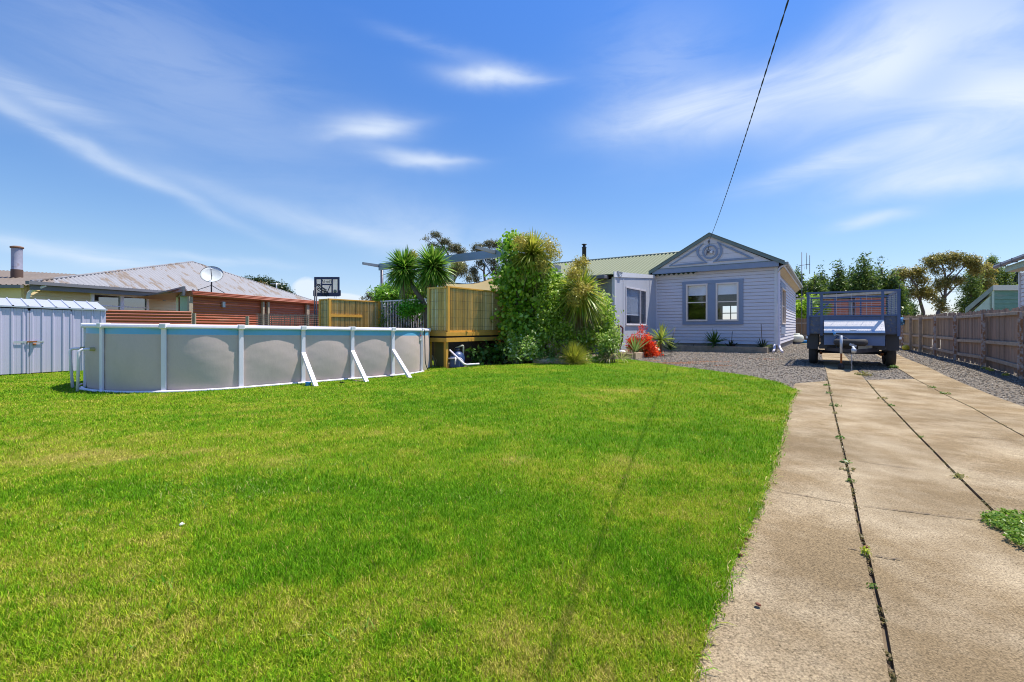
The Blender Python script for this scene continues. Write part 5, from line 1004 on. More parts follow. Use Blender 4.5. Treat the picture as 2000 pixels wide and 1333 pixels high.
def reeds(mb, P, L, z0, z1, tone=(1,1,1), rr=.007, gaps=.02):
    a = 0
    while a < L:
        w_ = random.uniform(.010, .020); k = random.random(); c = np.array([.60,.38,.10])*(1-k) + np.array([.78,.56,.22])*k; c = c*random.uniform(.6, 1.15)
        if random.random() < .07: c = np.array([.80,.70,.45])
        if random.random() < .08: c *= .5
        mb.col(c*np.array(tone)); d = random.uniform(.0, .005); ac = a + w_/2; h0, h1 = z0+random.uniform(0,.02), z1-random.uniform(0,.02)
        mb.add([P(a,0,h0), P(ac,-.008-d,h0), P(a+w_,0,h0), P(a,0,h1), P(ac,-.008-d,h1), P(a+w_,0,h1)], [(0,1,4,3),(1,2,5,4)]); a += w_ - random.uniform(0, .001)
    for k in range(5):
        z = z0 + (z1-z0)*(k+.5)/5; mb.col((.10,.085,.06)); mb.add([P(0,-.0155,z-.002), P(L,-.0155,z-.002), P(L,-.0155,z+.002), P(0,-.0155,z+.002)], [(0,1,2,3)])
def screen(name, label, fr, L, z0, z1, side, posts_, rail_mid=False, rev=False):
    """framed reed panel in the plane b=0 of fr from a=0 to L, reeds facing -b"""
    t = thing(name, label, 'privacy screen', tuple(fr.p(L/2, 0, z0)))
    MB().fb(fr, .0, L, -.03, .04, z1-.045, z1).build('top_rail', PINEH, t, bevel=.004)
    MB().fb(fr, .0, L, -.02, .03, z0, z0+.05).build('bottom_rail', PINEH, t, bevel=.004)
    for a in posts_: MB().fb(fr, a, a+.09, -.045, .045, z0-.0, z1-.003).build('screen_post', PINE, t, bevel=.004)
    if rail_mid: MB().fb(fr, .09, L*rail_mid, -.04, -.012, (z0+z1)/2+.02, (z0+z1)/2+.11).build('mid_rail', PINEH, t)
    mb = MB(); reeds(mb, lambda a, b, z: fr.p(.02+a, b, z), L-.04, z0+.045, z1-.04); mb.build('reed_panel', REED, t)
    MB().fb(fr, .02, L-.02, .008, .016, z0+.045, z1-.04).build('backing', mat('reed_backing', (.14,.10,.05), .9), t)
    return t
LD = DF.a_of(984)
screen('reed_screen', 'tall sunlit bamboo reed screen on the deck facing the drive', Fr(tuple(D(0,0,0))[:2], (.57,.8216)), LD, 1.066, 2.37, 1, [0.0, LD-.09])
wL = .72; lf = D(-.0, wL, 0); screen('reed_screen', 'narrow shaded bamboo reed screen at the pool corner of the deck', Fr((lf.x, lf.y), (-e_dir[0], -e_dir[1])), wL-.02, 1.066, 2.35, 1, [0.0])
# far screen behind the pool
SC = Fr((-6.26, 15.5), (.57, .8216)); SL = SC.a_of(742)
screen('reed_screen', 'long bamboo reed screen with mid rail behind the pool', SC, SL, .9, 2.19, 1, [0.0, SL-.09], rail_mid=.62)
lf = SC.p(0, .5, 0); screen('reed_screen', 'narrow bamboo reed screen behind the pool beneath the basketball backboard', Fr((lf.x, lf.y), (-e_dir[0], -e_dir[1])), .49, .9, 2.18, 1, [0.0])
# white bar fence
pA = SC.p(SL, 0, 0); WF2 = Fr((pA.x, pA.y), (-e_dir[0], -e_dir[1])); WL_ = WF2.a_of(836)
bfz = thing('pool_fence', 'white tubular metal bar fence between the two reed screens', 'fence', tuple(WF2.p(WL_/2, 0, 1.0)))
MB().fb(WF2, .05, WL_, -.02, .02, 2.17, 2.21).build('rail', PVC, bfz); MB().fb(WF2, .05, WL_, -.02, .02, 1.05, 1.09).build('rail', PVC, bfz)
mb = MB()
for i in range(29): a = .08+(WL_-.12)*i/28; mb.fb(WF2, a-.0065, a+.0065, -.0065, .0065, 1.0, 2.17)
mb.build('bars', PVC, bfz)
o = MB().fb(DF, -.13, -.03, .66, .8, 1.067, 1.12).build('white_bracket', PVC, bevel=.02); tag(o, 'white plastic bracket on the deck corner above the pool end', 'bracket')
# pump and pipes under the deck
pf = D(.55, .25, 0); pump = thing('pool_filter', 'dark blue pool filter tank with pump under the deck', 'pool filter', (pf.x, pf.y, .0)); NAVY = mat('navy_filter_plastic', (.05,.09,.22), .4)
c = D(.42, -.25, .0); c = at(893, 700, 13.3); c.z = .05
MB().lathe(c, [(0,0),(.21,0),(.22,.05),(.22,.28),(.19,.38),(.1,.45),(0,.46)], 22).build('filter_tank', NAVY, pump)
MB().fb(Fr((c.x-.12, c.y-.26), (1,0)), -.06, .22, -.05, .05, .05, .36).build('pump_housing', NAVY, pump, bevel=.03)
MB().lathe(c + Vector((0,0,.46)), [(0,0),(.10,.0),(.10,.06),(.06,.10),(.0,.10)], 14).build('valve_head', BLACKM, pump)
MB().tube(elbow([c+Vector((-.05,-.02,.55)), c+Vector((.14,-.02,.62)), c+Vector((.18,0,.62)), c+Vector((.18,0,.3))], .05), .024, 8).build('filter_pipe', mat('aged_white_pipe', (.6,.58,.45), .5), pump)
q1, q2, q3 = at(878, 684, 12.9), at(908, 713, 12.75), at(936, 711, 12.9)
o = MB().tube(elbow([q1, q2, q3], .08), .026, 10).build('waste_pipe', PVC, pump); MB().tube(elbow([at(875,701,12.95), at(900,700,13.0), at(906,709,13.0)], .05), .02, 8).tube([at(889,712,12.85), at(890,698,12.9)], .022, 8).build('filter_pipe', PVC, pump)
mb = MB()
for i in range(7): x = 833+i*2.6; mb.beam(at(x, 722, 13.05), at(x+4, 700-6*math.sin(i*.6), 13.1), .006, .006)
o = mb.build('bamboo_canes', mat('pale_cane', (.5,.45,.3), .7)); tag(o, 'pale thin canes leaning in the gap under the deck by the pool', 'cane bundle')
# ================================================================== PERGOLA
R0 = D(LD+.02, 0, 0); PF = Fr((R0.x, R0.y), e_dir, s_dir); PLn = PF.a_of(742); perg = thing('pergola', 'slate blue steel pergola with long beam over the deck and palms', 'pergola', tuple(PF.p(PLn/2, 0, 0)))
zp = PF.z_of(975, 487, 0); zq = PF.z_of(975, 503, 0)
MB().fb(PF, -.2, PLn+.05, -.03, .03, zq, zp).build('beam', BLUE, perg)
for a in (.0, PLn): MB().tube([PF.p(a, .1, .1), PF.p(a, .1, zp+.02)], .06, 14).build('post', BLUE if a < 1 else mat('dark_steel_post', (.12,.10,.14), .4), perg)
for a, q in ((.35, 1.05), (PLn+.05, .8)): MB().hexa([PF.p(a-.03,-q,zp-.12), PF.p(a+.03,-q,zp-.12), PF.p(a+.03,4.5,zq-.05), PF.p(a-.03,4.5,zq-.05), PF.p(a-.03,-q,zp-.03), PF.p(a+.03,-q,zp-.03), PF.p(a+.03,4.5,zp-.05), PF.p(a-.03,4.5,zp-.05)]).build('rafter', mat('grey_rafter', (.19,.21,.25), .4), perg)
MB().beam(PF.p(PLn, .1, 2.3), PF.p(PLn-.95, .02, zq-.02), .05, .05).build('brace', BLUE, perg); MB().beam(PF.p(0, .1, 2.2), PF.p(.9, .02, zq-.02), .05, .05).build('brace', BLUE, perg)
p_ = at(1037, 650, 14.6); o = MB().tube([(p_.x, p_.y, .0), (p_.x, p_.y, 1.75)], .075, 12).build('timber_post', mat('grey_violet_post', (.2,.18,.22), .8), perg)
# shade sail
c00, c10, c11, c01 = at(868, 549, 15.8), at(1002, 519, 15.4), at(1075, 578, 19.5), at(885, 585, 19.5); n = 12; vs = []
for j in range(n+1):
    for i in range(n+1):
        u, v = i/n, j/n; p = c00*(1-u)*(1-v)+c10*u*(1-v)+c11*u*v+c01*(1-u)*v; p = p + Vector((0,0,-.32*math.sin(math.pi*u)*(1-.3*v)))
        vs.append(p)
sail = MB().add(vs, [(j*(n+1)+i, j*(n+1)+i+1, (j+1)*(n+1)+i+1, (j+1)*(n+1)+i) for j in range(n) for i in range(n)], True).build('shade_sail', SAILM); tag(sail, 'cream shade cloth sail slung below the pergola beam', 'shade sail')
MB().tube([vs[i] for i in range(n+1)], .012, 5).build('sail_hem', GREYF, sail)
# basketball backboard
bd_ = 19.; KB = at(614, 640, bd_); BK = Fr((KB.x, KB.y), (1, .0)); wB = 49.5*bd_/F; zT_, zB_ = HC+98.5*bd_/F, HC+60.5*bd_/F
hoop = thing('basketball_hoop', 'rear of a navy framed basketball backboard on two posts above the reed screen', 'basketball hoop', (KB.x+.2, bd_, 0)); NV = mat('navy_backboard_frame', (.02,.03,.10), .4, var=0)
X = lambda f: wB*f; Zz = lambda f: zT_ - (zT_-zB_)*f
MB().fb(BK, .02, wB-.02, .0, .012, zB_+.02, zT_-.02).build('backboard', mat('milky_board', (.95,.95,.88), .4, trans=.75), hoop)
mb = MB()
for q in ((0,1,0,.13),(0,1,.76,1),(-.03,1.03,.70,.97),): 
    pass
mb.fb(BK, 0, wB, -.03, -.002, Zz(.12), Zz(0)); mb.fb(BK, 0, wB, -.03, -.002, Zz(1), Zz(.80)); mb.fb(BK, 0, X(.09), -.03, -.002, Zz(.80), Zz(.12)); mb.fb(BK, X(.92), wB, -.03, -.002, Zz(.80), Zz(.12))
mb.fb(BK, -.04, 0, -.03, -.002, Zz(.98), Zz(.69)).fb(BK, wB, wB+.05, -.03, -.002, Zz(.97), Zz(.68)); mb.fb(BK, X(.27), X(.32), -.028, -.002, Zz(.8), Zz(.12)).fb(BK, X(.68), X(.735), -.028, -.002, Zz(.8), Zz(.12)); mb.fb(BK, X(.32), X(.68), -.028, -.002, Zz(.42), Zz(.35))
mb.beam(BK.p(X(.52),-.03,Zz(.8)), BK.p(X(.65),-.03,Zz(.4)), .03, .03); mb.build('board_frame', NV, hoop, bevel=.006)
text('board_lettering', 'Al-edY', .17, BK.p(X(.5), -.012, Zz(.235)), (1,0,0), (0,0,1), mat('board_letter_grey', (.12,.13,.1), .6, var=0), hoop)
MB().lathe(BK.p(X(.82), -.003, Zz(.73)), [(0,0),(.07,0),(.07,.008),(0,.008)], 20, (0,-1,0)).build('round_emblem', mat('emblem_grey', (.25,.25,.2), .6, var=0), hoop)
for f in (.155, .225): MB().tube([BK.p(X(f), -.35, .2), BK.p(X(f), -.35, Zz(.55))], .028, 8).build('post', BLACKM, hoop)
mb = MB()
for (f0, z0_), (f1, z1_) in (((.17,.55),(.5,.78)),((.22,.38),(.5,.68)),((.2,.62),(.5,1.0)),((.3,.40),(.56,.85)),((.15,.5),(.26,.36)),((.24,.45),(.58,.98))): mb.beam(BK.p(X(f0),-.34,Zz(z0_)), BK.p(X(f1),-.03,Zz(z1_)), .025, .03)
mb.build('lift_arm', BLACKM, hoop); MB().tube([BK.p(X(.5)+.22*math.cos(a), .28+.22*math.sin(a), Zz(.88)) for a in np.linspace(0, 6.283, 21)], .01, 5).build('rim', RUST, hoop)
MB().tube([BK.p(X(.72), .2, Zz(.95)), BK.p(X(.68), .2, Zz(1.3))], .008, 4).tube([BK.p(X(.8), .2, Zz(.95)), BK.p(X(.74), .2, Zz(1.35))], .008, 4).build('net_cord', BLACKM, hoop)
# ================================================================== LEFT: GARDEN SHED
sa, sb_ = at(0, 640, 11.0), at(207, 640, 12.6); GS = Fr((sa.x, sa.y), (sb_.x-sa.x, sb_.y-sa.y)); SLn = GS.a_of(207)
shed = thing('garden_shed', 'low ribbed zinc garden shed with bolted double doors', 'shed', tuple(GS.p(SLn/2, .8, 0)))
zA, zB2 = 1.735, 1.70; ze_ = lambda a: zA + (zB2-zA)*a/SLn
rb = lambda mb, a0, a1, b, z0, dz: [mb.add([GS.p(x0,b-h0,z0),GS.p(x1,b-h1,z0),GS.p(x1,b-h1,ze_(x1)-dz),GS.p(x0,b-h0,ze_(x0)-dz)], [(0,1,2,3)]) for (x0,h0),(x1,h1) in zip(*(lambda L: (L[:-1], L[1:]))([(min(a0+.19*k+dx, a1), h) for k in range(int((a1-a0)/.19)+2) for dx, h in ((0,0),(.012,.022),(.04,.022),(.052,0),(.10,0),(.104,.003),(.11,0)) if a0+.19*k+dx <= a1+.19])) if x1 > x0]
dA, dM, dB = GS.a_of(-0)+.0, GS.a_of(56), GS.a_of(140)
for q0_, q1_ in ((-2.6, dM-.9), (dB, SLn)): mb = MB(); rb(mb, q0_, q1_, 0, .02, .0); mb.build('wall_sheet', SHEDM, shed)
for a0, a1 in ((dM-.9, dM), (dM+.01, dB)):
    d_ = MB(); rb(d_, a0+.02, a1-.02, -.012, .06, .06); d_ = d_.build('door', SHEDM, shed)
    MB().fb(GS, a0, a0+.03, -.03, .01, .05, 1.62).fb(GS, a1-.03, a1, -.03, .01, .05, 1.62).build('door_frame', SHEDM, d_)
zh = GS.z_of(56, 668, -.03); MB().fb(GS, dM-.26, dM-.01, -.045, -.035, zh-.02, zh+.025).fb(GS, dM+.02, dM+.26, -.045, -.035, zh-.02, zh+.025).build('hasp', GALV, shed)
MB().beam(GS.p(dM-.04,-.06,zh), GS.p(dM+.14,-.06,zh+.005), .02, .03).lathe(GS.p(dM+.09,-.07,zh-.09), [(0,0),(.03,.0),(.03,.05),(0,.05)], 8).build('padlock', RUST, shed)
MB().fb(GS, -2.6, SLn, -.0, 1.6, .0, .02).build('floor_rail', GREYF, shed)
mb = MB(); mb.fb(GS, -2.6, -2.59, 0, 1.6, .02, 1.7).fb(GS, SLn-.01, SLn, .0, 1.6, .02, 1.64).fb(GS, -2.6, SLn, 1.59, 1.6, .02, 1.64); mb.prism([GS.p(SLn-.01,0,1.64), GS.p(SLn-.01,1.6,1.64), GS.p(SLn-.01,.9,1.9)], GS.p(-.01,0,0)-GS.p(0,0,0)); mb.build('side_wall', SHEDM, shed)
zr_ = lambda a: 1.955 + (1.93-1.955)*a/SLn
rf = MB(); n = 18
for k in range(n):
    a0, a1 = -2.6+(SLn+2.6)*k/n, -2.6+(SLn+2.6)*(k+1)/n; ar_ = a0+.045
    q = lambda a, b, h: GS.p(a, b, (ze_(a)+.0 if b < .5 else zr_(a))+h)
    rf.add([q(ar_,-.05,0), q(a1,-.05,0), q(a1-.0,.85,0), q(ar_,.85,0)], [(0,1,2,3)]); rf.add([q(a0,-.05,0), q(a0+.012,-.05,.022), q(ar_-.012,-.05,.022), q(ar_,-.05,0), q(a0,.85,0), q(a0+.012,.85,.022), q(ar_-.012,.85,.022), q(ar_,.85,0)], [(0,1,5,4),(1,2,6,5),(2,3,7,6)])
rf.add([GS.p(-2.6,.85,zr_(-2.6)), GS.p(SLn,.85,zr_(SLn)), GS.p(SLn,1.65,1.6), GS.p(-2.6,1.65,1.66)], [(0,1,2,3)]); rf = rf.build('shed_roof', mat('zinc_roof_sheet', (.48,.50,.56), .45, .2, var=.06), shed)
MB().hexa([GS.p(-2.6,-.06,ze_(-2.6)-.035),GS.p(SLn+.02,-.06,ze_(SLn)-.035),GS.p(SLn+.02,-.02,ze_(SLn)-.035),GS.p(-2.6,-.02,ze_(-2.6)-.035),GS.p(-2.6,-.06,ze_(-2.6)-.003),GS.p(SLn+.02,-.06,ze_(SLn)-.003),GS.p(SLn+.02,-.02,ze_(SLn)-.003),GS.p(-2.6,-.02,ze_(-2.6)-.003)]).build('gutter_trim', GALV, shed)
# ================================================================== LEFT NEIGHBOUR
nb_ = thing('hip_roofed_house', 'tan weatherboard house with patchy weathered grey iron roof beyond the pool', 'house', (-22, 26, 0))
A_, B_, C_, D_ = Vector((-18.8,17.8,3.0)), Vector((-22.,31.3,5.72)), Vector((-18.8,44,3.66)), Vector((-27,40,3.0))
mb = MB(); mb.add([A_,B_,C_,D_], [(0,1,3),(1,2,3),(0,3,2)]); 
def tri_corr(mb, A, B, C, pitch, amp, sub=4):        # face ABC, eave along A-C, iron running down from B
    V = (C-A).normalized(); L = (C-A).length; nrm = (C-A).cross(B-A).normalized(); nrm = nrm if nrm.z > 0 else -nrm; U = nrm.cross(V).normalized(); U = U if U.z > 0 else -U
    vb, ub = (B-A).dot(V), (B-A).dot(U)
    mb.corr(A, U, V, nrm, L, pitch, amp, lambda v: (0, ub*(v/vb if v < vb else (L-v)/(L-vb))), sub=sub)
mb2 = MB(); tri_corr(mb2, A_, B_, C_, .26, .04, 6); r1 = mb2.build('roof', OLDROOF, nb_); mb.build('roof_backing', OLDROOF, nb_)
MB().tube([A_, B_], .06, 6).tube([B_, C_], .06, 6).build('hip_capping', OLDROOF, r1)
MB().beam(A_+Vector((.05,-.2,-.06)), C_+Vector((.05,0,-.06)), .14, .13).build('gutter', GREYF, nb_); MB().beam(A_+Vector((-.05,0,-.22)), C_+Vector((-.05,0,-.22)), .04, .2).build('fascia', GREYF, nb_)
LF = Fr((-19.25, 17.95), (0, 1), (-1, 0)); wA, wB2 = LF.a_of(176), LF.a_of(289); wh = [(wA+.15, (wA+wB2)/2-.1, 1.6, 2.72), ((wA+wB2)/2+.1, wB2-.15, 1.6, 2.72)]
mb = MB(); boards(mb, LF, 0, 0, 22, .3, 2.9, wh, pitch=.17); mb.fb(LF, 0, 22, .01, .05, .2, 2.9); mb.build('wall', TAN, nb_); MB().fb(LF, .0, 22, .06, 4, .2, 2.8).build('inner_wall', DARK, nb_)
w_ = MB(); wallbox(w_, LF, wA, wB2, -.06, -.003, 1.45, 2.87, wh)
for h in wh: w_.fb(LF, h[0], h[1], -.04, -.01, 2.2, 2.25)
w_ = w_.build('window', mat('bright_window_frame', (.95,.92,1.0), .5, var=.03), nb_)
for h in wh: MB().fb(LF, h[0], h[1], -.005, .0, h[2], h[3]).build('pane', GLASSD, w_)
MB().tube(elbow([Vector((-18.75, 18.3, 2.9)), Vector((-19.1, 18.0, 2.6)), Vector((-19.1, 17.9, 1.9))], .1), .06, 10).build('downpipe', WHITEP, nb_)
# second wing with rusty flue
w2 = thing('brown_roofed_wing', 'plain tan wing with brown corrugated roof behind the garden shed', 'house wing', (-24, 20, 0))
EA, EB, RA, RB = Vector((-32,17.3,2.86)), Vector((-18.9,17.75,2.86)), Vector((-34,23,4.5)), Vector((-21.6,22.6,3.83))
n = 62; pr = []
for i in range(n*4+1):
    t = i/(n*4); h = .03*math.sin(2*math.pi*i/4); pr += [EA.lerp(EB, t)+Vector((0,0,h)), RA.lerp(RB, t)+Vector((0,0,h))]
MB().add(pr, [(2*i,2*i+2,2*i+3,2*i+1) for i in range(n*4)], True).build('roof', BROWNROOF, w2); MB().add([EA,EB,RA,RB,Vector((-34,29,2.8)),Vector((-24,29,2.8))], [(2,3,5,4),(0,2,4),(1,3,5)]).build('rear_roof', BROWNROOF, w2)
MB().bx(-32, -19.3, 17.9, 22, .2, 2.8).build('wall', TAN, w2); MB().beam(EA+Vector((0,-.08,-.07)), EB+Vector((-.1,-.1,-.07)), .12, .12).build('gutter', GREYF, w2)
ch = at(33, 540, 20.3); FLM = mat('rusted_flue_metal', (.36,.35,.42), .5, .2, var=.2, vs=3, col2=(.22,.16,.15), cs=3, ct=.66)
flu = MB().lathe((ch.x, ch.y, 0), [(.19, 3.0),(.19,3.75),(.185,3.76),(.185, HC+155*20.3/F)], 20).build('flue', FLM, w2); zt = HC+155*20.3/F
MB().lathe((ch.x, ch.y, zt), [(.19,-.03),(.225,.0),(.22,.06),(.12,.09),(.1,.06),(0,.1)], 14).build('flue_cap', mat('dull_rust_cap', (.20,.11,.07), .8), flu); MB().lathe((ch.x, ch.y, 0), [(.195,3.2),(.2,3.6),(.196,3.78)], 20).build('flue_collar', mat('brown_rust_band', (.12,.07,.05), .8), flu)
# dish
dc = at(414, 538, 27.5); dish = thing('satellite_dish', 'white satellite dish on the weathered iron roof', 'satellite dish', tuple(dc+Vector((0,0,-1.3)))); ax_ = Vector((.35,-.75,.5)).normalized()
MB().lathe(dc - ax_*.05, [(0,0),(.25,.025),(.45,.085),(.58,.15),(.585,.145),(.46,.07),(.25,.01),(0,-.012)], 26, ax_).build('reflector', mat('dish_white', (.6,.64,.62), .5), dish)
MB().lathe(dc - ax_*.05, [(.575,.14),(.6,.155),(.59,.17),(.575,.155)], 26, ax_).build('reflector_rim', BLACKM, dish)
MB().tube([dc-Vector((0,0,.4)), dc+ax_*.75+Vector((.05,0,-.1))], .02, 6).tube([dc-ax_*.05, dc+Vector((-.1,.1,-.6)), dc+Vector((-.1,.1,-1.25))], .04, 8).tube([dc+Vector((-.1,.1,-.6)), dc+Vector((-1.1,.2,-.9))], .02, 5).tube([dc+Vector((-.1,.1,-.6)), dc+Vector((.5,.6,-1.1))], .02, 5).build('dish_arm', BLACKM, dish)
MB().lathe(dc+ax_*.75+Vector((.05,0,-.1)), [(0,-.06),(.04,-.05),(.04,.06),(0,.07)], 10, ax_).build('receiver', GALV, dish)
# small pole above the roof
p1, p2 = at(540, 578, 44), at(540, 553, 44); o = MB().tube([p1-Vector((0,0,1.2)), p2], .05, 6).tube([p2+Vector((-.6,0,-.1)), p2+Vector((.2,0,-.1))], .04, 5).build('roof_aerial', GALV); tag(o, 'short pale aerial mast behind the end of the weathered roof', 'antenna')
# carport awning
aw = thing('carport_awning', 'flat grey awning with deep fascia between tan wall and red iron structure', 'awning', tuple(at(330, 640, 20)))
a0, a1, a2 = at(292, 583, 24), at(365, 573, 17.9), at(372, 586, 17.7); w1_ = 1.2
fz0 = HC+68*17.9/F; MB().beam(Vector((-17.6,23,2.72)), Vector((-12.75,17.7,2.62)), .08, .36).build('fascia', GREYF, aw)
MB().add([(-18.9,23.5,2.80),(-12.75,17.7,2.75),(-14.9,21,2.75),(-18.9,26,2.8),(-18.9,23.5,2.86),(-12.75,17.7,2.81),(-14.9,21,2.81),(-18.9,26,2.86)], [(0,1,2,3),(4,5,6,7),(0,1,5,4),(1,2,6,5),(2,3,7,6)]).build('awning_roof', GREYF, aw)
MB().bx(-13.35, -12.85, 18.3, 18.34, .2, 2.45).build('mint_panel', MINTL, aw); MB().bx(-14.1, -14.0, 19.1, 19.2, .1, 2.6).build('post', WHITEP, aw)
# red iron structure
RA2, RB2 = Vector((-12.57,17.8,0)), Vector((-10.65,24.9,0)); RR = Fr((RA2.x,RA2.y), (RB2.x-RA2.x, RB2.y-RA2.y)); Lr = (RB2-RA2).length
ri = thing('red_iron_shelter', 'long shelter clad in red corrugated iron beyond the pool', 'shelter', tuple(RR.p(Lr/2, 1, 0)))
mb = MB(); mb.corr(RR.p(0,0,.2), RR.p(1,0,0)-RR.p(0,0,0), (0,0,1), -(RR.p(0,1,0)-RR.p(0,0,0)), 2.25, .076*1.4, .012, lambda v: (0, Lr+8)); mb.build('iron_wall', REDIRON, ri)
mb = MB(); zt0, zt1 = 2.62, 2.62
for k in range(3): mb.tube([RR.p(-.1,-.18-.02*k,2.60-.06*k), RR.p(Lr+8,-.18-.02*k,2.60-.06*k)], .035, 8)
mb.build('iron_roof_edge', REDIRON, ri); MB().add([RR.p(-.1,-.15,2.63),RR.p(Lr+8,-.15,2.63),RR.p(Lr+8,3,2.4),RR.p(-.1,3,2.4)], [(0,1,2,3)]).build('iron_roof', REDIRON, ri)
for px, w_ in ((371,.16),(513,.1),(523,.1),(600,.2)): a = RR.a_of(px, -.08); MB().fb(RR, a-w_/2, a+w_/2, -.14, -.05, .1, 2.4).build('post', RAILM, ri)
a = RR.a_of(436, -.05); MB().fb(RR, a-.06, a+.06, -.1, -.03, 2.05, 2.28).build('wall_lamp', GALV, ri)
f1, f2 = at(207, 640, 15.2), at(374, 640, 16.9); F1 = Fr((f1.x,f1.y), (f2.x-f1.x, f2.y-f1.y)); L1 = (f2-f1).length
o = MB().corr(F1.p(-.3,0,.05), F1.p(1,0,0)-F1.p(0,0,0), (0,0,1), -(F1.p(0,1,0)-F1.p(0,0,0)), 1.74, .105, .014, lambda v: (0, L1+.3)).fb(F1, -.3, L1, .01, .04, 1.74, 1.80).build('red_iron_fence', REDIRON); tag(o, 'low red corrugated iron fence beside the garden shed', 'fence')
for px, h, l in ((378,1.73,'thin grey timber stake between red iron fence and shelter'),(482,1.62,'short grey timber stake before the red iron shelter')):
    p = at(px, 640, 17.0); o = MB().bx(p.x-.05, p.x+.05, 17, 17.07, 0, h).build('timber_stake', RAILM); tag(o, l, 'stake')
# brush fence
q1, q2 = at(501, 640, 17.4), at(640, 640, 18.6); BR2 = Fr((q1.x,q1.y), (q2.x-q1.x, q2.y-q1.y)); mb = MB(); a = 0
while a < (q2-q1).length:
    k = random.random(); mb.col(np.array([.30,.24,.20])*(1-k)+np.array([.16,.12,.10])*k); z1_ = 1.72+random.gauss(0,.02); b = random.uniform(-.02,.02); mb.beam(BR2.p(a+random.uniform(-.02,.02),b,.3), BR2.p(a+random.uniform(-.03,.03),b,z1_), .008, .008); a += .013
for k in range(16): z = .5+.078*k; mb.col((.33,.27,.24)); mb.beam(BR2.p(0,-.03,z), BR2.p((q2-q1).length,-.03,z+.01), .012, .014)
o = mb.build('brush_fence', REED); tag(o, 'see-through brown brushwood lattice fence before the red shelter', 'fence')
# ================================================================== PLANTS
STRAP = [(.05,.14,.012), (.11,.27,.02), (.24,.43,.04), (.45,.56,.12)]
STRAPY = [(.16,.24,.02), (.36,.42,.04), (.58,.54,.08), (.26,.38,.035)]
FLW = [(.50,.43,.06),(.64,.55,.13),(.42,.34,.06),(.36,.40,.06)]
def cordyline(label, head, d, rpx, trunk, pal=STRAP, n=230, seed=1, flower=None, skirt=0, th=(12,150), group=None, td=0):
    h = at(head[0], head[1], d); r = rpx*d/F; b = at(trunk[-1][0], trunk[-1][1], d)
    t = thing('cabbage_palm', label, 'palm', (b.x, b.y, 0), group)
    P = [h] + [at(x, y, d+.02*i+td) for i, (x, y) in enumerate(trunk)]; P = P[::-1]; m = len(P); MB().tube(P, [.10-.035*i/max(1, m-1) for i in range(m)], 9).build('trunk', BARK, t)
    swords('crown', t, h, n, r*(1.02 if pal is STRAP else 1.1), .042, pal, seed, th=th, droop=.26 if pal is STRAP else .42, core=.1)
    if skirt: swords('dead_leaf_skirt', t, h-Vector((0,0,r*.3)), skirt, r*1.0, .03, [(.30,.22,.10),(.20,.14,.07),(.42,.34,.18)], seed+1, th=(115,172), droop=.5, core=.1)
    if flower:
        leafcloud('flower_sprays', t, [(at(x, y, d - (r*.75 if k % 2 else -.05)), (rr*d/F,)*3) for k, (x, y, rr) in enumerate(flower)], 700*len(flower), .045, FLW, seed+2, shape='spray', shell=.15, clump=9, up=0)
    return t
cordyline('cabbage palm with a leaning trunk, left of the two heads above the white fence', (789,526), 15.9, 44, [(806,560),(822,584),(832,600),(834,660)], n=950, seed=11, flower=[(806,502,11)], skirt=30)
cordyline('round headed cabbage palm just left of the tall reed screen', (846,523), 15.5, 48, [(843,560),(841,600),(840,660)], n=1100, seed=12, skirt=60)
cordyline('tallest cabbage palm, wrapped in vine with ragged yellowing head above the pergola end', (1040,499), 14.2, 47, [(1037,540),(1034,600),(1033,705)], STRAPY, n=760, seed=13, flower=[(1030,482,26),(1070,480,20),(1082,498,13),(1015,474,16),(1045,500,22),(1058,515,16)], td=.55, skirt=110)
cordyline('broad yellow green cabbage palm before the lean-to, flower sprays on top', (1134,571), 13.7, 53, [(1134,610),(1134,650),(1134,700)], STRAPY+[(.09,.22,.02)], n=620, seed=14, flower=[(1132,522,18),(1120,535,14),(1142,512,9),(1134,568,20),(1145,590,16),(1122,590,14)], skirt=90, td=.5)
# climbing vine
VINE = [(.09,.22,.016), (.20,.40,.025), (.40,.64,.05), (.66,.82,.22)]
def vb(l, d, ry=None): return [(at(x, y, d+dd), (rx*d/F, (ry or min(rx, rz_))*d/F, rz_*d/F), w_) for x, y, rx, rz_, dd, w_ in l]
vine = thing('climbing_vine', 'round leaved green vine smothering pergola post and tallest palm', 'vine', tuple(at(1030, 708, 14.6)) if 0 else (at(1030,708,14.6).x, 14.6, .05))
leafcloud('foliage', vine, vb([(1000,525,22,30,0,.9),(1006,478,12,14,0,.4),(992,560,18,32,0,1),(1018,560,26,46,0,1.2),(1040,600,24,50,0,1.),(1012,640,28,45,-.2,1.2),(1030,672,34,33,-.3,1.1),(995,610,12,34,-.2,.8),(1062,548,24,34,.1,1),(1008,690,24,18,-.5,.8),(1040,545,20,12,-.7,.5),(1022,525,14,14,-.6,.4),(998,480,12,16,-.3,.5),(1085,640,20,30,-.1,.5),(986,655,10,20,-.3,.4)], 14.6), 9500, .115, VINE, 31, shape='round', shell=.3, outw=.9, jit=.24, clump=7, up=.25)
leafcloud('foliage', vine, vb([(1000,462,14,10,0,1),(985,480,9,12,0,1),(1088,545,16,12,0,1),(982,510,9,18,0,1),(968,548,12,14,.4,1),(975,575,14,9,.4,1)], 14.5), 460, .09, VINE, 32, shape='round', shell=.2, clump=4)
mb = MB()
for i in range(26):
    x0, x1 = random.uniform(985, 1085), random.uniform(985, 1085); p = [at(x0, 705, 14.3+random.random()*.5)]
    for k in range(6): p.append(at(x0+(x1-x0)*(k+1)/6+random.uniform(-6,6), 705-200*(k+1)/6, 14.2+random.random()*.7))
    mb.tube(p, random.uniform(.008,.018), 5)
mb.build('stem', BARK, vine)
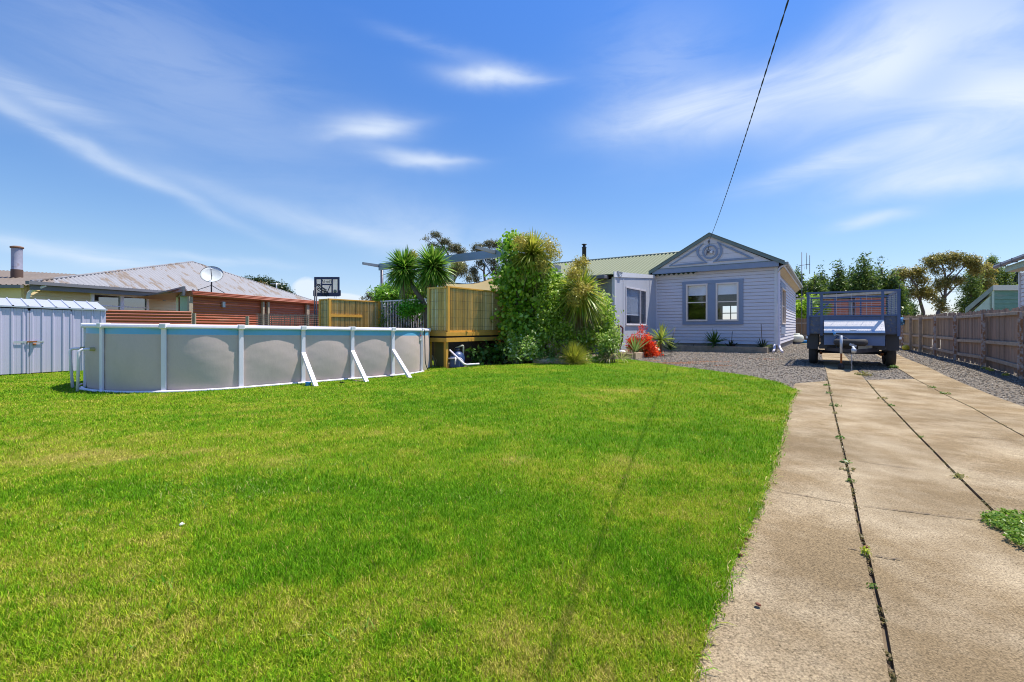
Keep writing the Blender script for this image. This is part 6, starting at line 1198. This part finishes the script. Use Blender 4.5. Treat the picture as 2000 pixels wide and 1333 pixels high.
BUSH = [(.10,.21,.016), (.24,.41,.03), (.50,.66,.08), (.82,.88,.45)]  # palest tone paints sun glints into the leaf colours
def bush(name, label, blobs, d, n, size, pal, seed, cat='shrub', shape='quad', shell=.4, clump=6, stems=10, group=None, base=None, outw=.6, ry=None):
    x0 = sum(b[0] for b in blobs)/len(blobs); yb = base or max(b[1]+b[3] for b in blobs); b0 = at(x0, yb, d); gz0 = float(H(b0.x, b0.y)); t = thing(name, label, cat, (b0.x, b0.y, gz0), group)
    leafcloud('foliage', t, vb(blobs, d, ry), n, size, pal, seed, shape=shape, shell=shell, clump=clump, jit=.18, outw=outw)
    if stems:
        mb = MB(); g = random.Random(seed)
        for i in range(stems):
            b = g.choice(blobs); q = at(b[0]+g.uniform(-.6,.6)*b[2], b[1]+g.uniform(-.6,.4)*b[3], d+b[4]); s0 = Vector((b0.x+g.uniform(-.3,.3)*b[2]*d/F*3, b0.y+g.uniform(-.15,.15), gz0)); m_ = s0.lerp(q, .5)+Vector((g.uniform(-.1,.1), g.uniform(-.1,.1), .05)); mb.tube([s0, m_, q], [.022,.014,.006], 5)
        mb.build('stem', BARK, t)
    return t
bush('garden_shrub', 'dense leafy shrub mass between the vine and lean-to under the yellow palm', [(1062,560,16,30,.3,.9),(1075,600,26,38,.2,1.3),(1068,645,24,34,.1,1),(1098,568,18,26,.3,1),(1112,552,12,12,.4,.5),(1115,600,26,40,.6,1),(1150,620,34,44,.6,1),(1185,635,18,46,.3,1),(1170,600,20,30,.6,.8),(1100,640,30,40,.2,1),(1140,660,40,28,.2,1),(1180,670,18,22,0,.8),(1195,600,6,26,.5,.3)], 13.9, 15000, .08, BUSH, 41, shell=.35, clump=6, stems=24, base=704)
bush('garden_shrub', 'light variegated leafy shrub at the left foot of the vine', [(1010,690,20,17,0,1),(1035,680,18,22,.1,1),(1000,668,12,18,.2,.6)], 13.4, 1500, .075, [(.13,.30,.03),(.34,.52,.08),(.75,.80,.50)], 42, base=714, stems=6)
bush('garden_shrub', 'low bright shrub right of the yellow grass clump at the bed edge', [(1188,672,16,16,0,1),(1200,660,10,16,.1,.7),(1175,690,9,10,-.1,.4)], 13.2, 1300, .07, [(.12,.28,.03),(.30,.45,.06),(.52,.58,.22)], 43, base=703, stems=6)
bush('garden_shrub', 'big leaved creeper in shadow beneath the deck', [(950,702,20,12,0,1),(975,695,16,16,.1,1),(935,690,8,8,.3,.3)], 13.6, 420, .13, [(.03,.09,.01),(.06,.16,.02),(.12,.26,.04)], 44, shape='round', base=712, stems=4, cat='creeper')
bush('garden_shrub', 'low mixed leafy ground plants spilling over the log edging', [(1085,705,24,7,0,1),(1120,704,16,6,0,1),(1155,700,14,7,0,1),(1062,700,18,9,.2,1)], 13.15, 900, .06, [(.12,.28,.03),(.26,.42,.08),(.45,.52,.2)], 45, base=711, stems=0, cat='ground plant')
# yellow grass clump
p = at(1120, 703, 12.75); p.z = float(H(p.x, p.y))+.05; t = thing('grass_clump', 'fine bright yellow green grass clump in the vine bed', 'ornamental grass', tuple(p))
o = swords('blades', t, p, 1300, .62, .008, [(.30,.34,.03),(.45,.44,.05),(.20,.28,.03),(.55,.50,.10)], 51, th=(0,80), droop=.35, core=.12)
p = at(1080, 700, 13.4); p.z = float(H(p.x, p.y))+.05; t = thing('grass_clump', 'darker olive grass clump left of the bright yellow one', 'ornamental grass', tuple(p)); swords('blades', t, p, 300, .42, .008, [(.12,.18,.03),(.22,.26,.05)], 52, th=(0,80), droop=.4, core=.12)
def flax(label, px, py, d, n, L, w_, pal, seed, th=(5,85), droop=.3, cat='flax', name='flax_plant', stalk=None):
    p = at(px, py, d); p.z = max(p.z, float(H(p.x, p.y))); t = thing(name, label, cat, tuple(p)); swords('leaves', t, p, n, L, w_, pal, seed, th=th, droop=droop, core=.05)
    if stalk: MB().tube([p, p+Vector((stalk[0]*.5,0,stalk[1]*.55)), p+Vector((stalk[0],0,stalk[1]))], .012, 6).build('flower_stalk', BARK, t)
    return t
flax('arching green and bronze strap leaved plant at the right end of the vine bed', 1187, 702, 13.0, 90, .42, .022, [(.12,.16,.04),(.30,.28,.10),(.45,.40,.2),(.10,.07,.05)], 61, droop=.7)
flax('thin arching flax with cream edged leaves left of the red flowers', 1214, 702, 13.3, 40, .55, .022, [(.25,.32,.08),(.50,.46,.2)], 62, droop=.6, th=(20,85))
flax('upright pale green aloe in front of the red flowers', 1240, 688, 14.6, 26, .62, .035, [(.22,.34,.08),(.34,.44,.14)], 63, th=(0,60), droop=.2)
yb = at(1291, 690, 16.5); yt = flax('large yellow green yucca at the corner of the lean-to and cladding', 1291, 664, 16.5, 110, .68, .045, [(.16,.28,.03),(.30,.38,.05),(.45,.46,.10)], 64, th=(5,118), droop=.15, cat='yucca', name='yucca_plant')
MB().tube([at(1291,664,16.5), Vector((yb.x, 16.5, .3))], .05, 8).build('trunk', BARK, yt)
y2 = flax('green yucca with a round spiky head below the paired windows', 1395, 671, 19.0, 130, .58, .035, [(.05,.13,.02),(.10,.20,.03),(.20,.30,.06)], 65, th=(0,112), droop=.12, cat='yucca', name='yucca_plant'); MB().tube([at(1395,673,19.0), at(1395,688,19.0)], .05, 8).build('trunk', BARK, y2)
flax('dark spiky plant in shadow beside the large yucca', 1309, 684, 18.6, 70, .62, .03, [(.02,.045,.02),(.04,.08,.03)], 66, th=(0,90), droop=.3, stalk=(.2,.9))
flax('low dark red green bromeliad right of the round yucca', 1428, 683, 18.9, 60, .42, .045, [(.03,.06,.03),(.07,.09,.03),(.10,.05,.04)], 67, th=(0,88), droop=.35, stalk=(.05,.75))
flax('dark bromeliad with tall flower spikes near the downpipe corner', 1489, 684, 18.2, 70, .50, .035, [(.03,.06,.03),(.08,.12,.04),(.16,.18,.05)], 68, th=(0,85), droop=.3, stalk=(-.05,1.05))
flax('small dry tuft at the far left of the bed under the windows', 1352, 684, 19.6, 30, .3, .02, [(.08,.07,.03),(.12,.10,.04)], 69, th=(10,85))
# red flowering bush
t = thing('red_flower_bush', 'vivid orange red flowering succulent bush against the lean-to wall', 'flowering shrub', tuple(at(1255, 692, 15.6)))
RB = [(1238,668,10,11,0,1),(1248,672,11,12,0,1),(1254,648,5,12,0,.5),(1262,672,11,18,0,1),(1270,680,9,14,0,1),(1276,688,8,7,-.1,.7),(1253,640,4,5,0,.3),(1232,672,5,9,0,.5),(1258,690,14,6,-.1,.6),(1283,690,6,5,-.1,.4),(1228,680,5,6,0,.3)]
leafcloud('flowers', t, vb(RB, 15.6), 4200, .052, [(.45,.015,.006),(.80,.05,.010),(.95,.11,.015),(1.0,.22,.04)], 71, shell=.4, clump=7, jit=.2, outw=.9)
leafcloud('leaves', t, vb([(1248,684,18,9,0,1),(1262,690,14,6,0,1)], 15.5), 500, .05, [(.06,.14,.03),(.12,.22,.04)], 72, shell=.3)
# hose hank
hp = XF.p(XF.a_of(1209, .12), .12, 0); hz0, hz1 = HC-(660-640)*hp.y/F, HC-(636-640)*hp.y/F
hk = thing('hose_hank', 'brown garden hose hung in a long loop on the lean-to corner', 'hose', (hp.x, hp.y, hz0-.2)); mb = MB()
for k in range(9):
    o_ = Vector((random.uniform(-.07,.07), random.uniform(-.08,.02), 0)); w_ = .06+random.random()*.08; dz = random.uniform(-.12,.05); mb.tube([hp+o_+Vector((-w_,0,hz1-.1)), hp+o_+Vector((0,0,hz1)), hp+o_+Vector((w_,0,hz1-.1)), hp+o_+Vector((w_*.9,0,hz0)), hp+o_*.4+Vector((.02,0,hz0-.42+dz)), hp+o_+Vector((-w_*.9,0,hz0)), hp+o_+Vector((-w_,0,hz1-.1))], .014, 6)
mb.build('hose_loops', mat('brown_hose_rubber', (.16,.05,.04), .5), hk); MB().beam(hp+Vector((0,-.02,hz1)), hp+Vector((0,.1,hz1)), .03, .03).build('hook', GALV, hk)
c = G3(1215, 696); o = MB().lathe(c+Vector((0,0,.12)), [(0,-.05),(.11,-.04),(.15,.02),(.1,.08),(0,.1)], 9).build('pale_stone', WHITEP); tag(o, 'pale rounded stone between the hose hank and the aloe', 'stone')
# log edging
LOGM = mat('grey_log_timber', (.52,.41,.27), .85, var=.3, vs=8, bump=.5)
for (x0, y0), (x1, y1), l in (((1043,710),(1096,711),'weathered round log edging the left of the vine bed'),((1130,710),(1150,707.5),'short sunlit round log at the front of the vine bed'),((1151,707.5),(1166,705),'small sunlit log second from the right in the vine bed edge'),((1167,705),(1180,702.5),'last pale log at the right end of the vine bed edge'),((1096,712),(1129,711),'dark log half hidden by leaves at the middle of the vine bed edge')):
    a, b = G3(x0, y0+1), G3(x1, y1+1); up_ = Vector((0,0,.075)); o = MB().tube([a+up_, b+up_], .085, 12).build('log_edging', LOGM); tag(o, l, 'log')
sheet('garden_soil', PX([(985,712),(1045,710),(1100,709),(1150,705),(1182,701),(1215,699)]) + [(4.6,16.5),(2,18),(-.6,17),(-.9,14.5)], .034, SOIL, 1.)
# plants behind the white fence
FERN = [(.14,.34,.025),(.26,.50,.04),(.42,.60,.08)]
def fronds(name, parent, c, n, L, seed, pal):
    g = random.Random(seed); vs, fs, cs = [], [], []
    for i in range(n):
        ph = g.uniform(0, 6.28); up = g.uniform(.45, 1.35); d = Vector((math.cos(ph), math.sin(ph), 0)); s = Vector((-math.sin(ph), math.cos(ph), 0)); l = L*g.uniform(.7, 1.1); col_ = np.array(pal[g.randrange(len(pal))])*g.uniform(.7, 1.2)
        for k in range(16):
            t = (k+1)/17; q = c + d*(l*t*math.cos(up)*(1.0)) + Vector((0,0,l*(math.sin(up)*t - .75*t*t))); ll = l*.26*math.sin(math.pi*min(.97,t*.9+.12))
            for sg in (-1, 1):
                m = len(vs); tip = q + s*sg*ll + d*ll*.3 - Vector((0,0,ll*.25)); w_ = d*.018
                vs += [q-w_, q+w_, tip+w_*.2, tip-w_*.2]; fs.append((m, m+1, m+2, m+3)); cs += [tuple(col_*g.uniform(.85,1.15))]*4
    return mesh_np(name, np.array([tuple(v) for v in vs]), np.array(fs), FOL, parent, np.array(cs))
for i, (x, y, d, L, l) in enumerate(((757,583,17.6,.62,'bright tree fern next to the dark pergola post'),(776,577,17.9,.75,'tree fern under the left palm head'),(812,577,17.0,.75,'tree fern behind the white fence near the leaning trunk'))):
    c = at(x, y, d); t = thing('tree_fern', l, 'fern', (c.x, c.y, .2)); MB().tube([(c.x, c.y, .2), c], .08, 8).build('trunk', BARK, t); fronds('fronds', t, c+Vector((0,0,.08)), 60, L*1.05, 80+i, FERN); leafcloud('fronds', t, [(c+Vector((0,0,.12)), (L*.95, L*.8, .26))], 1500, .10, FERN, 180+i, shape='spray', shell=.1, clump=12)
bush('garden_shrub', 'bright feathery shrub pushing through the white bar fence', [(800,603,22,16,0,1),(818,598,12,10,0,.7),(788,610,10,12,0,.6)], 15.75, 1500, .07, [(.07,.26,.012),(.13,.42,.02),(.24,.52,.04)], 85, shape='spray', shell=.2, base=660, stems=8)
bush('garden_shrub', 'pale leafy shrub at the left end of the white fence', [(751,622,8,18,0,1),(757,632,10,10,0,1)], 17.3, 700, .075, [(.10,.24,.04),(.26,.40,.09),(.42,.48,.2)], 86, base=665, stems=5)
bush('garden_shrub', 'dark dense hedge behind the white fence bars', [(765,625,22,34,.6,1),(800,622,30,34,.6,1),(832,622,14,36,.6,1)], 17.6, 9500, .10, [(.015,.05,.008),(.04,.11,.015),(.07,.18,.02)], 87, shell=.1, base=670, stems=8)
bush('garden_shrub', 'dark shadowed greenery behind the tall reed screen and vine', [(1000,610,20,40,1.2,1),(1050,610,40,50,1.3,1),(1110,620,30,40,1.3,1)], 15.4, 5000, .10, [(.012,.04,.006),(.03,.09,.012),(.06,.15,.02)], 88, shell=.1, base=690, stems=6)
bush('lime_bush', 'vivid lime green bush over the back fence beside the house', [(1560,606,14,16,0,1),(1585,600,14,22,0,1),(1605,606,10,16,0,.6)], 35, 3000, .16, [(.22,.42,.02),(.38,.58,.03),(.55,.68,.06)], 89, base=650, stems=6)
# ------------------------------------------------------------------ trees
def tree(name, label, blobs, d, n, size, pal, seed, trunks=(), cat='tree', group=None, shell=.35, clump=7, shape='quad', up=.3, rt=.22, mtl=None, ry=None):
    b0 = at(trunks[0][0][0], 640, d) if trunks else at(blobs[0][0], 640, d); t = thing(name, label, cat, (b0.x, b0.y, 0), group)
    mb = MB()
    for tr_ in trunks:
        P = [at(x, y, d + (.0 if i == 0 else .3*math.sin(i*2.1+x))) for i, (x, y) in enumerate(tr_)]; m = len(P); P[0].z = min(P[0].z, 0) if tr_ is trunks[0] else P[0].z
        r0 = rt if tr_ is trunks[0] else rt*.5; mb.tube(P, [r0*(1-.72*i/(m-1)) for i in range(m)], 7)
    if trunks: mb.build('trunk', mtl or BARK, t)
    k_ = 1 if shape == 'spray' else .55
    leafcloud('crown', t, vb(blobs, d, ry), int(n*(1 if k_ == 1 else 2.1)), size*k_, pal, seed, shape=shape, shell=shell, clump=clump, jit=.16, up=up); return t
CYP = [(.03,.07,.014),(.08,.15,.025),(.17,.26,.04),(.30,.38,.06)]
def cypress(label, px, top, wd, d, seed, n=5200):
    g = random.Random(seed); bl = []; base = 642; hgt = base-top
    for k in range(20):
        t = k/19; w_ = wd*(1-t)**.75*.5+3; y = base-8-hgt*.9*t
        for j in range(3 if t < .75 else 1): bl.append((px+g.uniform(-.75,.75)*w_, y+g.uniform(-4,4), w_*g.uniform(.42,.62)+2.5, hgt*.085*g.uniform(.8,1.5)+2, g.uniform(-1,1)*w_*.03, 1))
    for j in range(4): bl.append((px+g.uniform(-.25,.25)*wd, top+g.uniform(4,16), 2.2, g.uniform(6,10), 0, .5))
    return tree('cypress_tree', label, bl, d, n, .19, CYP, seed, [[(px,655),(px,base-hgt*.6),(px,top+8)]], group='cypress row behind the drive', shell=.25, clump=9, up=.5, shape='spray')
for i, (x, t_, w_, d, l) in enumerate(((1558,528,46,46,'dark cypress closest to the rear house corner and antenna'),(1592,538,44,44,'lower cypress directly over the lime bush'),(1604,530,30,50,'slim cypress poking up behind the lower one beside the lime bush'),(1636,519,42,46,'cypress with twin tips, left of the tallest one'),
                                     (1688,503,66,45,'tallest and broadest cypress above the trailer'),(1664,524,36,50,'cypress wedged between the twin tipped and tallest ones'),(1722,518,44,47,'cypress right of the tallest one over the cage corner'),(1748,530,36,46,'last cypress before the gum trees'))):
    cypress(l, x, t_, w_*1.22, d, 100+i, 13000 if w_ > 60 else 8500)
tree('cypress_hedge', 'low dark conifer belt filling the gaps behind the cypress row', [(1548+i*17, 590+6*math.sin(i*1.7), 14, 30, .4*math.sin(i), 1) for i in range(12)] + [(1556+i*22, 561+5*math.sin(i*2.3), 12, 14, 0, .8) for i in range(8)], 53, 11000, .2, CYP, 140, [[(1650,655),(1650,620),(1650,590)]], cat='hedge', shell=.2, clump=8, shape='spray')
GUM = [(.10,.11,.035),(.25,.25,.06),(.44,.38,.09),(.62,.45,.13)]
tree('gum_tree', 'flat topped gum tree with dark slender trunk beside the cypresses', [(1770,533,28,9,0,1.2),(1798,530,13,10,0,.8),(1752,543,20,10,0,1),(1795,548,22,10,0,.8),(1775,572,18,14,0,.8),(1808,572,20,14,0,.9),(1822,582,12,9,0,.5),(1745,565,18,16,0,1)], 52, 5200, .27, GUM, 121,
     [[(1804,655),(1803,610),(1796,585),(1790,560),(1775,538)],[(1796,585),(1812,565),(1822,578)],[(1790,560),(1800,540)]], mtl=GUMBARK, shell=.3)
tree('gum_tree', 'largest gum tree with umbrella crown and curved pale trunk', [(1820,512,16,12,0,1),(1840,505,16,9,0,1),(1870,503,20,9,0,1),(1896,512,16,12,0,1),(1860,520,14,10,0,.6),(1829,530,12,8,0,.5),(1845,550,20,8,0,.8),(1868,548,16,8,0,.7),(1838,560,22,7,0,.6),(1835,590,12,10,0,.5),(1840,604,14,8,0,.5),(1906,525,12,14,0,.7)], 50, 6500, .25, GUM, 122,
     [[(1828,655),(1832,612),(1845,588),(1847,560),(1846,535),(1838,512)],[(1847,562),(1862,545),(1880,525),(1885,510)],[(1846,580),(1866,560),(1876,552)],[(1847,545),(1862,530),(1865,512)],[(1845,588),(1834,562)]], mtl=GUMBARK, shell=.35)
GRN = [(.05,.10,.02),(.14,.22,.035),(.29,.40,.06),(.46,.54,.14)]
tree('poplar_tree', 'tall green tree merging with the right side of the largest gum', [(1895,560,16,24,0,1),(1888,600,16,24,0,1),(1908,590,14,26,0,1),(1902,535,12,14,0,.8)], 55, 4200, .28, GRN, 123, [[(1893,655),(1895,600),(1897,545)]], shell=.2)
tree('poplar_tree', 'brownish green tree under the neighbour eave tip', [(1925,530,14,14,0,1),(1922,560,16,22,0,1),(1918,592,16,20,0,1)], 56, 3600, .28, GUM[1:]+GRN[2:], 124, [[(1922,655),(1922,600),(1924,530)]], shell=.2)
tree('poplar_tree', 'upright dark poplar with highest pointed tip next to the neighbour roof', [(1937,510,7,12,0,.8),(1942,530,10,20,0,1),(1945,560,12,24,0,1),(1934,585,12,20,0,1)], 57, 3400, .26, GRN, 125, [[(1941,655),(1941,590),(1940,512)]], shell=.2)
tree('poplar_tree', 'green tree seen under the neighbour eave over the shed', [(1962,540,12,18,0,1),(1965,570,16,18,0,1),(1954,600,14,16,0,1)], 57, 3000, .26, GRN, 126, [[(1962,655),(1962,590),(1962,540)]], shell=.2)
tree('poplar_tree', 'slender grey green tree closest to the white neighbour wall', [(1985,538,8,14,0,1),(1984,560,10,20,0,1),(1988,590,10,14,0,1)], 58, 2200, .25, [(.05,.08,.04),(.12,.17,.08),(.25,.28,.16)], 127, [[(1985,655),(1985,590),(1985,530)]], shell=.2)
tree('low_pine', 'low bright green tree below the gums at the fence end', [(1762,602,24,14,0,1),(1775,612,18,12,0,1),(1750,590,16,14,0,1),(1758,575,10,10,0,.4)], 48, 3600, .24, [(.02,.06,.01),(.07,.14,.015),(.17,.26,.03)], 128, [[(1762,655),(1762,620),(1765,600)]], shell=.25)
tree('round_tree', 'round dark green tree behind the weathered roof', [(492,556,18,13,0,1),(515,556,22,14,0,1),(540,566,20,16,0,1),(560,576,14,10,0,1),(530,590,30,14,0,1),(480,545,7,6,0,.4)], 62, 6500, .3, [(.02,.045,.012),(.045,.085,.02),(.10,.13,.03)], 129, [[(525,655),(525,600),(522,560)]], shell=.3)
tree('round_tree', 'orange tinged tree in front of the round dark tree', [(508,562,13,8,0,1),(522,568,10,7,0,1)], 60, 1500, .26, [(.16,.12,.03),(.28,.19,.05)], 130, [[(512,655),(512,600),(512,565)]], shell=.3)
GM2 = [(.07,.075,.035),(.17,.18,.08),(.34,.31,.15)]
tree('gum_tree', 'sparse tall gum rising behind the palms and pergola beam', [(850,459,9,5,0,1),(833,467,6,5,0,.5),(858,463,6,5,0,.4),(868,473,12,6,0,1),(887,485,14,8,0,1),(900,492,12,6,0,.8),(846,480,10,5,0,.6),(860,488,12,6,0,.6),(905,500,8,6,0,.5),(900,525,14,14,0,.8),(915,545,9,8,0,.5)], 44, 3800, .19, GM2, 131,
     [[(888,655),(886,560),(882,510),(868,485),(852,465)],[(882,510),(893,495),(902,498)],[(868,485),(846,478),(835,470)],[(886,550),(900,530)]], mtl=GUMBARK, shell=.3, rt=.16)
tree('gum_tree', 'gum crown behind the right half of the pergola beam', [(935,485,12,8,0,1),(958,477,14,7,0,1),(975,480,12,7,0,1),(945,495,12,8,0,.7),(925,530,10,9,0,.7),(940,515,12,7,0,.7),(962,512,12,9,0,.7),(968,530,14,12,0,.8),(930,545,9,9,0,.5),(985,500,10,10,0,.6)], 46, 4400, .2, GM2, 132,
     [[(948,655),(948,560),(945,530),(950,500),(958,480)],[(945,530),(930,520),(933,490)],[(950,505),(968,515)],[(948,540),(965,525)]], mtl=GUMBARK, shell=.3, rt=.16)
tree('gum_tree', 'yellowish leafy tree between the round palm head and beam', [(895,520,9,9,0,1),(885,530,9,12,0,1),(878,545,9,8,0,.7)], 30, 1300, .16, [(.22,.24,.06),(.38,.36,.12),(.14,.18,.05)], 133, [[(886,655),(886,580),(890,525)]], shell=.3, rt=.08)
tree('gum_tree', 'small dusky gum top above the long reed screen', [(722,577,7,5,0,1),(712,584,6,4,0,.7),(735,584,9,7,0,1),(728,592,14,5,0,.8)], 40, 900, .19, GM2, 134, [[(726,655),(725,600),(723,580)]], shell=.3, rt=.1)
